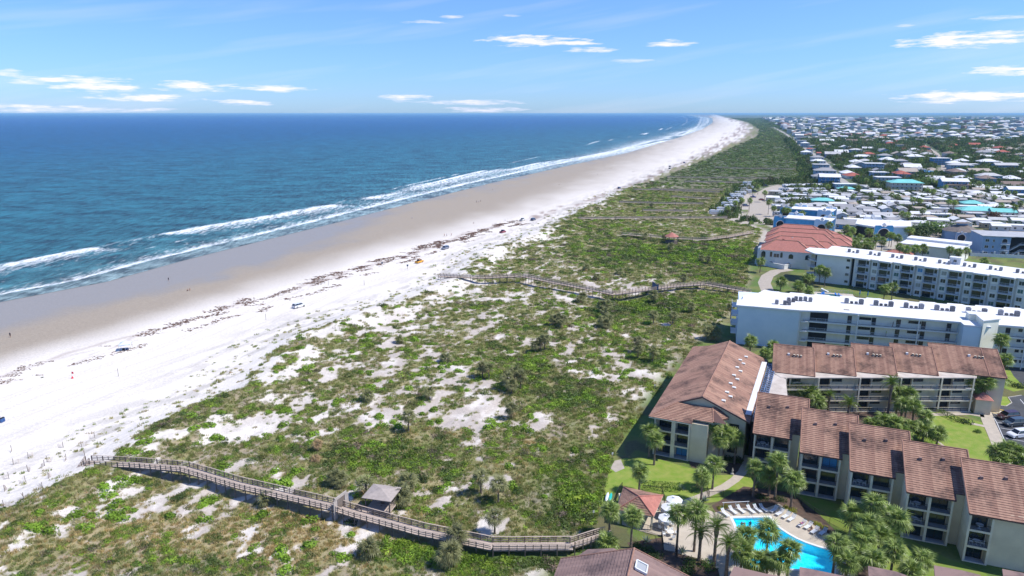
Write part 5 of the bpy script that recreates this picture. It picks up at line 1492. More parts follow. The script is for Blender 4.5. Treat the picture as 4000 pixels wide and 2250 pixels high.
def pinnate_frond(m, seed, L=2.7, n=22, arch=.9):
    r_ = np.random.default_rng(seed); mb = MB(); P_ = []
    for i in range(9):
        t_ = i / 8; P_.append((L * (t_ - .12 * t_ * t_), 0, .38 * L * t_ * (1 - t_) * 1.2 - arch * t_ ** 2.4 * L * .45))
    mb.tube(P_, [.03 * (1 - .8 * i / 8) for i in range(9)], m, 3, cap=False)
    for i in range(n):
        t_ = .12 + .86 * i / (n - 1); k = t_ * 8; j = min(int(k), 7); f = k - j
        p = np.array(P_[j]) * (1 - f) + np.array(P_[j + 1]) * f; ll = .62 * (math.sin(math.pi * min(t_ * .92 + .1, 1)) ** .6) * r_.uniform(.85, 1.1)
        for sg in (-1, 1):
            d = np.array((.62, sg * .78, -.18 + r_.uniform(-.1, .1))); q = p + d * ll; s_ = np.array((.035, 0, 0))
            mb.poly([p - s_, q, p + s_ + np.array((0, 0, .02))], m)
    return mb


def place_mb(dst, src, Mx):
    b = len(dst.v)
    for p in src.v: q = Mx @ np.array((*p, 1.0)); dst.v.append((q[0], q[1], q[2]))
    for f, m_ in zip(src.f, src.m): dst.f.append(tuple(b + i for i in f)); dst.m.append(dst.mi(src.mats[m_]))


def frond_matrix(az, el_, roll, pos, s_=1.0):
    ca, sa, ce, se, cr, sr = math.cos(az), math.sin(az), math.cos(el_), math.sin(el_), math.cos(roll), math.sin(roll)
    Rz = np.array([[ca, -sa, 0], [sa, ca, 0], [0, 0, 1]]); Ry = np.array([[ce, 0, -se], [0, 1, 0], [se, 0, ce]]); Rx = np.array([[1, 0, 0], [0, cr, -sr], [0, sr, cr]])
    M_ = np.eye(4); M_[:3, :3] = Rz @ Ry @ Rx * s_; M_[:3, 3] = pos; return M_


FAN = [fan_frond(M_frond, i, .2 + .1 * i) for i in range(4)]; FANO = [fan_frond(M_frondold, 20 + i, .7, n=11) for i in range(2)]; FANG = [fan_frond(M_frondgrey, 30 + i, .35) for i in range(3)]
FAND = [fan_frond(M_dead, 40 + i, .7, n=11) for i in range(2)]
PIN = [pinnate_frond(M_date, i) for i in range(3)]; PINO = [pinnate_frond(M_frondold, 9 + i, arch=1.2) for i in range(2)]
ME_fan = [m_.mesh("frond") for m_ in FAN]; ME_fano = [m_.mesh("old_frond") for m_ in FANO]; ME_pin = [m_.mesh("frond") for m_ in PIN]; ME_pino = [m_.mesh("old_frond") for m_ in PINO]


def crown_layout(kind, seed):
    r_ = np.random.default_rng(seed); out = []
    if kind == 'sabal':
        n = 36
        for i in range(n):
            t_ = i / (n - 1); out.append((i * 2.39996 + r_.normal(0, .15), R(82) - R(128) * t_ + r_.normal(0, .1), r_.normal(0, .25), r_.uniform(.85, 1.12) * (1.0 if t_ > .12 else .85), t_ > .90))
    elif kind == 'date':
        n = 36
        for i in range(n):
            t_ = i / (n - 1); out.append((i * 2.39996 + r_.normal(0, .12), R(80) - R(98) * t_ + r_.normal(0, .06), r_.normal(0, .2), r_.uniform(.8, 1.05), t_ > .93))
    return out


def trunk_mb(h, r0=.19, lean=(0, 0), rings=9, seed=0, boots=True):
    r_ = np.random.default_rng(seed); mb = MB(); P_, Q = [], []
    for i in range(rings * 2):
        t_ = i / (rings * 2 - 1); P_.append((lean[0] * t_ ** 1.4, lean[1] * t_ ** 1.4, h * t_)); q = r0 * (1.15 - .25 * min(t_ * 3, 1)) * (1 + (.06 if i % 2 else -.03))
        if boots and t_ > .82: q = r0 * 1.35 * (1 + .15 * (i % 2))
        Q.append(q)
    mb.tube(P_, Q, M_trunk, 7); return mb


TR_CACHE = {}


def palm(x, y, h, label, group, kind='sabal', s_=1.0, lean=(0, 0), seed=0, z=0.0):
    o = empty("palm_tree", x, y, z, 0, label, "palm tree", group)
    key = (round(h, 1), kind, lean)
    if key not in TR_CACHE: TR_CACHE[key] = trunk_mb(h, .2 if kind == 'sabal' else .27, lean, seed=seed).mesh("trunk")
    put("trunk", TR_CACHE[key], o)
    for (az_, el_, ro, sc__, old) in crown_layout(kind, seed):
        src = (ME_fano if old else ME_fan) if kind == 'sabal' else (ME_pino if old else ME_pin)
        me_ = src[int(abs(az_ * 10)) % len(src)]
        f = bpy.data.objects.new("old_frond" if old else "frond", me_); col.objects.link(f); f.parent = o
        f.location = (lean[0], lean[1], h); f.rotation_euler = (ro, -el_, az_); f.scale = (sc__ * s_,) * 3
    return o


def palm_side(x, y, h, w_=None): pass


def crown_mesh(fr, old, kind, seed, keep=1.0, name="crown"):
    mb = MB(); r_ = np.random.default_rng(seed)
    for (az_, el_, ro, s_, o_) in crown_layout(kind, seed):
        if r_.uniform() > keep: continue
        src = (old if o_ else fr)[int(abs(az_ * 10)) % len(old if o_ else fr)]
        place_mb(mb, src, frond_matrix(az_, el_, ro, (0, 0, 0), s_))
    return mb.mesh(name)


CR_sab = [crown_mesh(FAN, FANO, 'sabal', 60 + i, .85) for i in range(2)]
CR_dune = [crown_mesh(FANG, FAND, 'sabal', 70 + i, .6) for i in range(3)]
CR_dead = crown_mesh(FAND, FAND, 'sabal', 80, .7)
CR_date = [crown_mesh(PIN, PINO, 'date', 90, .8)]
TRM = {}


def small_palm(x, y, z, h, label, group, cr, s_=1.0, lean=(0, 0)):
    o = empty("palm_tree", x, y, z, random.uniform(0, 360), label, "palm tree", group)
    k = round(h * 2) / 2
    if k not in TRM: TRM[k] = trunk_mb(max(k, .4), .17, rings=6).mesh("trunk")
    put("trunk", TRM[k], o, s=(1, 1, h / max(k, .4)))
    put("crown", cr, o, loc=(0, 0, h), s=s_)
    return o


# crown centres seen in the photograph with the height of each crown above the ground
near_palms = {
    "beside the dune end of the gabled condo": [(2540, 1680, 6.0), (2560, 1716, 5.6)],
    "against the gabled condo's cream wing": [(2771, 1655, 7.6), (2812, 1716, 5.6), (2877, 1712, 5.6), (2832, 1690, 6.6)],
    "on the lawn by the curving path": [(2790, 1812, 5.2), (2745, 1860, 5.0)],
    "alone on the lawn by the hedge": [(2500, 1840, 4.2)],
    "in front of the pool pavilion": [(2383, 1993, 4.6), (2470, 2016, 5.8), (2372, 2118, 1.8)],
    "between umbrellas and pool": [(2652, 2008, 6.8), (2722, 1998, 7.2)],
    "behind the white lounger row": [(2952, 1829, 5.8), (3041, 1802, 7.6), (3100, 1876, 5.6), (3010, 1860, 4.0)],
    "leaning over the near pool edge": [(3003, 2073, 5.4), (2916, 2092, 5.0), (2900, 2150, 4.6), (3086, 2145, 6.0), (3048, 2186, 4.8), (3000, 2190, 3.2), (2948, 2192, 3.4)],
    "at the pool's east corner": [(3268, 2122, 6.0)],
    "in the dense clump east of the pool": [(3417, 1966, 6.6), (3472, 2012, 6.4), (3403, 2047, 5.8), (3505, 2030, 6.4), (3330, 2004, 4.6), (3372, 2100, 5.6), (3360, 2160, 4.6), (3312, 2196, 4.8), (3493, 2150, 5.6), (3600, 2186, 4.8), (3414, 2185, 5.4), (3562, 2228, 4.6), (3440, 2090, 5.6)],
    "in the courtyard under the tiled row": [(3109, 1450, 8.2), (3078, 1510, 5.4), (3122, 1520, 5.2), (3165, 1530, 5.0), (3194, 1566, 3.6), (3512, 1536, 5.4), (3550, 1540, 5.8), (3527, 1580, 4.4), (3573, 1588, 4.4), (3449, 1640, 3.4), (3495, 1650, 3.4), (3558, 1662, 3.4), (3617, 1628, 4.6), (3666, 1693, 3.0), (3405, 1655, 2.6), (3610, 1680, 2.6), (3530, 1690, 2.4)],
    "in the tall clump beside the stair hut": [(3737, 1450, 8.0), (3772, 1440, 8.2), (3808, 1446, 8.4), (3833, 1454, 8.0), (3797, 1486, 7.0), (3855, 1492, 7.2), (3820, 1510, 5.6)],
    "behind the stair hut by the back drive": [(3850, 1396, 8.0), (3887, 1400, 8.0), (3930, 1404, 8.0), (3902, 1480, 7.0), (3870, 1430, 7.2), (3916, 1326, 9.6)],
    "at the lawn's end near the parked cars": [(3900, 1762, 4.6), (3940, 1753, 5.0), (3972, 1764, 4.8), (3915, 1800, 3.4), (3990, 1800, 3.6)],
    "low by the corridor condo's seaward corner": [(2933, 1332, 4.6), (2990, 1378, 3.0), (3040, 1392, 2.4), (3020, 1350, 3.6)],
}
seed = 0
for wh, lst in near_palms.items():
    lst = sorted(lst)
    for i, (u, v, h) in enumerate(lst):
        x, y = G(u, v, h); seed += 1
        look = "tall" if h > 6.5 else ("short" if h < 4 else "sabal")
        lb = look + " palm " + wh + (", " + ORD[i] + " from the sea" if len(lst) > 1 else "")
        palm(x, y, h - .15, lb, "sabal palms " + wh if len(lst) > 1 else None, 'sabal', random.uniform(1.25, 1.5), seed=seed)
dates = [(2738, 2084, 4.8, "dark date palm beside the deck, west of the other two"), (2800, 2062, 6.6, "tallest date palm, feathery crown over the near pool deck"), (2846, 2128, 5.8, "date palm nearest the pool's foot, crown over the steps"),
         (3484, 1502, 8.2, "tall feathery date palm in front of the tiled row's galleries"), (3241, 1545, 4.6, "small bright feather palm in the courtyard's corner"), (3318, 1580, 3.4, "wide browning date palm low in the courtyard"), (3470, 2108, 4.8, "bright yellow green feather palm in the clump east of the pool")]
for i, (u, v, h, lb) in enumerate(dates):
    x, y = G(u, v, h); palm(x, y, h, lb, None, 'date', [1, 1.1, 1, 1.15, .8, 1.15, 1.1][i], seed=200 + i)

mid = [(3205, 1055, 6, "grass by the balcony condo's blank wall"), (3226, 1064, 6, "grass by the balcony condo's blank wall"),
       (2972, 1022, 5, None), (3052, 1100, 3.6, "low, grass strip behind the corridor condo"), (3121, 1118, 2.6, "low, grass strip behind the corridor condo"), (3150, 1090, 3.6, "low, grass strip behind the corridor condo"), (3167, 1086, 3.6, "low, grass strip behind the corridor condo"), (3160, 1135, 2.4, "low, grass strip behind the corridor condo"),
       (3489, 1122, 5.4, "two before the balcony condo's first bays"), (3457, 1130, 5.0, "two before the balcony condo's first bays")]
for i in range(13):
    mid.append((3260 + i * 21 + random.uniform(-8, 8), 930 + random.uniform(-16, 16), 6, "bank from red roofs to blue arch hall"))
for i in range(6): mid.append((3290 + i * 22, 962 + random.uniform(-8, 8), 5, "bank from red roofs to blue arch hall"))
for u, v in ((3515, 965), (3540, 975), (3575, 972), (3607, 970), (3712, 975), (3745, 985), (3775, 980), (3845, 1022)): mid.append((u, v, 7, "row along the grey low building"))
for u, v in ((3235, 835), (3250, 850), (3222, 868), (3240, 880), (3310, 890), (3330, 900), (3395, 905), (3530, 895), (3555, 900), (3470, 880)): mid.append((u, v, 6, "gaps between the arched resort buildings"))
from collections import defaultdict
dd_ = defaultdict(list)
for m_ in mid: dd_[m_[3]].append(m_)
for wh, lst in dd_.items():
    lst = sorted(lst)
    for i, (u, v, h, _) in enumerate(lst):
        x, y = G(u, v, h)
        lb = "palm by the white retaining wall of the red roofed villas" if wh is None else "palm, " + wh + ", " + (ORD[min(i, 29)]) + " from the sea"
        small_palm(x, y, 0, h, lb, None if wh is None else "palms: " + wh, CR_sab[i % 2], random.uniform(1.4, 1.8))

dune_p = [(2291, 1043, 1.6), (2766, 1010, 2.4), (2740, 1008, 2.0), (2670, 1081, 2.6), (2554, 1151, 3.2), (2276, 1158, 1.8), (2264, 1168, 1.4), (2348, 1190, 3.0), (2372, 1188, 3.2), (2362, 1215, 2.4), (2380, 1245, 2.2), (2352, 1248, 2.2), (2366, 1262, 1.6), (2160, 1245, 2.2), (2180, 1240, 2.6), (2202, 1246, 2.2), (2190, 1262, 1.6),
          (2554, 1228, 3.4), (2629, 1230, 3.4), (2857, 1197, 4.4), (2764, 1290, 3.0), (2785, 1285, 3.4), (2800, 1300, 2.6), (2778, 1305, 2.2), (2493, 1330, 3.8), (2493, 1366, 2.8), (2551, 1371, 3.2), (2110, 1332, 3.0), (2128, 1324, 3.4), (2090, 1345, 2.4),
          (1885, 1430, 3.2), (1910, 1436, 3.2), (1982, 1475, 3.4), (2008, 1452, 3.8), (2034, 1466, 3.6), (1998, 1500, 2.4), (1594, 1625, 3.8), (1675, 1530, 2.0), (1998, 1594, 2.6), (1437, 1545, 1.4), (1307, 1862, 1.8), (1330, 1872, 1.6), (1429, 1892, 2.4), (1592, 1880, 2.2), (1560, 1930, 2.4), (1578, 1945, 1.8),
          (1878, 1862, 3.4), (1946, 1888, 3.8), (1932, 2018, 3.2), (1785, 2090, 2.6), (1440, 2143, 1.2), (1762, 2152, 2.6), (1740, 2170, 1.8), (1043, 1952, .8), (1560, 1325, 1.2), (1740, 1400, 1.0), (2700, 1195, 2.4), (2620, 960, 2.2), (2595, 922, 2.6), (2520, 920, 2.4), (2480, 820, 3.4), (2545, 800, 2.4), (2330, 1080, 1.6), (2420, 1060, 1.4)]
zones = [(1000, 1700, "dunes between beach and dark thicket"), (1700, 2080, "middle of the dunes"), (2080, 2420, "scrub beside the long boardwalk's bend"), (2420, 2700, "scrub before the corridor condo"), (2700, 2900, "dune edge by the condos' grass")]
zc = defaultdict(int)
for (u, v, h) in sorted(dune_p):
    x, y = G(u, v, h + .6)
    for _ in range(3): z0 = land_z(x, y); x, y = G(u, v, h + z0)
    zn = "near foot of the boardwalk" if v > 1800 else next((n_ for a, b, n_ in zones if a <= u < b), "dunes")
    i = zc[zn]; zc[zn] += 1
    small_palm(x, y, z0 - .1, h, ("low" if h < 2.2 else "shaggy") + " dune palm in the " + zn + ", " + (ORD[min(i, 29)]) + " from the sea", "palms in the " + zn, CR_dune[(i + int(u)) % 3], random.uniform(1.1, 1.45))
for u, v in ((1242, 1762), (1232, 1800)):
    x, y, z0 = GT(u, v); small_palm(x, y, z0, 1.6 if v < 1790 else .4, "dead straw coloured palm on the dunes, " + ("upright" if v < 1790 else "collapsed at its neighbour's foot"), "dead palms", CR_dead, .8)

MND = [bush_mesh("shrub", 260, .75, .13, 3, leaf_mat("mound_leaves", (.19, .31, .03), .35), seed=640 + i) for i in range(3)]
mc_ = defaultdict(int); nm = 0
for it in range(6000):
    yy = 92 * math.exp(random.random() * .95); xx = float(cV(yy)) + 8 + random.random() * (float(cB(yy)) - float(cV(yy)) - 14)
    vv_, cs_ = masks(np.array([xx]), np.array([yy]))
    if nm >= 230 or not .34 < vv_[0] < .52 or seg_dist(np.array([xx]), np.array([yy]), BW1)[0] < 3 or seg_dist(np.array([xx]), np.array([yy]), BW2)[0] < 2.5: continue
    if random.random() > .8: continue
    zn = ("before" if yy < 112 else ("just beyond" if yy < 135 else ("well beyond" if yy < 175 else "far past"))) + " the near boardwalk"; sd_ = (xx - float(cV(yy))) / (float(cB(yy)) - float(cV(yy))); si = "beach side" if sd_ < .33 else ("mid dunes" if sd_ < .66 else "condo side")
    kk = (zn, si); mc_[kk] += 1
    if mc_[kk] > 30: continue
    s_ = random.uniform(1.0, 2.0); put("shrub", MND[nm % 3], loc=(xx, yy, land_z(xx, yy) - .1), rot=(0, 0, nm), s=(s_, s_ * random.uniform(.8, 1.2), s_ * random.uniform(.7, .95)), label=("broad" if s_ > 1.2 else "small" if s_ < .95 else "round") + " green mound of scrub, " + si + ", " + zn + "" + ", " + ORD[mc_[kk] - 1].replace("number ", ""), cat="shrub", group="green mounds scattered over the dunes"); nm += 1

# ------------------------------------------------------------------ single shrubs and hedges that stand out
M_bushd = leaf_mat("dark_shrub_leaves", (.05, .085, .02), .3); M_bushy = leaf_mat("yellow_green_leaves", (.25, .27, .03), .3); M_bushg = leaf_mat("green_shrub_leaves", (.095, .16, .03), .3)
M_agave = leaf_mat("blue_agave", (.17, .22, .20), .15)
BM = {k: [bush_mesh("shrub", 420, .7, .085, 7, m_, seed=300 + i) for i in range(3)] for k, m_ in (("d", M_bushd), ("y", M_bushy), ("g", M_bushg))}
for (u, v, k, s_, lb) in [(2812, 1985, 'y', 1.3, "bright yellow green bush at the end of the lounger row"), (2838, 1978, 'y', 1.0, "yellow bush behind the first white lounger"), (3073, 1985, 'y', 1.1, "yellow bush behind the angled loungers, nearer the palm"), (3098, 2000, 'y', 1.3, "yellow bush behind the angled loungers, by the fence"), (3190, 2050, 'y', 1.3, "yellow green bush behind the sunbather"), (3220, 2060, 'y', 1.0, "yellow green bush by the last lounger"),
                          (2980, 1945, 'd', 1.8, "dark shrub under the palms behind the loungers"), (3050, 1950, 'd', 1.7, "dark shrub beside the fence, behind the loungers"), (3640, 1600, 'd', 1.7, "clipped round dark bush before the galleries"), (3772, 1650, 'd', 2.3, "big round clipped bush on the east lawn"), (3820, 1690, 'g', 1.5, "low bush by the walk to the car park"),
                          (2520, 2155, 'd', 2.2, "dark shrub bed inside the lower gate, west"), (2560, 2170, 'd', 2.0, "dark shrub bed inside the lower gate, east"), (2480, 2130, 'g', 1.4, "green shrub beside the pavilion's palm"), (2700, 2200, 'g', 1.9, "bush below the pool deck, west"), (2760, 2215, 'g', 2.1, "bush below the pool deck, middle"), (2680, 2230, 'd', 2.2, "dark bush by the skylight roof"), (2240, 2140, 'd', 1.9, "dark shrub beside the boardwalk's landward end"),
                          (3880, 1480, 'd', 2.4, "dark hedge bush behind the stair hut, west"), (3930, 1500, 'd', 2.6, "dark hedge bush behind the stair hut, middle"), (3980, 1510, 'd', 2.6, "dark hedge bush behind the stair hut, east"), (3390, 1600, 'd', 1.8, "courtyard bush beside the browning palm"), (3350, 1640, 'd', 1.6, "courtyard bush by the back walkway roof"), (2870, 1800, 'd', 2.0, "dark bed under the gabled condo's lower window"), (2830, 1790, 'd', 1.8, "dark bed beside the cream wing"),
                          (1705, 1915, 'd', 1.9, "dark round bush above the small shelter"), (1640, 1880, 'd', 2.6, "big bush behind the small shelter"), (1750, 1870, 'g', 2.2, "green bush east of the shelter thicket"), (2015, 1920, 'g', 2.0, "round green bush in the near dunes"), (1370, 2050, 'd', 1.8, "reddish dark bush below the gate portal"), (695, 1945, 'd', 2.0, "dark round bush alone in the near dune grass"), (1160, 1690, 'g', 2.0, "round green mound on white sand, upper"), (1050, 1760, 'g', 1.6, "round green mound on white sand, lower"), (925, 1765, 'g', 1.5, "green mound above the boardwalk"), (975, 1800, 'g', 1.5, "green mound close above the boardwalk")]:
    if u < 2300: x, y, z0 = GT(u, v)
    else: x, y = G(u, v); z0 = 0
    put("shrub", BM[k][int(u) % 3], loc=(x, y, z0 - .1), rot=(0, 0, u), s=(s_ * .8, s_ * .8, s_ * .85), label=lb, cat="shrub")


def hedge(p, q, w_, h_, label, m=M_bushg, dens=60):
    L_ = math.dist(p, q); a = math.atan2(q[1] - p[1], q[0] - p[0]); mb = MB(); r_ = np.random.default_rng(int(L_ * 100))
    for i in range(int(L_ * dens)):
        x, y, z = r_.uniform(0, L_), r_.uniform(-w_ / 2, w_ / 2), h_ * r_.uniform(0, 1) ** .4
        if r_.uniform() < .4: y = math.copysign(w_ / 2, y)
        d = r_.normal(0, 1, 3); d /= np.linalg.norm(d); e_ = np.cross(d, r_.normal(0, 1, 3)); e_ /= np.linalg.norm(e_); c_ = np.array((x, y, z)); s_ = r_.uniform(.07, .15)
        mb.poly([c_ - d * s_, c_ - e_ * s_ * .6, c_ + d * s_, c_ + e_ * s_ * .6], m)
    o = mb.build("hedge", label=label, cat="hedge"); o.location = (p[0], p[1], 0); o.rotation_euler = (0, 0, a); return o


hedge(G(2510, 1905), G(2660, 1915), 1.8, 1.1, "clipped green hedge across the lawn above the pavilion", dens=150)
hedge(G(3665, 1610), G(3745, 1650), 1.4, .9, "low hedge before the galleries, leading to the round bush", dens=120)
for u, v, lb in ((2660, 1912, "big blue green agave at the hedge's end"), (2752, 1957, "blue agave beside the path gate"), (2525, 2118, "blue agave in the lower shrub bed"), (2665, 2158, "spiky agave below the deck"), (2512, 1884, "agave by the lone palm")):
    x, y = G(u, v); mb = MB()
    for i in range(22):
        a = i * 2.4; e_ = R(75) - R(60) * i / 22; L_ = 1.25; d = np.array((math.cos(a) * math.cos(e_), math.sin(a) * math.cos(e_), math.sin(e_))); s_ = np.array((-math.sin(a), math.cos(a), 0)) * .1
        mb.poly([s_ * .5, d * L_ * .4 + s_, d * L_, d * L_ * .4 - s_, -s_ * .5], M_agave)
    o = mb.build("agave", label=lb, cat="agave"); o.location = (x, y, 0)
# ------------------------------------------------------------------ paving, lawns, pool
def sheet(name, px_, z, m, label, ground_z=0.0, world=None, hole=None):
    P_ = world or [G(u, v, ground_z) for u, v in px_]
    mb = MB(); mb.poly([(x, y, z) for x, y in P_], m); return mb.build(name, kind='structure', label=label)


M_deck = mat("pool_deck", (.50, .44, .355), .85, color2=(.43, .375, .30), nscale=.6)
M_walk = mat("sidewalk", (.47, .41, .33), .9, color2=(.39, .34, .28), nscale=.8)
M_asph = mat("asphalt", (.075, .08, .09), .85, color2=(.05, .053, .06), nscale=.35)
M_line = mat("road_paint", (.62, .63, .65), .7); M_yel = mat("yellow_paint", (.65, .42, .03), .7)
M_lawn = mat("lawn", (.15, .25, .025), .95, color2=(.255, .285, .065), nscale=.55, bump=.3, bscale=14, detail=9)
M_lawn2 = mat("shaded_lawn", (.14, .225, .028), .95, color2=(.2, .22, .055), nscale=.4, bump=.3, bscale=14, detail=9)  # darker copy of the lawn, shade put into its colour
M_mulch = mat("bark_mulch", (.13, .085, .06), .95, color2=(.075, .055, .045), nscale=1.2, bump=.4, bscale=10)
M_dirt = mat("sand_path", (.42, .37, .31), .95, color2=(.34, .30, .25), nscale=.7)
Z1, Z2, Z3, Z4 = .012, .018, .026, .034
sheet("lawn", [(2400, 1800), (2440, 1790), (2560, 1790), (2700, 1830), (2800, 1855), (2935, 1855), (2960, 1900), (2905, 1945), (2760, 1965), (2600, 1935), (2400, 1925), (2330, 1990), (2300, 2110), (2290, 2060), (2350, 1900)], Z1, M_lawn, "bright mown lawn between the gabled condo and the pavilion")
sheet("east_lawn", [(3560, 1625), (3640, 1600), (3835, 1650), (3870, 1730), (3900, 1830), (3850, 1870), (3700, 1800), (3560, 1700), (3500, 1660)], Z1, M_lawn, "green lawn behind the townhouses by the car park")
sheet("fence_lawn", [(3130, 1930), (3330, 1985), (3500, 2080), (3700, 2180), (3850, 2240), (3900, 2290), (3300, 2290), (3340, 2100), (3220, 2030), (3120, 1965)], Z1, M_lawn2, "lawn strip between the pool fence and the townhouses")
sheet("car_park_lawn", [(3850, 1545), (3935, 1550), (3948, 1572), (3930, 1586), (3862, 1578), (3840, 1540)], Z1, M_lawn, "green island between hut and drive")
sheet("back_lawn", [(3880, 1440), (3960, 1440), (4010, 1520), (3960, 1530), (3880, 1500)], Z1, M_lawn, "lawn by the back drive")
sheet("mulch_bed", [(2905, 1900), (3090, 1925), (3200, 2010), (3280, 2090), (3330, 2160), (3500, 2260), (3300, 2290), (3230, 2110), (3100, 2010), (2990, 1990), (2800, 2010), (2780, 1975)], Z2, M_mulch, "mulched planting bed round the pool terrace")
sheet("mulch_bed", [(2690, 1800), (2925, 1812), (2935, 1858), (2800, 1845), (2700, 1825)], Z2, M_mulch, "mulch bed under the gabled condo")
sheet("mulch_bed", [(2450, 2120), (2585, 2100), (2600, 2150), (2700, 2175), (2820, 2215), (2800, 2260), (2600, 2240), (2480, 2170)], Z2, M_mulch, "mulched bed below the terrace")
sheet("mulch_bed", [(3060, 1560), (3300, 1610), (3640, 1600), (3600, 1640), (3560, 1700), (3300, 1720), (3060, 1640)], Z2, M_mulch, "mulched courtyard ground")
sheet("sand_patch", [(2400, 1800), (2425, 1795), (2440, 1830), (2405, 1845), (2385, 1830)], Z3, M_dirt, "bare sandy patch at the lawn's dune edge")


def path_strip(name, px_, w_, z, m, label, kerb=False):
    P_ = [np.array(G(u, v)) for u, v in px_]; L_, R__ = [], []
    for i, p in enumerate(P_):
        d = P_[min(i + 1, len(P_) - 1)] - P_[max(i - 1, 0)]; d /= np.linalg.norm(d); n_ = np.array((-d[1], d[0]))
        L_.append(p + n_ * w_ / 2); R__.append(p - n_ * w_ / 2)
    mb = MB()
    for i in range(len(P_) - 1): mb.poly([(*R__[i], z), (*R__[i + 1], z), (*L_[i + 1], z), (*L_[i], z)], m)
    return mb.build(name, kind='structure', label=label)


path_strip("path", [(2640, 1975), (2700, 1955), (2760, 1932), (2830, 1902), (2870, 1875), (2900, 1845), (2915, 1815), (2925, 1780)], 1.7, Z4, M_walk, "curving concrete path from pool gate to the stairs")
path_strip("path", [(3620, 1620), (3700, 1618), (3780, 1615), (3845, 1626)], 1.6, Z4, M_walk, "walk along the galleries")
path_strip("sidewalk", [(3845, 1600), (3862, 1650), (3885, 1700), (3910, 1760), (3940, 1830)], 2.6, Z4, M_walk, "sidewalk beside the parked cars")
path_strip("path", [(3795, 1655), (3840, 1664), (3870, 1672)], 1.2, Z4 + .004, M_walk, "short walk joining lawn and sidewalk")
path_strip("sand_track", [(3085, 1052), (3030, 1060), (2998, 1078), (2985, 1105), (3000, 1140)], 5.0, Z4, M_dirt, "sandy service track round the villas' wall")
path_strip("path", [(3570, 1670), (3630, 1700), (3690, 1745), (3720, 1775)], .5, Z4, M_walk, "pale kerb curving round the courtyard bed")
sheet("car_park", [(3862, 1580), (3930, 1588), (3952, 1574), (3938, 1553), (3990, 1545), (4400, 1560), (4400, 1960), (3960, 1850), (3925, 1760), (3890, 1690), (3872, 1640)], Z3, M_asph, "dark asphalt car park at the scene's east edge")
sheet("back_drive", [(3940, 1435), (4400, 1470), (4400, 1540), (4005, 1515), (3960, 1470)], Z3, M_asph, "grey back drive behind the palms")
kb = MB()
for a, b in zip([(3862, 1580), (3930, 1588), (3952, 1574), (3938, 1553)], [(3930, 1588), (3952, 1574), (3938, 1553), (3990, 1545)]): kb.beam((*G(*a), .07), (*G(*b), .07), .2, .14, M_concrete)
kb.build("kerb", kind='structure', label="pale kerb round the green island")
ln = MB()
for a, b in (((3893, 1650), (3935, 1745)), ((3908, 1672), (4010, 1690)), ((3930, 1712), (4060, 1735)), ((3893, 1650), (4000, 1664)), ((3935, 1745), (4060, 1775)), ((3985, 1560), (4010, 1590)), ((3880, 1628), (3893, 1650))): ln.beam((*G(*a), .032), (*G(*b), .032), .14, .008, M_line)
ln.build("parking_lines", kind='structure', label="white parking bay lines")
sheet("hatched_bay", [(3860, 1597), (3955, 1612), (3975, 1630), (3880, 1616)], Z4, mat("hatched_paving", (.47, .39, .25), .8, noise=.2, nscale=.8), "pale hatched bay with a yellow border")
yl = MB()
for a, b in (((3955, 1610), (3978, 1630)), ((3955, 1610), (3905, 1600)), ((3978, 1630), (3930, 1624))): yl.beam((*G(*a), .04), (*G(*b), .04), .3, .008, M_yel)
for i in range(8): u = 3872 + i * 11; yl.beam((*G(u, 1601 + i * 1.6), .04), (*G(u + 14, 1611 + i * 1.9), .04), .1, .008, M_line)
yl.build("yellow_lines", kind='structure', label="yellow border of the hatched bay")
for p_, w_ in STREETS[:1]: path_strip("street", p_, 8, .05, mat("pale_street", (.36, .335, .30), .9, noise=.15, nscale=.1), "pale street running up the shore between the beach houses")
path_strip("camp_road", STREETS[1][0], 13, .05, M_dirt, "pale sandy road through the motorhome park")
for p_, w_ in STREETS[2:5]: path_strip("camp_lane", p_, 4.5, .05, M_dirt, "pale lane between the holiday cottages")
path_strip("street", STREETS[5][0], 6, .05, M_dirt, "sandy street between the inland houses")

pool_px = [(2862, 2024), (3005, 2021), (3022, 2043), (3045, 2065), (3075, 2085), (3110, 2105), (3150, 2122), (3195, 2137), (3235, 2148), (3258, 2152), (3256, 2195), (3252, 2240), (3190, 2236), (3130, 2224), (3045, 2221), (2960, 2226), (2905, 2230), (2893, 2180), (2890, 2130), (2884, 2080), (2874, 2048)]
POOL = [G(u, v) for u, v in pool_px]


def offset(P_, d):
    out = []; n = len(P_)
    for i in range(n):
        a, b, c = np.array(P_[i - 1]), np.array(P_[i]), np.array(P_[(i + 1) % n]); e1 = (b - a) / np.linalg.norm(b - a); e2 = (c - b) / np.linalg.norm(c - b)
        n1 = np.array((-e1[1], e1[0])); n2 = np.array((-e2[1], e2[0])); nn = n1 + n2; nn /= np.linalg.norm(nn); k = d / max(.4, nn.dot(n1)); out.append(tuple(b + nn * k))
    return out


ccw = sum(POOL[i][0] * POOL[(i + 1) % len(POOL)][1] - POOL[(i + 1) % len(POOL)][0] * POOL[i][1] for i in range(len(POOL))) > 0
if not ccw: POOL = POOL[::-1]
OUT1 = offset(POOL, -.45)
deck_px = [(2425, 1928), (2600, 1958), (2690, 1955), (2730, 1975), (2790, 2003), (2860, 1985), (2995, 1985), (3040, 1968), (3130, 2020), (3205, 2068), (3262, 2100), (3335, 2160), (3345, 2330), (2830, 2330), (2805, 2225), (2740, 2185), (2650, 2163), (2595, 2150), (2585, 2096), (2500, 2075), (2430, 2050)]
DECK = [G(u, v) for u, v in deck_px]
M_pooltile = mat("pool_plaster", (.80, .95, .97), .5); M_coping = mat("pool_coping", (.68, .68, .66), .7)
pool = empty("swimming_pool", 0, 0, 0, 0, "turquoise swimming pool with white coping among the palms", "swimming pool")
q = MB(); n = len(POOL)
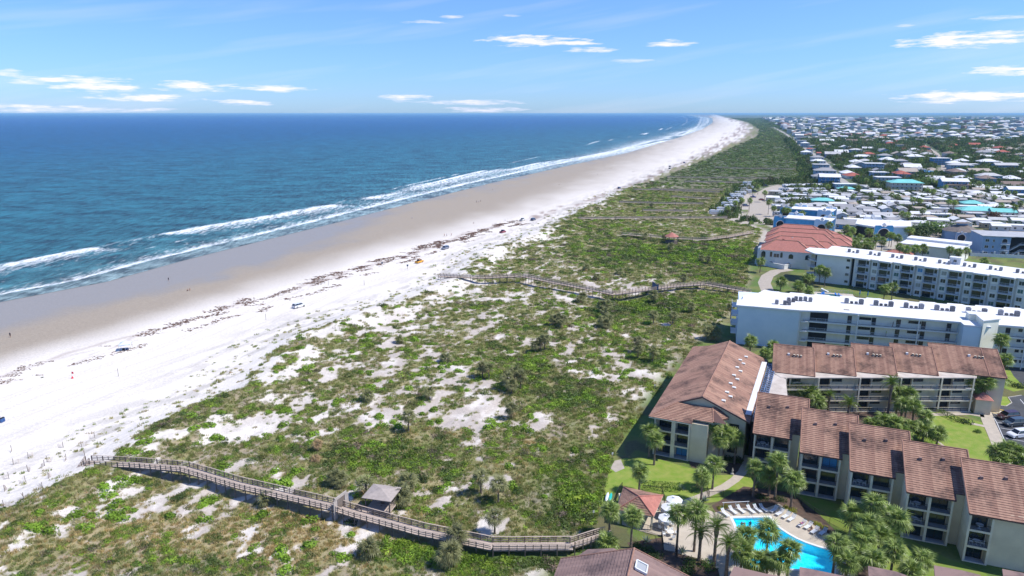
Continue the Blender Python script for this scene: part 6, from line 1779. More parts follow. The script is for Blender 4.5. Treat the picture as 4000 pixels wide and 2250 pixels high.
for i in range(n):
    a, b = POOL[i], POOL[(i + 1) % n]; q.poly([(*a, -1.5), (*b, -1.5), (*b, -.0), (*a, 0)], M_pooltile)
q.poly([(*p_, -1.5) for p_ in POOL], M_pooltile); q.build("basin", pool)
q = MB()
for i in range(n):
    j = (i + 1) % n; a, b, c, d = POOL[i], POOL[j], OUT1[j], OUT1[i]
    q.poly([(*a, .06), (*b, .06), (*c, .06), (*d, .06)], M_coping); q.poly([(*d, 0), (*c, 0), (*c, .06), (*d, .06)], M_coping); q.poly([(*a, -.05), (*b, -.05), (*b, .06), (*a, .06)][::-1], M_coping)
q.build("coping", pool)
q = MB()
for k in range(4):
    v0 = 2026 + k * 9; q.box(*sorted((G(2872 + k * 2, v0)[0], G(3000 + k * 7, v0)[0])), G(2900, v0 + 9)[1], G(2900, v0)[1] - .004, -1.49, -.28 - .27 * k, M_pooltile)
q.build("steps", pool)
wm = bpy.data.materials.new("pool_water"); wm.use_nodes = True; t = wm.node_tree; t.nodes.clear()
o_ = t.nodes.new("ShaderNodeOutputMaterial"); tr = t.nodes.new("ShaderNodeBsdfTransparent"); tr.inputs[0].default_value = (.10, .72, .92, 1); gl = t.nodes.new("ShaderNodeBsdfGlossy"); gl.inputs[1].default_value = .08
fr_ = t.nodes.new("ShaderNodeFresnel"); fr_.inputs[0].default_value = 1.33; mx = t.nodes.new("ShaderNodeMixShader")
nn_ = t.nodes.new("ShaderNodeTexNoise"); nn_.inputs["Scale"].default_value = 2.2; nn_.inputs["Detail"].default_value = 4; ge = t.nodes.new("ShaderNodeNewGeometry"); t.links.new(ge.outputs["Position"], nn_.inputs["Vector"])
bb = t.nodes.new("ShaderNodeBump"); bb.inputs["Strength"].default_value = .25; bb.inputs["Distance"].default_value = .1; t.links.new(nn_.outputs[0], bb.inputs["Height"]); t.links.new(bb.outputs[0], gl.inputs["Normal"]); t.links.new(bb.outputs[0], fr_.inputs["Normal"])
mc = t.nodes.new("ShaderNodeMixRGB"); mc.inputs[1].default_value = (.20, .84, .98, 1); mc.inputs[2].default_value = (.10, .76, .97, 1); rp = t.nodes.new("ShaderNodeMapRange"); rp.inputs[1].default_value = .42; rp.inputs[2].default_value = .58; t.links.new(nn_.outputs[0], rp.inputs[0]); t.links.new(rp.outputs[0], mc.inputs[0]); t.links.new(mc.outputs[0], tr.inputs[0])
t.links.new(fr_.outputs[0], mx.inputs[0]); t.links.new(tr.outputs[0], mx.inputs[1]); t.links.new(gl.outputs[0], mx.inputs[2]); t.links.new(mx.outputs[0], o_.inputs[0])
q = MB(); q.poly([(*p_, -.14) for p_ in POOL], wm); q.build("water", pool)
# deck with the pool cut out, made with a bmesh triangle fill
import bmesh
bmm = bmesh.new(); eds = []
for ring in (DECK, OUT1):
    vs = [bmm.verts.new((x, y, .04)) for x, y in ring]
    for i in range(len(vs)): eds.append(bmm.edges.new((vs[i], vs[(i + 1) % len(vs)])))
bmesh.ops.triangle_fill(bmm, use_beauty=True, edges=eds)
me = bpy.data.meshes.new("pool_deck"); bmm.to_mesh(me); bmm.free(); me.materials.append(M_deck); put("pool_deck", me, kind='structure', label="pale concrete terrace round the pool")


def lounger_mesh(headcol):
    mb = MB(); m = M_plastic
    for sy in (-.28, .28):
        mb.beam((-1.0, sy, .34), (.35, sy, .34), .05, .05, m); mb.beam((.35, sy, .34), (.95, sy, .86), .05, .05, m)
        for x in (-.85, .3): mb.beam((x, sy, 0), (x, sy, .34), .05, .05, m)
        mb.beam((.75, sy, 0), (.55, sy, .5), .04, .04, m)
    for i in range(16): x = -.98 + i * .087; mb.box(x, x + .07, -.27, .27, .335, .355, m)
    for i in range(8): t_ = (i + .2) / 8.4; x = .36 + .58 * t_; z = .36 + .52 * t_; mb.beam((x, -.27, z), (x, .27, z), .075, .02, m)
    mb.beam((.93, -.28, .86), (.93, .28, .86), .05, .09, headcol)
    return mb.mesh("sun_lounger")


ME_lg = lounger_mesh(mat("green_band", (.03, .16, .12), .6))
lg = [(2832, 2012, 0), (2862, 2002, 0), (2893, 1998, 0), (2932, 1999, 0), (2958, 1996, 0), (2982, 1994, 0), (3022, 1998, 1), (3045, 2010, 1), (3070, 2021, 1), (3092, 2032, 1), (3132, 2054, 1), (3157, 2062, 1), (3182, 2080, 1), (3214, 2086, 1)]
lbl = ["white sun lounger at the seaward end of the straight row", "white sun lounger, second in the straight row", "white sun lounger behind the pool steps rail", "white sun lounger, fourth in the straight row", "shaded white sun lounger, fifth in the straight row", "shaded white sun lounger at the straight row's palm end",
       "shaded white lounger, first of the angled loungers", "white angled lounger beside the dark red flowers", "white angled lounger before the yellow bush", "white angled lounger just past the yellow bush", "white lounger with a sunbather lying on it", "empty white lounger right beside the sunbather", "white lounger beside the crouching bather", "white lounger in palm shade at the row's east end"]
for (u, v, k), lb in zip(lg, lbl):
    x, y = G(u, v); d = (.38, -.92) if k == 0 else (-.80, -.60); a = math.atan2(-d[1], -d[0])
    put("sun_lounger", ME_lg, loc=(x, y, .045), rot=(0, 0, a), label=lb, cat="sun lounger", group="white loungers round the pool")

# pavilion
pv = empty("pool_pavilion", *G(2497, 2000)[:2], 0, 0, "open pool pavilion with a pinkish pyramid tile roof on cream posts", "pavilion")
cr = [G(2410, 1990, 2.7), G(2553, 2019, 2.7), G(2590, 1936, 2.7), G(2436, 1903, 2.7)]; ap = G(2496, 1940, 4.9)
ox, oy = pv.location.x, pv.location.y
for i in range(4):
    a, b = cr[i], cr[(i + 1) % 4]; A = np.array((a[0] - ox, a[1] - oy, 2.7)); B_ = np.array((b[0] - ox, b[1] - oy, 2.7)); P_ = np.array((ap[0] - ox, ap[1] - oy, 4.9))
    q = MB(); q.poly([A, B_, P_], M_tilebase); q.poly([A, A - (0, 0, .2), B_ - (0, 0, .2), B_], M_stucco2); q.build("roof_deck", pv)
    e_ = (B_ - A); L_ = np.linalg.norm(e_); e_ /= L_; up_ = P_ - A; t0 = up_.dot(e_); up_ = up_ - e_ * t0; H_ = np.linalg.norm(up_); up_ /= H_
    tile_slope(pv, A, e_, up_, lambda bb, L_=L_, H_=H_, t0=t0: None if bb > H_ - .2 else [(t0 * bb / H_, L_ - (L_ - t0) * bb / H_)], M_redroof if i == 1 else M_tile, exp_=.38, tw=.4)  # sunlit east slope gets the paler red; its light is put into the colour
    ridge_cap(pv, A + (0, 0, .1), P_ + (0, 0, .12), M_redroof, .1)
    c_ = A * .9 + P_ * .1; MB().box(c_[0] - .14, c_[0] + .14, c_[1] - .14, c_[1] + .14, 0, 2.6, M_stucco2).build("post", pv)
q = MB(); q.box(-3.4, -.6, -1.2, 2.2, 0, 2.4, M_stucco); q.build("inner_wall", pv)
U_w = umbrella_mesh(mat("white_canvas", (.74, .76, .80), .7), 1.45, 2.45)
for (u, v, lb) in ((2632, 1990, "white umbrella nearest the path gate"), (2612, 2020, "white umbrella between its two neighbours, by the pavilion"), (2602, 2062, "white umbrella nearest the lower gate")):
    x, y = G(u, v); umbrella(U_w, x, y, .04, lb, "white umbrellas beside the pavilion"); put("patio_table", ME_table, loc=(x + .02, y, .045), label="round table under the " + lb, cat="table")
    for i, a in enumerate((.4, 2.3, 3.6, 5.2)):
        put("patio_chair", ME_chair, loc=(x + 1.25 * math.cos(a), y + 1.25 * math.sin(a), .045), rot=(0, 0, a - math.pi / 2), label=["east", "back", "west", "near"][i] + " side chair under the " + lb, cat="chair")
x, y = G(2618, 2092); put("patio_table", ME_table, loc=(x, y, .045), s=(1, 1, 1), label="round glass table without umbrella at the terrace's near end", cat="table")
for i, a in enumerate((.2, 2.0, 3.3, 4.9)): put("patio_chair", ME_chair, loc=(x + 1.15 * math.cos(a), y + 1.15 * math.sin(a), .045), rot=(0, 0, a - math.pi / 2), label=["east", "back", "west", "near"][i] + " side chair at the glass table without umbrella", cat="chair")


def fence(px_, label, h=1.25, m=M_rail):
    o = empty("picket_fence", 0, 0, 0, 0, label, "fence")
    P_ = [G(u, v) for u, v in px_]
    for a, b in zip(P_[:-1], P_[1:]): railing(o, (*a, .03), (*b, .03), h, m, step=.14, name="fence_panel", post=2.0)
    return o


fence([(2475, 2062), (2530, 2078), (2583, 2096), (2590, 2145)], "dark picket fence below the pavilion")
fence([(2510, 1918), (2585, 1930), (2597, 1965)], "dark picket fence between hedge and terrace")
fence([(2700, 1925), (2725, 1910), (2760, 1920), (2770, 1945), (2930, 1935), (2960, 1905), (3080, 1925), (3130, 1975), (3180, 2010), (3240, 2045), (3300, 2075), (3345, 2085)], "long dark picket fence from path gate to the east palms")
fence([(2590, 2150), (2640, 2160), (2645, 2178)], "dark gate and fence at the terrace's lower edge")
fence([(2430, 1915), (2410, 1945), (2395, 1985)], "dark fence panel on the pavilion's dune side", 1.6)
hr = empty("lounger_rail", 0, 0, 0, 0, "long white handrail behind the straight row of loungers", "rail"); a, b = G(2820, 1985), G(2925, 1980); q = MB(); q.beam((*a, 1.1), (*b, 1.1), .08, .08, M_plastic)
for t_ in (.05, .5, .95): p_ = (a[0] * (1 - t_) + b[0] * t_, a[1] * (1 - t_) + b[1] * t_); q.beam((*p_, 0), (*p_, 1.08), .06, .06, M_plastic)
q.build("rail", hr)
for u, v, lb in ((3182, 2112, "bright steel ladder at the pool's angled edge"),):
    x, y = G(u, v); o = empty("pool_ladder", x, y, .05, 35, lb, "pool ladder")
    for s_ in (-.28, .28): MB().tube([(s_, .5, 0), (s_, .5, .7), (s_, .2, .85), (s_, -.2, .6), (s_, -.3, -.6)], .03, M_steel, 6).build("side_rail", o)
    for z_ in (-.15, -.45): MB().beam((-.28, -.3, z_), (.28, -.3, z_), .1, .03, M_steel).build("rung", o)
x, y = G(2935, 2030); o = empty("pool_handrail", x, y, 0, 0, "steel handrail down the pool steps", "handrail"); MB().tube([(0, 1.0, .04), (0, .9, .95), (.2, -1.2, .4), (.2, -1.2, -.5)], .03, M_steel, 6).build("rail", o)
x, y = G(2772, 1815); o = empty("transformer_box", x, y - 1, 0, -20, "pale green utility cabinet against the cream wing", "utility box"); MB().box(-.7, .7, -.4, .4, 0, .9, mat("pale_green_paint", (.30, .45, .38), .6)).build("cabinet", o); MB().box(-.74, .74, -.44, .44, .905, .97, M_white).build("lid", o)
x, y = G(2384, 1952); o = empty("kayak_rack", x, y, 0, 75, "turquoise and white kayaks leaning by the pavilion fence", "kayak"); mq = mat("turquoise_plastic", (.02, .45, .40), .4)
for k, m_ in ((0, mq), (.6, M_plastic)):
    q = MB(); q.tube([(-1.6, k, .5), (-1.0, k, .42), (0, k, .4), (1.0, k, .42), (1.6, k, .5)], [.04, .26, .33, .26, .04], m_, 8); q.build("kayak_hull", o)
for (u, v, lb) in ((2860, 1853, "small pale garden statue on the lawn by the path"), (3905, 1560, "small white statue on the green island")):
    x, y = G(u, v); o = empty("garden_statue", x, y, 0, 0, lb, "statue"); q = MB(); q.tube([(0, 0, 0), (0, 0, .25), (0, 0, .3)], [.35, .35, .2], M_concrete, 10); q.build("plinth", o); q = MB(); q.tube([(0, 0, .3), (0, 0, .6), (.02, 0, .9), (0, 0, 1.1), (0, 0, 1.15), (0, 0, 1.35)], [.18, .14, .2, .07, .11, .05], M_concrete, 10); q.build("figure", o)
# grey hardstand by the dune and small marker signs at the lawn's edge
for (u, v, lb) in ((2392, 1790, "small white marker sign at the lawn's dune corner"), (2557, 1520, "small white marker sign in the gabled condo's shadow line"), (2318, 2020, "thin white stake in the green vines")):
    x, y = G(u, v); o = empty("marker_sign", x, y, 0, 10, lb, "sign"); MB().box(-.03, .03, -.03, .03, 0, 1.0, M_steel).build("post", o); MB().box(-.16, .16, -.05, -.03, .85, 1.35, M_white).build("board", o)

# ------------------------------------------------------------------ boardwalks


def boardwalk(P_, hs, label, w_=1.9, rails=True, far_=False, bay=2.4, name="boardwalk"):
    o = empty(name, 0, 0, 0, 0, label, "boardwalk")
    pts = []
    for (p, q, h0, h1) in zip(P_[:-1], P_[1:], hs[:-1], hs[1:]):
        L_ = math.dist(p, q); n = max(1, int(round(L_ / bay)))
        for i in range(n): t_ = i / n; pts.append((p[0] + (q[0] - p[0]) * t_, p[1] + (q[1] - p[1]) * t_, h0 + (h1 - h0) * t_))
    pts.append((*P_[-1], hs[-1]))
    gz = hgt(np.array([p[0] for p in pts]), np.array([p[1] for p in pts]))
    for i in range(len(pts) - 1):
        a, b = np.array(pts[i]), np.array(pts[i + 1]); d = b - a; d[2] = 0; d /= np.linalg.norm(d); n_ = np.array((-d[1], d[0], 0))
        k = int(np.linalg.norm(b - a) / .3); q = MB()
        if far_: q.beam(a, b, w_, .12, M_timber)
        else:
            for j in range(k + 1): c = a + (b - a) * (j + .5) / (k + 1); ww = np.linalg.norm(b - a) / (k + 1) - .02; q.beam(c - n_ * w_ / 2, c + n_ * w_ / 2, ww, .05, M_timber)
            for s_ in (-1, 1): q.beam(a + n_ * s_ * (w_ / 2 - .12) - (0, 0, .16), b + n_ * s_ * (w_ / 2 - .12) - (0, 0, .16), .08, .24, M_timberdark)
        q.build("deck_section", o)
        for s_ in (-1, 1):
            off = n_ * s_ * (w_ / 2 - .02); r_ = MB()
            r_.beam(a + off + (0, 0, 1.05), b + off + (0, 0, 1.05), .18 if not far_ else .14, .05 if not far_ else .1, M_timber)
            for hh in (.35, .7): r_.beam(a + off + (0, 0, hh), b + off + (0, 0, hh), .04, .13, M_timber)
            if not far_: m_ = (a + b) / 2; r_.beam(m_ + off, m_ + off + (0, 0, 1.0), .09, .09, M_timberdark)
            r_.build("handrail", o)
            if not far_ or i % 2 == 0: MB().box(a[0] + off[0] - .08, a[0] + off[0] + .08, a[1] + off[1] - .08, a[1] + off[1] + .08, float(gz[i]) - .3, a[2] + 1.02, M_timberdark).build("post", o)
    return o


z1 = [land_z(*p) for p in BW1]
boardwalk(BW1, [1.7, 2.5, 2.5, 2.4, 2.25, 2.1, 1.8, 1.5, 1.3], "long weathered boardwalk zigzagging from the pool gardens to the beach, nearest of the boardwalks", w_=2.1)
boardwalk([BW1[0], G(200 * K, 1190 * K, .3)], [1.9, .2], "steps at the near boardwalk's beach end", w_=1.5, bay=1.0, name="beach_steps")
boardwalk([BW1[-1], G(2330, 2100, 1.2), G(2375, 2085, .8)], [1.4, 1.2, .7], "short timber ramp from the near boardwalk up to the pavilion lawn", w_=1.4, bay=1.6)
boardwalk(BW2, [2.0, 3.2, 3.3, 2.8, 2.4, 2.2, 1.3], "second boardwalk crossing the dunes from the corridor condo to the beach", w_=2.0, bay=3.0)
# gate portal and shelter on the near boardwalk
pz = 2.2; gx, gy = G(1332, 1962, 3.2); a = R(-26)
gt = empty("gate_portal", gx, gy, pz, -26, "tall pale timber gate portal straddling the near boardwalk", "gate")
M_portal = mat("bleached_panel", (.46, .41, .37), .85, noise=.2, nscale=2)
q = MB(); q.prism([(-.06, -1.9), (.06, -1.9), (.06, -1.0), (-.06, -1.0)], -1.6, 2.0, M_portal); q.build("side_panel", gt)
q = MB(); q.prism([(-.06, 1.0), (.06, 1.0), (.06, 1.9), (-.06, 1.9)], -.6, 2.0, M_portal); q.build("side_panel", gt)
MB().box(-.08, .08, -1.5, 1.5, 2.0, 2.5, M_portal).build("lintel", gt); MB().box(-.03, .03, -.9, .9, .05, 1.95, M_timberdark).build("gate_leaf", gt)
sx, sy = G(1493, 1950, 3.0); sz_ = 2.0
sh = empty("picnic_shelter", sx, sy, sz_, -14, "small square timber shelter with a pale low roof beside the near boardwalk", "shelter")
q = MB()
for i, (a_, b_) in enumerate((((-2.7, -2.4), (2.7, -2.4)), ((2.7, -2.4), (2.7, 2.4)), ((2.7, 2.4), (-2.7, 2.4)), ((-2.7, 2.4), (-2.7, -2.4)))): q.poly([(*a_, 2.3), (*b_, 2.3), (0, 0, 3.0)], mat("shelter_shingle", (.40, .345, .31), .9, noise=.2, nscale=2))
q.box(-2.7, 2.7, -2.4, 2.4, 2.16, 2.295, M_timberdark); q.build("roof", sh)
MB().box(-2.3, 2.3, -2.0, 2.0, -.15, 0, M_timber).build("floor", sh)
for a_ in (-2.2, 2.2):
    for b_ in (-1.9, 1.9): MB().box(a_ - .1, a_ + .1, b_ - .1, b_ + .1, -2.8, 2.15, M_timberdark).build("post", sh)
for a_, b_ in (((-2.2, 1.9), (2.2, 1.9)), ((2.2, -1.9), (2.2, 1.9)), ((-2.2, -1.9), (-2.2, 1.9))): railing(sh, (*a_, 0), (*b_, 0), 1.0, M_timberdark, bars=False)
q = MB(); q.box(-1.0, 1.0, -.3, .4, .7, .76, M_timber); q.box(-1.0, 1.0, -.8, -.55, .4, .45, M_timber); q.box(-1.0, 1.0, .65, .9, .4, .45, M_timber); q.box(-.1, .1, -.6, .7, 0, .7, M_timberdark); q.build("picnic_bench", sh)
MB().beam((-2.9, -3.2, -.02), (-1.5, -1.9, -.02), 1.6, .1, M_timber).build("gangway", sh)
# blue gate of the second walk
gx, gy = G(1645 * K, 722 * K, 3); bg_ = empty("blue_gate", gx, gy, 2.4, 8, "dark blue gate panel on the second boardwalk", "gate"); mb_ = mat("navy_panel", (.03, .06, .13), .7); MB().box(-.1, .1, -1.8, 1.8, -.2, 2.4, mb_).build("panel", bg_); MB().box(-1.2, 1.2, -1.9, -1.8, -.2, 2.0, mb_).build("side_screen", bg_)
# gazebo with a red roof on the villas' boardwalk
BW3 = [G(u, v, 1.8) for u, v in ((2430, 915), (2520, 924), (2590, 930), (2650, 935), (2760, 938), (2850, 925), (2940, 905))]
boardwalk(BW3, [1.8, 2.0, 2.2, 2.2, 2.0, 1.8, 1.2], "third boardwalk with a red roofed gazebo, leading to the villas", w_=1.8, bay=4, far_=True)
gx, gy = G(2623, 940, 2.2); gz_ = empty("gazebo", gx, gy, 2.2, 10, "dark timber gazebo under a red pyramid roof on the dunes", "gazebo")
oc8 = [(3.3 * math.cos(t), 3.3 * math.sin(t)) for t in np.linspace(0, 2 * math.pi, 9)[:-1]]; q = MB()
for i in range(8): a, b = oc8[i], oc8[(i + 1) % 8]; q.poly([(a[0] * 1.15, a[1] * 1.15, 2.4), (b[0] * 1.15, b[1] * 1.15, 2.4), (0, 0, 4.6)], M_redroof)
q.poly([(a[0] * 1.15, a[1] * 1.15, 2.39) for a in oc8][::-1], M_timberdark); q.build("roof", gz_); MB().prism(oc8, -.2, 0, M_timberdark).build("floor", gz_)
for i in range(8):
    a, b = oc8[i], oc8[(i + 1) % 8]; MB().box(a[0] - .12, a[0] + .12, a[1] - .12, a[1] + .12, -2.8, 2.38, M_timberdark).build("post", gz_)
    if i not in (0, 4): railing(gz_, (*a, 0), (*b, 0), 1.0, M_timberdark, step=.25)
    MB().beam((*a, -1.2), (*b, -1.2), .08, 1.6, M_timberdark).build("skirt_board", gz_)
# private walks of the beach houses further up the shore
cw = ["nearest of the private walks, before the motorhomes", "second private walk, before the motorhomes", "pale metal walk level with the first motorhome", "walk level with the motorhome park's middle", "walk level with the motorhome park's far end"]
ysW = [452, 484, 524, 556, 604, 622, 690, 734, 860]
for i, yw in enumerate(ysW):
    x0 = float(cV(yw)) + (10 + (i * 37 % 61)); x1 = float(cB(yw)) - 3 - (i * 23 % 12); dy = ((i * 29) % 13 - 6) * 2.2
    P_ = [(x0, yw + dy + 6), ((x0 + x1) * .5, yw + dy * .3), (x1, yw - 3)]
    lb = cw[i] if i < 5 else "thin timber walk over the dunes to the beach houses, " + ORD[i - 5] + " past the motorhome park"
    boardwalk(P_, [1.9, 1.8, 1.7], lb, w_=1.5, bay=12, far_=True)
# ------------------------------------------------------------------ vehicles
M_tyre = mat("tyre_rubber", (.02, .02, .02), .9); M_rim = mat("wheel_rim", (.40, .41, .42), .35, metal=.7); M_carglass = mat("car_glass", (.015, .02, .025), .06, spec=1.0)
M_lamp = mat("headlamp", (.7, .72, .72), .15); M_tail = mat("tail_lamp", (.35, .01, .01), .25)
VK = {}


def car_paint(c):
    m = mat("car_paint", c, .28, spec=.6); m.node_tree.nodes["Principled BSDF"].inputs["Coat Weight"].default_value = .5; return m


def vehicle(x, y, z, ang, kind, colr_, label, s_=1.0, group=None):
    """kind: suv, pickup, sedan, van. Front points along local +X"""
    o = empty("pickup_truck" if kind == "pickup" else ("suv" if kind == "suv" else "car"), x, y, z, ang, label, "pickup truck" if kind == "pickup" else "car", group); o.scale = (s_,) * 3
    key = (kind, colr_)
    if key not in VK:
        m = car_paint(colr_); L_, W_ = (4.8, 1.9) if kind != "sedan" else (4.7, 1.82)
        hb = {'suv': 1.05, 'pickup': 1.08, 'sedan': .88, 'van': 1.0}[kind]; hl = {'suv': 1.72, 'pickup': 1.80, 'sedan': 1.42, 'van': 1.8}[kind]; g_ = .28
        hood = {'suv': 1.15, 'pickup': 1.25, 'sedan': 1.2, 'van': .9}[kind]
        prof = [(-L_ / 2, g_ + .12), (-L_ / 2 - .04, .65), (-L_ / 2 + .03, hb), (L_ / 2 - hood - .15, hb + .02), (L_ / 2 - .25, hb - .16), (L_ / 2, .72), (L_ / 2 - .02, g_ + .08), (L_ / 2 - .3, g_)]
        prof.append((-L_ / 2 + .3, g_))
        b = MB(); n = len(prof); lay = [(-W_ / 2 + .07, .97), (-W_ / 2, 1), (W_ / 2, 1), (W_ / 2 - .07, .97)]
        rings = []
        for yy, sc2 in ((-W_ / 2, .96), (-W_ / 2 + .06, 1.0), (W_ / 2 - .06, 1.0), (W_ / 2, .96)):
            rings.append(len(b.v)); b.v += [(a * (.985 if sc2 < 1 else 1), yy, g_ + (c - g_) * sc2) for a, c in prof]
        for r0, r1 in zip(rings[:-1], rings[1:]):
            for i in range(n): j = (i + 1) % n; b.f.append((r0 + i, r0 + j, r1 + j, r1 + i)); b.m.append(b.mi(m))
        b.f.append(tuple(rings[0] + i for i in range(n))[::-1]); b.m.append(b.mi(m)); b.f.append(tuple(rings[3] + i for i in range(n))); b.m.append(b.mi(m))
        body = b
        if kind == 'pickup': x0, x1, xt0, xt1 = -.75, L_ / 2 - hood, -.55, L_ / 2 - hood - .65
        elif kind == 'sedan': x0, x1, xt0, xt1 = -L_ / 2 + .55, L_ / 2 - hood, -L_ / 2 + 1.25, L_ / 2 - hood - .85
        else: x0, x1, xt0, xt1 = -L_ / 2 + .05, L_ / 2 - hood + .05, -L_ / 2 + .35, L_ / 2 - hood - .6
        w0, w1 = W_ / 2 - .06, W_ / 2 - .24
        gl = MB(); zb, zt = hb - .01, hl - .07
        lo = [(x0, -w0, zb), (x1, -w0, zb), (x1, w0, zb), (x0, w0, zb)]; hi = [(xt0, -w1, zt), (xt1, -w1, zt), (xt1, w1, zt), (xt0, w1, zt)]
        for i in range(4): j = (i + 1) % 4; gl.poly([lo[i], lo[j], hi[j], hi[i]], M_carglass)
        rf = MB(); rf.prism([(xt0 - .03, -w1 - .02), (xt1 + .03, -w1 - .02), (xt1 + .03, w1 + .02), (xt0 - .03, w1 + .02)], zt, hl, m)
        for sy in (-1, 1):
            for xa, xb in ((x0, xt0), (x1, xt1), ((x0 + x1) / 2, (xt0 + xt1) / 2)): rf.beam((xa, sy * w0, zb), (xb, sy * (w1 + .01), zt), .09, .05, m)
        if kind == 'pickup': body.box(-L_ / 2 + .12, -.85, -W_ / 2 + .14, W_ / 2 - .14, hb + .004, hb + .02, M_tyre)
        wh = MB(); wh.tube([(0, -.12, 0), (0, .12, 0)], .37, M_tyre, 14); rm = MB(); rm.tube([(0, -.13, 0), (0, .13, 0)], .21, M_rim, 10)
        hlm = MB(); hlm.box(L_ / 2 - .06, L_ / 2 + .005, -.16, .16, .66, .82, M_lamp); tl = MB(); tl.box(-L_ / 2 - .05, -L_ / 2 + .02, -.09, .09, .72, .95, M_tail)
        VK[key] = (body.mesh("body"), gl.mesh("windows"), rf.mesh("roof"), wh.mesh("wheel"), rm.mesh("rim"), hlm.mesh("headlight"), tl.mesh("tail_light"), L_, W_)
    B_, G_, F_, Wm, Rm, Hm, Tm, L_, W_ = VK[key]
    put("body", B_, o); put("windows", G_, o); put("roof", F_, o)
    for sx in (-L_ / 2 + .95, L_ / 2 - .9):
        for sy in (-1, 1): w_o = put("wheel", Wm, o, loc=(sx, sy * (W_ / 2 - .1), .37)); put("rim", Rm, w_o)
    for sy in (-1, 1): put("headlight", Hm, o, loc=(0, sy * (W_ / 2 - .3), 0)); put("tail_light", Tm, o, loc=(0, sy * (W_ / 2 - .16), 0))
    return o


shore = 62  # heading of the beach drive, degrees from +X
for (u, v, k, c, a, lb) in [(1168, 1200, 'suv', (.70, .71, .72), 55, "white suv alone on the near beach"), (1638, 1026, 'pickup', (.75, .35, .01), 62, "bright yellow pickup on the beach"), (1739, 973, 'suv', (.16, .18, .24), 240, "slate grey suv on the beach above the yellow pickup"),
                           (1964, 909, 'pickup', (.24, .02, .05), 60, "dark red pickup on the beach"), (2041, 862, 'pickup', (.66, .66, .64), 62, "white pickup on the beach beside a dark suv"), (2083, 861, 'suv', (.05, .06, .12), 62, "dark blue suv beside the white pickup on the beach"),
                           (2419, 737, 'suv', (.03, .04, .16), 62, "navy car far along the beach, on its own"), (2617, 652, 'suv', (.04, .04, .05), 62, "upper of two black cars parked far up the beach"), (2616, 660, 'suv', (.04, .04, .05), 62, "lower of two black cars parked far up the beach"), (2673, 637, 'suv', (.03, .05, .2), 62, "blue car beyond the two black cars far up the beach")]:
    x, y, z = GT(u, v); vehicle(x, y, z, a, k, c, lb)
for (u, v, k, c, a, lb) in [(3925, 1634, 'suv', (.055, .02, .025), 190, "dark maroon suv in the bay beside the yellow hatching"), (3950, 1661, 'suv', (.05, .07, .085), 190, "dark grey suv parked between the maroon and white ones"), (3968, 1706, 'suv', (.70, .71, .73), 190, "white suv with black sunroof parked nearest the lawn")]:
    x, y = G(u, v); vehicle(x + .6, y, .04, a, k, c, lb)

# ------------------------------------------------------------------ people


def skin_mesh(name, joints, edges, rad, mats_fn, mats_):
    me = bpy.data.meshes.new(name); me.from_pydata(joints, edges, []); o = bpy.data.objects.new(name, me); col.objects.link(o)
    md = o.modifiers.new("s", 'SKIN'); md.use_smooth_shade = True
    for i, r_ in enumerate(rad): me.skin_vertices[0].data[i].radius = r_ if hasattr(r_, '__len__') else (r_, r_)
    me.skin_vertices[0].data[0].use_root = True
    sd = o.modifiers.new("d", 'SUBSURF'); sd.levels = 1; sd.render_levels = 1
    dg = bpy.context.evaluated_depsgraph_get(); m2 = bpy.data.meshes.new_from_object(o.evaluated_get(dg)); bpy.data.objects.remove(o)
    m2.name = name; m2.materials.clear()
    for m in mats_: m2.materials.append(m)
    for p_ in m2.polygons: p_.material_index = mats_fn(p_.center)
    return m2


M_skin = mat("skin", (.42, .25, .17), .6); M_hair = mat("hair", (.05, .03, .02), .8)


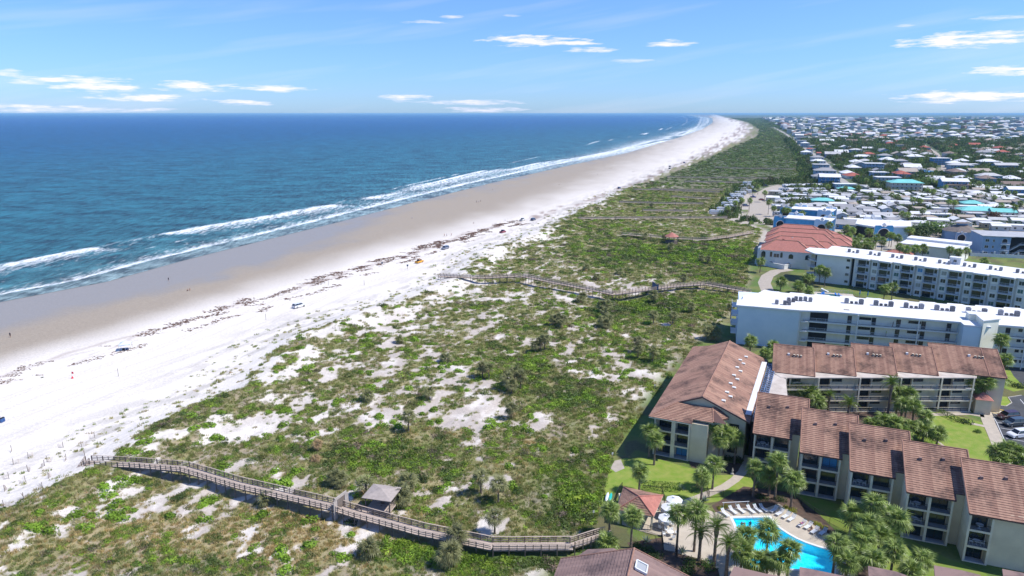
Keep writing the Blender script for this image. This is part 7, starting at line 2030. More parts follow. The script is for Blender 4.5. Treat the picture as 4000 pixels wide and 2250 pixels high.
def person_mesh(pose, shirt, trouser, skin_=None):
    ms = [M_skin, mat("shirt", shirt, .8), mat("shorts", trouser, .8), M_hair]
    if pose in ('stand', 'walk'):
        f = .28 if pose == 'walk' else .06
        J = [(0, 0, .95), (0, 0, 1.15), (0, 0, 1.38), (0, 0, 1.5), (0, 0, 1.60), (0, .01, 1.70),
             (-.09, 0, .90), (-.10, f * .4, .50), (-.10, f, .08), (-.10, f + .14, .04), (.09, 0, .90), (.10, -f * .1, .50), (.10, -f, .08), (.10, -f + .14, .04),
             (-.19, 0, 1.38), (-.24, -f * .4, 1.12), (-.24, .04 - f * .2, .87), (-.24, .06, .79), (.19, 0, 1.38), (.24, f * .4, 1.12), (.24, .06 + f * .6, .89), (.24, .1 + f * .6, .81)]
    elif pose == 'sit':
        J = [(0, 0, .16), (0, -.03, .38), (0, -.02, .6), (0, 0, .72), (0, .02, .82), (0, .03, .92), (-.1, .05, .15), (-.12, .42, .42), (-.12, .55, .06), (-.12, .68, .04), (.1, .05, .15), (.13, .45, .36), (.13, .7, .06), (.13, .82, .05),
             (-.19, -.02, .6), (-.26, .08, .38), (-.2, .3, .34), (-.18, .38, .36), (.19, -.02, .6), (.26, .08, .38), (.2, .3, .34), (.18, .38, .36)]
    elif pose == 'lie':
        J = [(0, 0, .12), (0, -.22, .16), (0, -.45, .30), (0, -.56, .38), (0, -.64, .44), (0, -.72, .50), (-.09, .06, .12), (-.1, .48, .16), (-.1, .88, .08), (-.1, .92, .18), (.09, .06, .12), (.1, .5, .13), (.1, .9, .08), (.1, .94, .18),
             (-.19, -.44, .28), (-.27, -.22, .18), (-.25, .04, .12), (-.25, .12, .12), (.19, -.44, .28), (.27, -.22, .18), (.25, .04, .12), (.25, .12, .12)]
    E_ = [(0, 1), (1, 2), (2, 3), (3, 4), (4, 5), (0, 6), (6, 7), (7, 8), (8, 9), (0, 10), (10, 11), (11, 12), (12, 13), (2, 14), (14, 15), (15, 16), (16, 17), (2, 18), (18, 19), (19, 20), (20, 21)]
    r_ = [(.15, .11), (.13, .10), (.15, .10), .055, (.085, .095), (.07, .08), .09, .062, .045, .04, .09, .062, .045, .04, .06, .045, .033, .03, .06, .045, .033, .03]

    def fn(c):
        if pose in ('stand', 'walk'):
            if c.z > 1.62 and c.y < .03 or c.z > 1.73: return 3
            if .98 < c.z < 1.46 and (abs(c.x) < .19 or c.z > 1.2): return 1
            if .55 < c.z <= .98 and abs(c.x) < .2: return 2
            return 0
        if pose == 'sit':
            if c.z > .88: return 3
            if .24 < c.z < .7 and c.y < .1: return 1
            return 2 if c.z < .3 and c.y < .25 else 0
        if c.y < -.68: return 3
        return 1 if -.52 < c.y < -.1 and abs(c.x) < .2 else (2 if -.1 <= c.y < .3 and abs(c.x) < .2 else 0)
    return skin_mesh("person", J, E_, r_, fn, ms)


PM = [person_mesh('stand', (.03, .04, .06), (.02, .02, .03)), person_mesh('walk', (.45, .45, .5), (.05, .07, .2)), person_mesh('walk', (.35, .05, .05), (.08, .08, .08)), person_mesh('sit', (.30, .17, .12), (.10, .05, .05)),
      person_mesh('lie', (.45, .12, .25), (.12, .05, .18)), person_mesh('stand', (.5, .5, .52), (.25, .25, .28)), person_mesh('stand', (.35, .5, .05), (.1, .1, .1))]
for (u, v, k, a, lb) in [(659, 1098, 0, 20, "person in a dark swimsuit standing on the wet sand"), (733, 1137, 3, 40, "person sitting on the near beach at the wet sand's edge"), (742, 1134, 3, 200, "person sitting close behind another at the wet sand's edge"), (41, 1318, 0, 0, "person in dark clothes at the water's edge, closest of all walkers"),
                         (1610, 855, 1, 60, "lone walker on the shining wet sand"), (1862, 792, 0, 30, "left walker of three in the shallows"), (1870, 791, 1, 60, "middle walker of three in the shallows"), (1877, 789, 0, 60, "right walker of three in the shallows"), (1736, 924, 2, 60, "beach walker in red at the seaweed line, left one"), (1745, 923, 1, 60, "beach walker in pale shirt beside the one in red"), (1763, 922, 2, 240, "beach walker in red, a little apart at the seaweed line"),
                         (1851, 873, 3, 60, "seated figure on the sand near the seaweed line"), (1973, 865, 1, 60, "walker at the seaweed line before the parked pickup"), (2185, 722, 3, 60, "seated figure far up on the firm sand"), (2387, 660, 0, 60, "distant person on the firm sand, left"), (2334, 683, 1, 60, "distant person standing by the water's edge"), (2470, 673, 1, 60, "distant pair on the sand, left one"), (2476, 673, 0, 60, "distant pair on the sand, right one"), (2386, 750, 0, 60, "person beside the dune toe far up the beach"), (1925, 743, 1, 60, "distant wader at the surf")]:
    x, y, z = GT(u, v); put("person", PM[k], loc=(x, y, z), rot=(0, 0, R(a)), label=lb, cat="person")
for (x, y, z, k, a, lb) in [(*G(2898, 2042), -.62, 3, 180, "person with brown hair sitting on the pool steps, left one"), (*G(2907, 2044), -.62, 3, 150, "person sitting on the pool steps, right one"), (*G(2930, 2050), -.9, 0, 0, "bather in pink standing by the pool handrail"), (*G(2925, 2068), -1.35, 5, 0, "bather with dark hair standing in the pool")]:
    put("person", PM[k], loc=(x, y, z), rot=(0, 0, R(a)), label=lb, cat="person")
x, y = G(3132, 2054); put("person", PM[4], loc=(x, y, .42), rot=(0, 0, math.atan2(.6, .8) + math.pi / 2 + math.pi), label="sunbather in pink lying on a lounger", cat="person")
x, y = G(3168, 2072); put("person", PM[3], loc=(x, y, .04), rot=(0, 0, 2.4), label="red brown figure crouching between two loungers", cat="person")
for (rt, x, y, z, k, lb) in [(r3, 41.5, -2.6, 5.72, 5, "person in white on the tiled row's top gallery"), (cA_, 42.2, .9, 8.87, 0, "person in dark clothes on the corridor condo's top corridor, left"), (cA_, 55.6, .9, 8.87, 5, "person in white on the corridor condo's top corridor, right"), (cA_, 40.8, .9, 5.92, 6, "person in a yellow green shirt on the corridor condo's middle corridor")]:
    put("person", PM[k], loc=to_world(rt, x, y, z), rot=(0, 0, 1), label=lb, cat="person")

# ------------------------------------------------------------------ things on the beach
x, y, z = GT(492, 1366); o = empty("beach_canopy", x, y, z, 20, "pale blue pop up beach canopy with dark gear beneath", "canopy"); mq = mat("pale_canopy_cloth", (.58, .66, .76), .7)
q = MB(); c4 = [(-1.5, -1.5), (1.5, -1.5), (1.5, 1.5), (-1.5, 1.5)]
for i in range(4): a, b = c4[i], c4[(i + 1) % 4]; q.poly([(*a, 2.0), (*b, 2.0), (0, 0, 2.8)], mq); q.poly([(*a, 1.75), (*b, 1.75), (*b, 2.0), (*a, 2.0)], mq)
q.build("cloth", o)
for a in c4: MB().tube([(*a, 0), (*a, 1.98)], .04, M_steel, 5).build("pole", o)
q = MB(); q.box(-.9, -.3, -.4, .2, 0, .5, M_tyre); q.box(.1, .8, -.5, .1, 0, .38, mat("dark_blue_cloth", (.04, .06, .14), .9)); q.build("bags", o)
for i, (u, v) in enumerate(((6, 1642), (14, 1638), (-3, 1636))):
    x, y, z = GT(u, v + 8); o = empty("trash_barrel", x, y, z, 0, ["blue beach barrel in front of its pair", "blue beach barrel, inland one of the group", "blue beach barrel, at the frame's edge"][i], "barrel"); MB().tube([(0, 0, 0), (0, 0, .3), (0, 0, .6), (0, 0, .95)], [.33, .36, .36, .33], mat("blue_drum", (.04, .10, .26), .5), 12).build("drum", o); MB().tube([(0, 0, .95), (0, 0, 1.02)], [.36, .3], M_tyre, 12).build("lid", o)
x, y, z = GT(283, 1478); o = empty("beach_flag", x, y, z, 0, "small red flag marker on the near white sand", "flag"); MB().tube([(0, 0, 0), (0, 0, 1.9)], .035, M_steel, 5).build("pole", o); MB().box(0, .5, -.01, .01, 1.3, 1.85, M_redcloth).build("cloth", o); MB().tube([(0, 0, 0), (0, 0, .7)], [.3, .04], M_redcloth, 8).build("cone", o)
for i, (u, v, s_) in enumerate(((463, 1470, 0), (1039, 1250, 0), (1423, 1115, 0), (1592, 1052, 1), (1493, 1042, 1), (1283, 1115, 0), (1868, 920, 0), (165, 1475, 2), (3, 0, 0))[:8]):
    x, y, z = GT(u, v)
    if s_ == 2: put("shrub", BM['d'][0], loc=(x, y, z), s=.4, label="small dark heap of weed on the near sand", cat="seaweed heap"); continue
    o = empty("beach_post", x, y, z, 30, ["thin marker post on the near sand by the dune line", "thin marker post below the white suv", "thin marker post under the yellow pickup", "dark square beach sign on a post by the second boardwalk", "smaller beach sign seaward of its fellow", "thin marker post inland of the white suv", "thin marker post by the dark red pickup"][i], "sign" if s_ else "post")
    MB().box(-.05, .05, -.05, .05, 0, 2.2, M_timberdark).build("post", o)
    if s_: MB().box(-.4, .4, -.09, -.055, 1.4, 2.25, mat("dark_sign", (.05, .07, .12), .6)).build("board", o)
# sand fence remains: leaning slat bundles on posts
fs = [(46, 1742), (110, 1770), (184, 1785), (175, 1800), (259, 1775), (248, 1728), (318, 1726), (371, 1690), (189, 1850), (167, 1890), (108, 1820), (36, 1850), (100, 1862), (93, 1930), (18, 1900), (14, 1960), (331, 1760), (52, 1795)]
sl_ = []
for i in range(3):
    q = MB(); r_ = np.random.default_rng(i); q.tube([(0, 0, -.2), (.05, 0, 1.35)], .05, M_timberdark, 5)
    for j in range(9): a = j * .12; q.beam((a, 0, 0), (a + r_.uniform(-.05, .1), .05 * j, 1.0 + r_.uniform(-.2, .1)), .04, .012, M_timber)
    sl_.append(q.mesh("sand_fence"))
for i, (u, v) in enumerate(sorted(fs)):
    x, y, z = GT(u, v + 20); put("sand_fence", sl_[i % 3], loc=(x, y, z), rot=(0, 0, i * 1.7), label="leftover sand fence post with slats at the near beach corner, " + ORD[i] + " from the sea", cat="fence post", group="sand fence remains at the near beach corner")
for i, (u, v) in enumerate(((1325, 1290), (1385, 1282), (1396, 1287), (1310, 1285))):
    x, y, z = GT(u, v); put("sand_fence", sl_[i % 3], loc=(x, y, z), rot=(0, 0, i), label="sand fence slats in the blown out sand above the near boardwalk, " + ORD[i] + " placed", cat="fence post", group="sand fence remains in the blow out")

# ------------------------------------------------------------------ blue pool furniture between the white condos
x, y = G(3215, 1152); o = empty("condo_pool", x, y, 0, -17, "small fenced pool terrace between the two white condos", "pool terrace")
MB().box(-5, 11, -3, 4, .0, .12, M_walkroof).build("terrace", o); MB().box(-2, 6, -2, 2, .1, .13, M_teal).build("water", o); railing(o, (-5, 4, .12), (11, 4, .12), 1.2, M_wrail, step=.3); railing(o, (-5, -3, .12), (-5, 4, .12), 1.2, M_wrail, step=.3)
M_bluecloth = mat("blue_canvas", (.02, .16, .55), .8)
q = MB(); q.box(-.9, .4, -.3, .3, .3, .36, M_bluecloth); q.beam((.4, 0, .33), (.9, 0, .8), .6, .05, M_bluecloth); q.box(-.8, -.7, -.3, .3, 0, .3, M_white); q.box(.3, .4, -.3, .3, 0, .3, M_white); bl = q.mesh("blue_lounger")
for i, (u, v) in enumerate(((3210, 1150), (3218, 1148), (3266, 1153), (3281, 1155))):
    x, y = G(u, v, .2); put("blue_lounger", bl, loc=(x, y, .12), rot=(0, 0, 1.0 + i * .3), label="blue lounger on the condo pool terrace, " + ORD[i] + " from the sea", cat="sun lounger")
q = MB(); q.tube([(0, 0, 0), (0, 0, 1.0), (0, 0, 1.2), (0, 0, 2.6), (0, 0, 2.75)], [.04, .04, .2, .12, .02], M_bluecloth, 8); ub = q.mesh("folded_umbrella")
for i, (u, v) in enumerate(((3357, 1160), (3388, 1165))): x, y = G(u, v); put("folded_umbrella", ub, loc=(x, y, 0), label="folded blue umbrella on the grass, " + ["nearer the sea", "farther from the sea"][i], cat="umbrella")
x, y = G(3237, 1140); o = empty("grass_stair", x, y, 0, 60, "white stair down the grass bank to the condo pool", "stair"); q = MB()
for i in range(8): q.box(-.7, .7, i * .35, i * .35 + .35, 0, .12 + i * .14, M_white)
q.build("step", o)
# ------------------------------------------------------------------ motorhomes, cottages and beach houses
PALW = {"white": (.68, .70, .70), "cream": (.60, .57, .45), "pale grey": (.50, .52, .53), "pale blue": (.36, .47, .56), "blue": (.10, .27, .48), "tan": (.46, .38, .28), "grey blue": (.26, .34, .43), "teal": (.10, .42, .42), "red": (.36, .11, .08), "brown": (.22, .16, .13), "pale green": (.42, .50, .40), "yellow": (.62, .55, .28)}
PALR = {"white": (.72, .73, .74), "grey": (.33, .33, .34), "pale grey": (.50, .50, .50), "brown": (.24, .18, .15), "red": (.40, .12, .09), "aqua": (.20, .58, .55), "blue": (.10, .28, .55), "tan": (.42, .36, .30)}
MW = {k: mat("siding_" + k.replace(" ", "_"), v, .85, noise=.12, nscale=.3) for k, v in PALW.items()}
MR = {k: mat("roofing_" + k.replace(" ", "_"), v, .85, noise=.18, nscale=.25) for k, v in PALR.items()}
HC = {}


def house(x, y, ang, w_, d, st, wall, roof, rt, label, group=None, detail=True, name="house", cat="house", z0=0.0):
    o = empty(name, x, y, z0, ang, label, cat, group)
    key = (round(w_), round(d), st, wall, roof, rt, detail)
    if key not in HC:
        h = st * 2.9 + .3; q = MB(); q.box(-w_ / 2, w_ / 2, -d / 2, d / 2, 0, h, MW[wall], skip='b')
        if st > 2: q.box(-w_ / 2 + .8, w_ / 2 - .8, -d / 2 - 1.6, -d / 2 - .01, 2.7, 2.9, MW["white"]); q.box(-w_ / 2 + .8, w_ / 2 - .8, -d / 2 - 1.6, -d / 2 - .01, 5.6, 5.8, MW["white"])
        if st > 2:
            for i in range(5): a = -w_ / 2 + .9 + i * (w_ - 2) / 4; q.box(a, a + .2, -d / 2 - 1.6, -d / 2 - 1.4, 0, h, MW["white"])
        wl_ = q.mesh("wall"); t_ = bpy.data.objects.new("tmp", None)
        r_ = MB(); ov = .7; X, Y = w_ / 2 + ov, d / 2 + ov + (.9 if st > 2 else 0); m = MR[roof]; rh = {'hip': min(w_, d) * .20, 'gable': d * .22, 'flat': .35, 'shed': .9}[rt]
        if rt == 'hip':
            k = min(X, Y) * .95; a = X - k if X > Y else 0; b = Y - k if Y >= X else 0; E1, E2 = (-a, -b, h + rh), (a, b, h + rh)
            if X > Y: r_.poly([(-X, -Y, h), (X, -Y, h), E2, E1], m).poly([(X, -Y, h), (X, Y, h), E2], m).poly([(X, Y, h), (-X, Y, h), E1, E2], m).poly([(-X, Y, h), (-X, -Y, h), E1], m)
            else: r_.poly([(-X, -Y, h), (X, -Y, h), E1], m).poly([(X, -Y, h), (X, Y, h), E2, E1], m).poly([(X, Y, h), (-X, Y, h), E2], m).poly([(-X, Y, h), (-X, -Y, h), E1, E2], m)
            r_.box(-X, X, -Y, Y, h - .15, h - .004, MW["white"])
        elif rt == 'gable':
            r_.poly([(-X, -Y, h - .1), (X, -Y, h - .1), (X, 0, h + rh), (-X, 0, h + rh)], m).poly([(X, Y, h - .1), (-X, Y, h - .1), (-X, 0, h + rh), (X, 0, h + rh)], m)
            r_.poly([(-X, -Y, h - .28), (X, -Y, h - .28), (X, 0, h + rh - .18), (-X, 0, h + rh - .18)], m).poly([(X, Y, h - .28), (-X, Y, h - .28), (-X, 0, h + rh - .18), (X, 0, h + rh - .18)], m)
            for s_ in (-1, 1): r_.poly([(s_ * w_ / 2, -d / 2, h), (s_ * w_ / 2, d / 2, h), (s_ * w_ / 2, 0, h + rh - .2)], MW[wall])
        else: r_.box(-X, X, -Y, Y, h, h + rh, m)
        wins = []
        if detail:
            for s_ in range(st):
                n = max(2, int(w_ / 3.4))
                for i in range(n):
                    cx_ = -w_ / 2 + w_ * (i + .5) / n; z = s_ * 2.9 + 1.0; f = MB(); f.box(cx_ - .7, cx_ + .7, -d / 2 - .05, -d / 2 + .02, z, z + 1.35, M_wframe); g = MB(); g.box(cx_ - .6, cx_ + .6, -d / 2 - .075, -d / 2 - .052, z + .1, z + 1.25, M_glass); wins.append((f.mesh("window"), g.mesh("pane")))
                for i in range(max(1, int(d / 5))):
                    cy_ = -d / 2 + d * (i + .5) / max(1, int(d / 5)); z = s_ * 2.9 + 1.0; f = MB(); f.box(-w_ / 2 - .05, -w_ / 2 + .02, cy_ - .6, cy_ + .6, z, z + 1.3, M_wframe); g = MB(); g.box(-w_ / 2 - .075, -w_ / 2 - .052, cy_ - .5, cy_ + .5, z + .1, z + 1.2, M_glass); wins.append((f.mesh("window"), g.mesh("pane")))
        HC[key] = (wl_, r_.mesh("roof"), wins)
    wl_, rf, wins = HC[key]
    put("wall", wl_, o); put("roof", rf, o)
    for f, g in wins: put("pane", g, put("window", f, o))
    return o


# houses that can be picked out: roof centre in the photograph, width, depth, storeys, wall, roof
HL = [(3240, 684, 18, 12, 3, "blue", "white", "gable", "bright blue three storey beach house with a white gable, before the street"), (3222, 660, 21, 14, 3, "pale blue", "grey", "hip", "pale blue beach house with wide grey hip roof behind the bright blue one"),
      (3207, 638, 17, 13, 3, "pale blue", "pale grey", "flat", "pale blue beach house with balcony bays, third from the camp"), (3196, 624, 17, 12, 2, "white", "white", "hip", "white roofed beach house behind the balcony bays"), (3192, 610, 16, 12, 3, "pale grey", "grey", "hip", "beach house with grey hip roof and white deck"),
      (3150, 590, 15, 14, 3, "white", "white", "hip", "big white beach house standing proud toward the dunes"), (3163, 578, 10, 9, 3, "white", "red", "hip", "red roofed part house behind the big white beach house"), (3198, 594, 6, 6, 3, "tan", "red", "gable", "small red brown tower house behind the grey roofed beach house"),
      (3145, 556, 16, 12, 3, "pale blue", "white", "hip", "blue and white beach house with a white hip roof"), (3133, 546, 18, 12, 3, "pale blue", "white", "flat", "beach house with flat white roof, past the white hip roof"), (3128, 534, 22, 12, 3, "pale grey", "white", "flat", "long flat roofed white beach house far up the row"),
      (3122, 526, 22, 14, 3, "pale blue", "white", "gable", "white roofed beach house, next up the shore row"), (3110, 518, 22, 14, 3, "white", "pale grey", "hip", "pale hipped beach house high in the shore row"), (3096, 511, 22, 14, 2, "white", "white", "hip", "small looking white hip roof high in the shore row"), (3094, 506, 22, 14, 2, "pale grey", "white", "flat", "flat white roof at the top of the shore row"),
      (3413, 634, 21, 13, 3, "pale blue", "white", "flat", "large pale blue house with white columns east of the street"), (3434, 668, 16, 12, 2, "pale blue", "white", "flat", "flat roofed pale house in front of the columned blue one"), (3466, 687, 22, 12, 2, "pale grey", "white", "flat", "wide white roofed house behind the aqua roofed block"),
      (3535, 706, 26, 13, 3, "cream", "aqua", "hip", "cream three storey block under an aqua hip roof"), (3378, 624, 16, 12, 2, "white", "pale grey", "hip", "pale hip roof behind the columned blue house"), (3366, 607, 22, 13, 2, "white", "white", "hip", "low white hip roof shaded by trees east of the street"),
      (3342, 582, 18, 12, 3, "blue", "pale grey", "hip", "blue house with pale hip roof east of the street"), (3301, 570, 22, 11, 2, "cream", "white", "flat", "long white flat roof east of the street"), (3388, 576, 17, 11, 2, "blue", "white", "gable", "blue house with curved white gable"), (3429, 581, 15, 11, 1, "white", "white", "gable", "low white gable beside the blue curved one"),
      (3456, 603, 18, 12, 3, "teal", "grey", "hip", "teal three storey house with grey roof"), (3369, 536, 26, 14, 1, "tan", "tan", "hip", "broad tan hip roof inland, upper middle"), (3314, 527, 18, 10, 1, "white", "white", "flat", "crisp white flat roof in the trees, upper middle"), (3388, 517, 24, 16, 2, "red", "red", "hip", "large red roof in the trees, inland"),
      (3204, 517, 20, 12, 2, "cream", "red", "hip", "red hip roof behind the shore row"), (3216, 526, 20, 12, 2, "white", "white", "hip", "white hip roof just behind the red one near the shore row"), (3233, 538, 20, 12, 2, "pale blue", "pale grey", "hip", "pale blue house with grey roof behind the shore row"), (3262, 532, 18, 12, 2, "white", "white", "hip", "white house with peaked roof left of the broad tan roof"),
      (3285, 551, 28, 12, 2, "white", "pale grey", "flat", "long pale house above the white flat roof"), (3305, 541, 14, 11, 2, "white", "white", "hip", "little white hip roof over the long pale house"), (3475, 550, 14, 12, 3, "blue", "pale grey", "hip", "tall narrow blue house"), (3480, 529, 18, 12, 2, "white", "white", "gable", "white gable above the tall narrow blue house"),
      (3725, 701, 21, 11, 3, "blue", "white", "gable", "white roofed house behind the brown brick block"), (3737, 715, 17, 9, 2, "tan", "brown", "gable", "brown roofed tan block in front of the white roof"), (3673, 614, 22, 11, 3, "blue", "white", "flat", "long blue house with white roof among trees"), (3697, 622, 12, 8, 1, "white", "white", "gable", "white garage roof before the long blue house"),
      (3568, 581, 17, 13, 2, "pale blue", "white", "hip", "big bright white hip roof"), (3624, 586, 9, 7, 1, "tan", "red", "gable", "small orange red roof"), (3515, 562, 12, 10, 3, "cream", "tan", "flat", "cream block with flat tan roof"), (3556, 567, 14, 9, 2, "pale blue", "pale grey", "flat", "pale blue low block by the cream one"),
      (3698, 576, 11, 9, 1, "white", "white", "hip", "small white hip roof right of the orange one"), (3713, 588, 11, 9, 1, "white", "pale grey", "hip", "pale roof just below the small white hip"), (3750, 588, 13, 10, 1, "white", "white", "gable", "white gable next to the pale roof inland"), (3820, 577, 23, 9, 2, "pale blue", "white", "flat", "very long white roofed house inland"),
      (3834, 603, 21, 10, 1, "pale grey", "pale grey", "hip", "long pale grey hip roof inland"), (3752, 640, 26, 13, 2, "pale blue", "pale grey", "hip", "large pale hip roofed house with a white wing"), (3803, 637, 9, 10, 2, "white", "white", "flat", "white cube wing beside the large hip roof"), (3925, 640, 25, 12, 2, "grey blue", "pale grey", "gable", "grey blue house with long pale gable near the east edge"),
      (3862, 680, 21, 13, 2, "pale blue", "pale grey", "hip", "pale hip roofed house near the east edge"), (3955, 712, 19, 10, 1, "tan", "brown", "gable", "long brown roof near the east edge"), (3975, 732, 17, 10, 2, "blue", "white", "gable", "blue house with white roof at the east edge"), (3517, 624, 16, 12, 2, "grey blue", "grey", "hip", "grey roof, first of three stepped inland"),
      (3546, 638, 17, 12, 2, "teal", "grey", "hip", "grey roof, second of three stepped inland"), (3580, 656, 17, 11, 2, "blue", "grey", "hip", "grey roof over bright blue wall, third of three stepped inland"), (3613, 668, 15, 8, 1, "blue", "blue", "gable", "blue roofed annex beside the blue walled house"), (3667, 690, 9, 9, 1, "white", "white", "gable", "small white roof near the bright green trees"),
      (3958, 605, 18, 11, 1, "tan", "tan", "hip", "tan hip roof at the upper east edge"), (3985, 615, 20, 9, 1, "white", "white", "flat", "white flat roof before the tan hip roof at the edge"), (3875, 626, 14, 9, 1, "pale green", "pale grey", "hip", "pale green house left of the long gable"), (3985, 668, 12, 9, 1, "teal", "white", "hip", "teal walled cottage at the east edge"),
      (3300, 713, 18, 8, 2, "grey blue", "white", "flat", "long white roofed shed at the camp's landward edge"), (3306, 731, 14, 8, 1, "white", "aqua", "hip", "small aqua roofed cottage in front of the long shed"), (3213, 775, 15, 9, 1, "teal", "aqua", "hip", "aqua hip roofed hall in the motorhome park"),
      (3797, 786, 13, 10, 1, "teal", "aqua", "hip", "upper aqua hip roof of the camp clubhouse"), (3822, 812, 24, 12, 1, "white", "aqua", "hip", "large aqua roofed clubhouse with a white strip"), (3915, 818, 14, 9, 1, "white", "aqua", "gable", "aqua roofed shed right of the clubhouse")]
used_xy = []
for (u, v, w_, d, st, wl_, rf, rt, lb) in HL:
    h = st * 2.9 + 1.5; x, y = G(u, v, h); house(x, y, -12 + ((u * 7) % 9 - 4), w_, d, st, wl_, rf, rt, lb); used_xy.append((x, y, max(w_, d) * .62))


def free(x, y, r_):
    for a, b, c in used_xy:
        if (x - a) ** 2 + (y - b) ** 2 < (r_ + c) ** 2: return False
    return True


for (a, b, c) in ((170, 405, 22), (182, 412, 20), (195, 455, 20), (180, 450, 18), (210, 388, 24), (222, 392, 18), (249, 379, 14), (200, 338, 24), (250, 340, 30), (128, 330, 30), (150, 350, 30)): used_xy.append((a, b, c))
# the motorhomes in their rows


def motorhome_mesh(c2, trailer=False):
    q = MB(); m = M_plastic; q.box(-4.6, 4.3, -1.25, 1.25, .55, 3.2, m, skip='t'); q.box(-4.6, 4.3, -1.25, 1.25, 3.19, 3.3, M_roofwhite)
    q.prism([(4.3, -1.2), (5.1, -1.05), (5.1, 1.05), (4.3, 1.2)], .6, [3.2, 2.5, 2.5, 3.2], m); body = q.mesh("body")
    s_ = MB(); s_.box(-4.4, 4.2, -1.275, -1.252, 1.15, 1.55, c2); s_.box(-4.4, 4.2, 1.252, 1.275, 1.15, 1.55, c2); s_.box(-3, -1.8, -.5, .5, 3.31, 3.6, M_white); s_.box(.4, 1.2, -.4, .4, 3.31, 3.5, M_acfan)
    g = MB()
    for a in (-3.4, -1.2, 1.2, 3.0): g.box(a, a + 1.1, -1.29, -1.276, 1.8, 2.5, M_glass)
    g.box(5.08, 5.12, -.9, .9, 1.6, 2.4, M_carglass)
    w_ = MB()
    for a in (-2.6, 3.0):
        for b in (-1.1, 1.1): w_.tube([(a, b - .12, .42), (a, b + .12, .42)], .42, M_tyre, 10)
    aw = MB(); aw.poly([(-3, -1.3, 2.8), (2.2, -1.3, 2.8), (2.2, -3.4, 2.35), (-3, -3.4, 2.35)], M_white); aw.poly([(-3, -1.3, 2.76), (-3, -3.4, 2.31), (2.2, -3.4, 2.31), (2.2, -1.3, 2.76)], M_white); aw.tube([(-3, -3.4, 0), (-3, -3.4, 2.3)], .04, M_steel, 4); aw.tube([(2.2, -3.4, 0), (2.2, -3.4, 2.3)], .04, M_steel, 4)
    return body, s_.mesh("stripe"), g.mesh("windows"), w_.mesh("wheels"), aw.mesh("awning")


MH = [motorhome_mesh(MW["tan"]), motorhome_mesh(MW["blue"]), motorhome_mesh(MW["grey blue"])]
rvn = 0


def motorhome(x, y, ang, label, k, awn, group):
    o = empty("motorhome", x, y, 0, ang, label, "motorhome", group); b = MH[k % 3]
    for n_, me_ in zip(("body", "stripe", "windows", "wheels"), b[:4]): put(n_, me_, o)
    if awn: put("awning", b[4], o)
    used_xy.append((x, y, 3.4))


a, b = np.array(G(2805, 838)), np.array(G(2925, 722))
for i in range(15):
    t_ = i / 14; p_ = a * (1 - t_) + b * t_; motorhome(p_[0] + 2 + (i * 31 % 7) - 3, p_[1], 176 + (i * 13) % 9, "motorhome parked nose to the dunes, " + ORD[i] + " from the near end of its row", i, i % 3 == 0, "motorhomes along the dune fence")
k = 0
for row, (ua, va, ub_, vb, n_) in enumerate(((3045, 845, 3120, 838, 4), (3040, 815, 3150, 812, 5), (3050, 790, 3150, 786, 5), (3062, 768, 3170, 766, 5), (3062, 748, 3200, 748, 6), (3075, 733, 3190, 730, 5))):
    for i in range(n_):
        t_ = i / max(1, n_ - 1); x, y = G(ua + (ub_ - ua) * t_, va + (vb - va) * t_); motorhome(x, y, -8 + (i * 17 + row * 5) % 15, "motorhome in the " + ORD[row] + " row east of the sandy road, " + ORD[i] + " from the road", i + row, (i + row) % 2, "motorhomes east of the sandy road"); k += 1
for (u, v, c, kd, lb) in [(2990, 728, (.03, .035, .05), 'pickup', "black pickup by the motorhome road's far end"), (2948, 750, (.03, .03, .05), 'suv', "dark suv between palms on the motorhome road"), (2942, 772, (.05, .07, .25), 'pickup', "blue pickup beside the motorhome road"), (2912, 806, (.08, .10, .20), 'suv', "blue grey suv at the near end of the motorhome road"), (2975, 782, (.22, .05, .04), 'sedan', "brown red car under the palm on the road's edge"), (3357, 692, (.35, .02, .03), 'sedan', "red car parked beside the street"), (3295, 640, (.6, .6, .6), 'suv', "pale car driving up the shore street"), (3260, 845, (.05, .07, .12), 'sedan', "dark car between arched building and cottages"), (3440, 818, (.02, .03, .05), 'suv', "dark car among the white cottages"), (3110, 812, (.25, .03, .03), 'suv', "dark red suv among the motorhomes")]:
    x, y = G(u, v); vehicle(x, y, .06, (u * 13) % 40 - 20, kd, c, lb)
# cottages of the holiday park
rr_ = random.Random(11); row = 0; ncot = 0
y = 408.0
while y < 655:
    x = 186 + (y - 408) * .15; i = 0
    while x < y * .77:
        xx, yy = x + rr_.uniform(-1.5, 1.5), y + rr_.uniform(-2.5, 2.5)
        if float(cB(yy)) + 30 < xx and free(xx, yy, 5.2) and street_gap(np.array([xx]), np.array([yy]))[0] > 1.0 and rr_.random() < .93 and not (yy > 600 and xx < 300 + (yy - 600) * .6):
            wl_ = rr_.choice(["white", "white", "white", "cream", "cream", "pale grey", "pale blue", "pale green", "tan"]); rf = rr_.choice(["white", "white", "pale grey", "pale grey", "grey", "tan", "white"])
            house(xx, yy, rr_.choice([-14, 74, -14]) + rr_.uniform(-4, 4), rr_.choice([9, 11]), rr_.choice([5, 6]), 1, wl_, rf, rr_.choice(['gable', 'gable', 'hip', 'flat']), "small " + wl_ + " cottage with " + rf + " roof, " + ORD[min(row, 29)] + " row back, " + ORD[min(i, 29)] + " from the sea", "cottages of the holiday park", name="cottage", cat="cottage"); ncot += 1
            used_xy.append((xx, yy, 4.5)); i += 1
        x += 13.0
    y += 12.6 + (y - 408) * .012; row += 1
print("cottages", ncot)
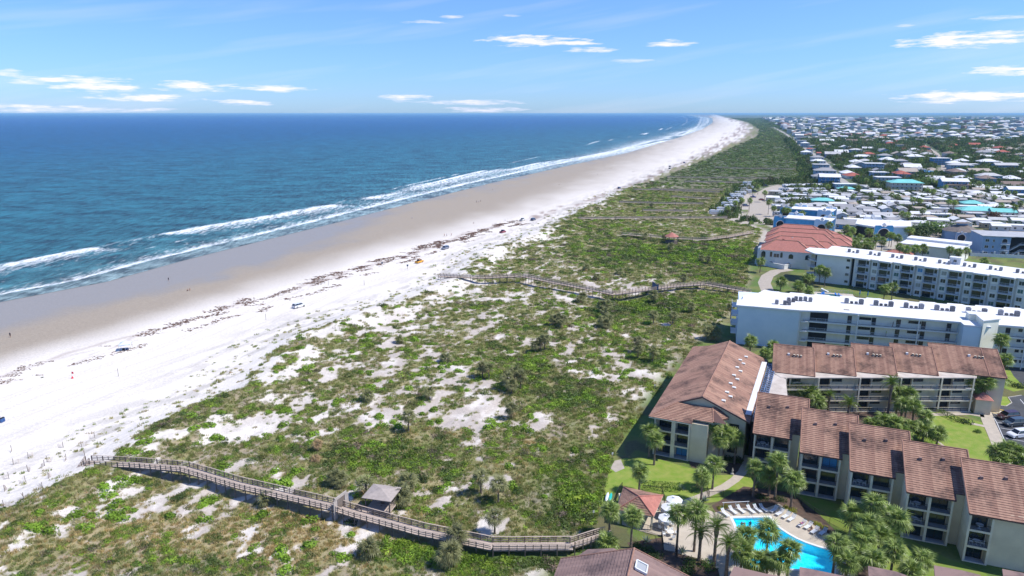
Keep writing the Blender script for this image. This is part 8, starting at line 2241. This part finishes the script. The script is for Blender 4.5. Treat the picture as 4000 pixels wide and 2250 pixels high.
# inland houses seen mostly as roofs
nh = 0; cnt = defaultdict(int)
for it in range(4000):
    yy = 640 * math.exp(rr_.random() * 1.55); xx = float(cB(yy)) + 18 + rr_.random() ** .8 * (yy * .80 - float(cB(yy)))
    if xx > yy * .78 or nh >= 225: continue
    if not free(xx, yy, 9 + yy / 300): continue
    if street_gap(np.array([xx]), np.array([yy]))[0] < 7: continue
    wl_ = rr_.choice(["white", "pale blue", "cream", "pale grey", "grey blue", "tan"]); rf = rr_.choice(["white", "white", "white", "pale grey", "grey", "tan", "brown", "red"]); st = rr_.choice([1, 1, 2, 2])
    zn = "trees past the camp" if yy < 850 else ("mid town" if yy < 1300 else ("far town" if yy < 2000 else "farthest streets"))
    si = "shore side" if xx < yy * .42 else ("central" if xx < yy * .6 else "landward"); kk = (wl_, rf, zn, si, st); cnt[kk] += 1
    big = 1 + yy / 2600
    house(xx, yy, rr_.choice([-14, 76]) + rr_.uniform(-6, 6), round(rr_.uniform(12, 18) * big / 2) * 2, round(rr_.uniform(10, 13) * big / 2) * 2, st, wl_, rf, rr_.choice(['hip', 'hip', 'gable', 'flat']), ["one", "two", "three"][st - 1] + " storey " + wl_ + " house, " + rf + " roof, " + si + ", " + zn + ("" if cnt[kk] == 1 else ", " + ORD[cnt[kk] - 1] + " such"), "houses in the wooded town", detail=yy < 1000)
    used_xy.append((xx, yy, 9 * big)); nh += 1
print("houses", nh)
# beyond them only a speckle of roofs
P = []
rg2 = np.random.default_rng(77)
for _ in range(620):
    yy = 1700 * math.exp(rg2.random() * 1.7); xx = float(cB(yy)) + 30 + rg2.random() ** 1.3 * (yy * .8 - float(cB(yy)))
    if xx < yy * .85 and free(xx, yy, 16) and not in_lagoon(xx, yy): P.append((xx, yy))
P = np.array(P); n = len(P); q = MB(); Mf = leaf_mat("far_roofs", (.5, .5, .5), .1, inst=True, trans=0); q.box(-7, 7, -5, 5, 0, 5, Mf, skip='b'); q.poly([(-8, -6, 5), (8, -6, 5), (3, 0, 7.5), (-3, 0, 7.5)], Mf).poly([(8, -6, 5), (8, 6, 5), (3, 0, 7.5)], Mf).poly([(8, 6, 5), (-8, 6, 5), (-3, 0, 7.5), (3, 0, 7.5)], Mf).poly([(-8, 6, 5), (-8, -6, 5), (-3, 0, 7.5)], Mf)
q2 = MB(); q2.box(-9, 9, -5, 5, 0, 9, Mf, skip='b')
c = pal(n, [(.62, .63, .64), (.45, .45, .45), (.35, .22, .18), (.5, .46, .38)], [6, 3, 1, 2])
scatter("far_town", np.stack([P[:, 0], P[:, 1], np.zeros(n)], 1), np.clip(P[:, 1] / 1900, 1, 3.2) * rg2.uniform(.8, 1.2, n), np.clip(c, .03, .75), [q.mesh("far_house"), q2.mesh("far_house")], rg2.integers(0, 2, n), "roofs of the far town dwindling to specks")
# street poles
for i, (u, v, h, lb) in enumerate(((2982, 735, 9, "lamp pole with a white head at the motorhome road's far end"), (2936, 795, 9, "tall pole beside the sandy motorhome road"), (3340, 712, 9, "utility pole at the foot of the shore street"), (3352, 716, 9, "second utility pole beside the shore street"), (2853, 742, 8, "white flag pole on the camp's dune edge"))):
    x, y = G(u, v); o = empty("utility_pole", x, y, 0, 20, lb, "pole"); MB().tube([(0, 0, 0), (0, 0, h)], [.16, .1], M_timberdark, 6).build("pole", o); MB().box(-.9, .9, -.06, .06, h - .7, h - .5, M_timberdark).build("crossbar", o)
# individual trees standing among the cottages
tt = [(3060, 860), (3090, 850), (3075, 868), (3130, 868), (3000, 838), (3020, 846), (2895, 825), (2870, 830), (2925, 830), (2840, 845), (2960, 760), (2985, 790), (2940, 740), (3480, 800), (3500, 812), (3520, 870), (3540, 880), (3600, 862), (3620, 780), (3640, 790), (3560, 820), (3590, 815), (3700, 830), (3720, 840), (3760, 760), (3780, 745), (3850, 770), (3880, 800), (3905, 840), (3930, 790), (3420, 750), (3400, 790), (3350, 770), (3330, 800), (3230, 770), (3160, 780), (3180, 760), (3380, 740), (3650, 740), (3690, 760), (3580, 745), (3820, 750), (3960, 780), (3980, 830), (3955, 860), (3300, 760)]
for i, (u, v) in enumerate(sorted(tt)):
    x, y = G(u, v)
    small_palm(x, y, 0, 5.5 + (i % 4), "camp palm among motorhomes and cottages, " + ORD[i % 30] + (" of the seaward half" if i < 30 else " of the landward half"), "palms in the holiday camp", CR_sab[i % 2], 1.6)


def tree(x, y, h, r_, label, m, group=None, sd=0, z=0.0):
    o = empty("broadleaf_tree", x, y, z, 0, label, "tree", group)
    q = MB(); q.tube([(0, 0, 0), (.1, 0, h * .3), (.2, .1, h * .55)], [.3, .22, .12], M_trunk, 7)
    for a in range(5): t_ = a * 1.26; q.tube([(.1, 0, h * .3), (math.cos(t_) * r_ * .5, math.sin(t_) * r_ * .5, h * .65)], [.13, .04], M_trunk, 5)
    q.build("trunk", o); TM_ = TREEM[m][sd % 2]; put("crown", TM_, o, loc=(0, 0, h * .42), s=(r_, r_, h * .55)); return o


TREEM = {k: [bush_mesh("crown", 900, .9, .10, 11, m_, seed=500 + i, drop=.35) for i in range(2)] for k, m_ in (("d", M_bushd), ("g", M_bushg), ("r", leaf_mat("red_brown_leaves", (.13, .06, .045), .3)))}
for i, (u, v, h, r_, k, lb) in enumerate([(3620, 706, 9, 9, 'g', "broad bright green tree between aqua roofed block and brown block"), (3585, 712, 8, 7, 'g', "bright green tree touching the aqua roofed block"), (3650, 722, 8, 6, 'd', "darker tree at the bright tree's landward side"), (3840, 618, 13, 4, 'd', "tall dark conifer like tree inland"), (3883, 845, 8, 4.5, 'r', "red brown leaved tree in the camp"), (3600, 895, 8, 9, 'd', "wide dark oak beside the octagonal hall"), (3640, 885, 8, 8, 'g', "green oak beside the octagonal hall"), (3575, 912, 7, 7, 'd', "dark oak before the octagonal hall"), (3700, 880, 6, 6, 'd', "dark oak behind the octagonal roof"), (3740, 905, 6, 6, 'd', "dark oak between octagon and blue grey building"), (3320, 905, 6, 5, 'd', "dark tree before the small grey roof"), (3690, 905, 5, 5, 'g', "small green tree by the red umbrellas"),
                                          (3290, 745, 7, 5, 'd', "dark round tree at the camp's edge near the aqua cottage"), (3345, 735, 7, 5, 'd', "dark round tree beside the street's foot"), (3420, 730, 8, 7, 'd', "dense dark tree left of the aqua roofed block"), (3440, 720, 8, 6, 'd', "dense dark tree nearer the aqua roofed block"), (3330, 655, 9, 8, 'd', "tall dark trees' front crown east of the street"), (3300, 625, 9, 8, 'd', "dark crown beyond, east of the street"), (3270, 648, 7, 6, 'g', "green crown west of the street")]):
    x, y = G(u, v, h * .5); tree(x, y, h, r_, lb, k, sd=i)
# low grey roof beside the blue arched buildings, lagoon and far shore
x, y = G(3325, 868, 4); house(x, y, -30, 17, 10, 1, "blue", "grey", "gable", "blue walled hall with a grey gable between the two arched resorts")
M_lag = mat("lagoon_water", (.22, .33, .42), .15, spec=.5)
for px__, nm in zip(LAG, ("pale blue lagoon strip far inland", "nearer pale blue lagoon strip inland")):
    mb_ = MB(); mb_.poly([(*G(u, v), .8) for u, v in px__], M_lag); mb_.build("lagoon", kind='structure', label=nm)
# ------------------------------------------------------------------ sea air
hm = bpy.data.materials.new("haze"); hm.use_nodes = True; t = hm.node_tree; t.nodes.clear()
o_ = t.nodes.new("ShaderNodeOutputMaterial"); pv_ = t.nodes.new("ShaderNodeVolumePrincipled"); pv_.inputs["Color"].default_value = (.38, .72, 1, 1); pv_.inputs["Density"].default_value = 4e-5; pv_.inputs["Anisotropy"].default_value = 0.0
t.links.new(pv_.outputs[0], o_.inputs["Volume"])
MB().box(-110000, 110000, -400, 112000, -260000 * 0 - 8, 74, hm).build("haze", kind='stuff', label="thin blue sea haze over the whole coast")
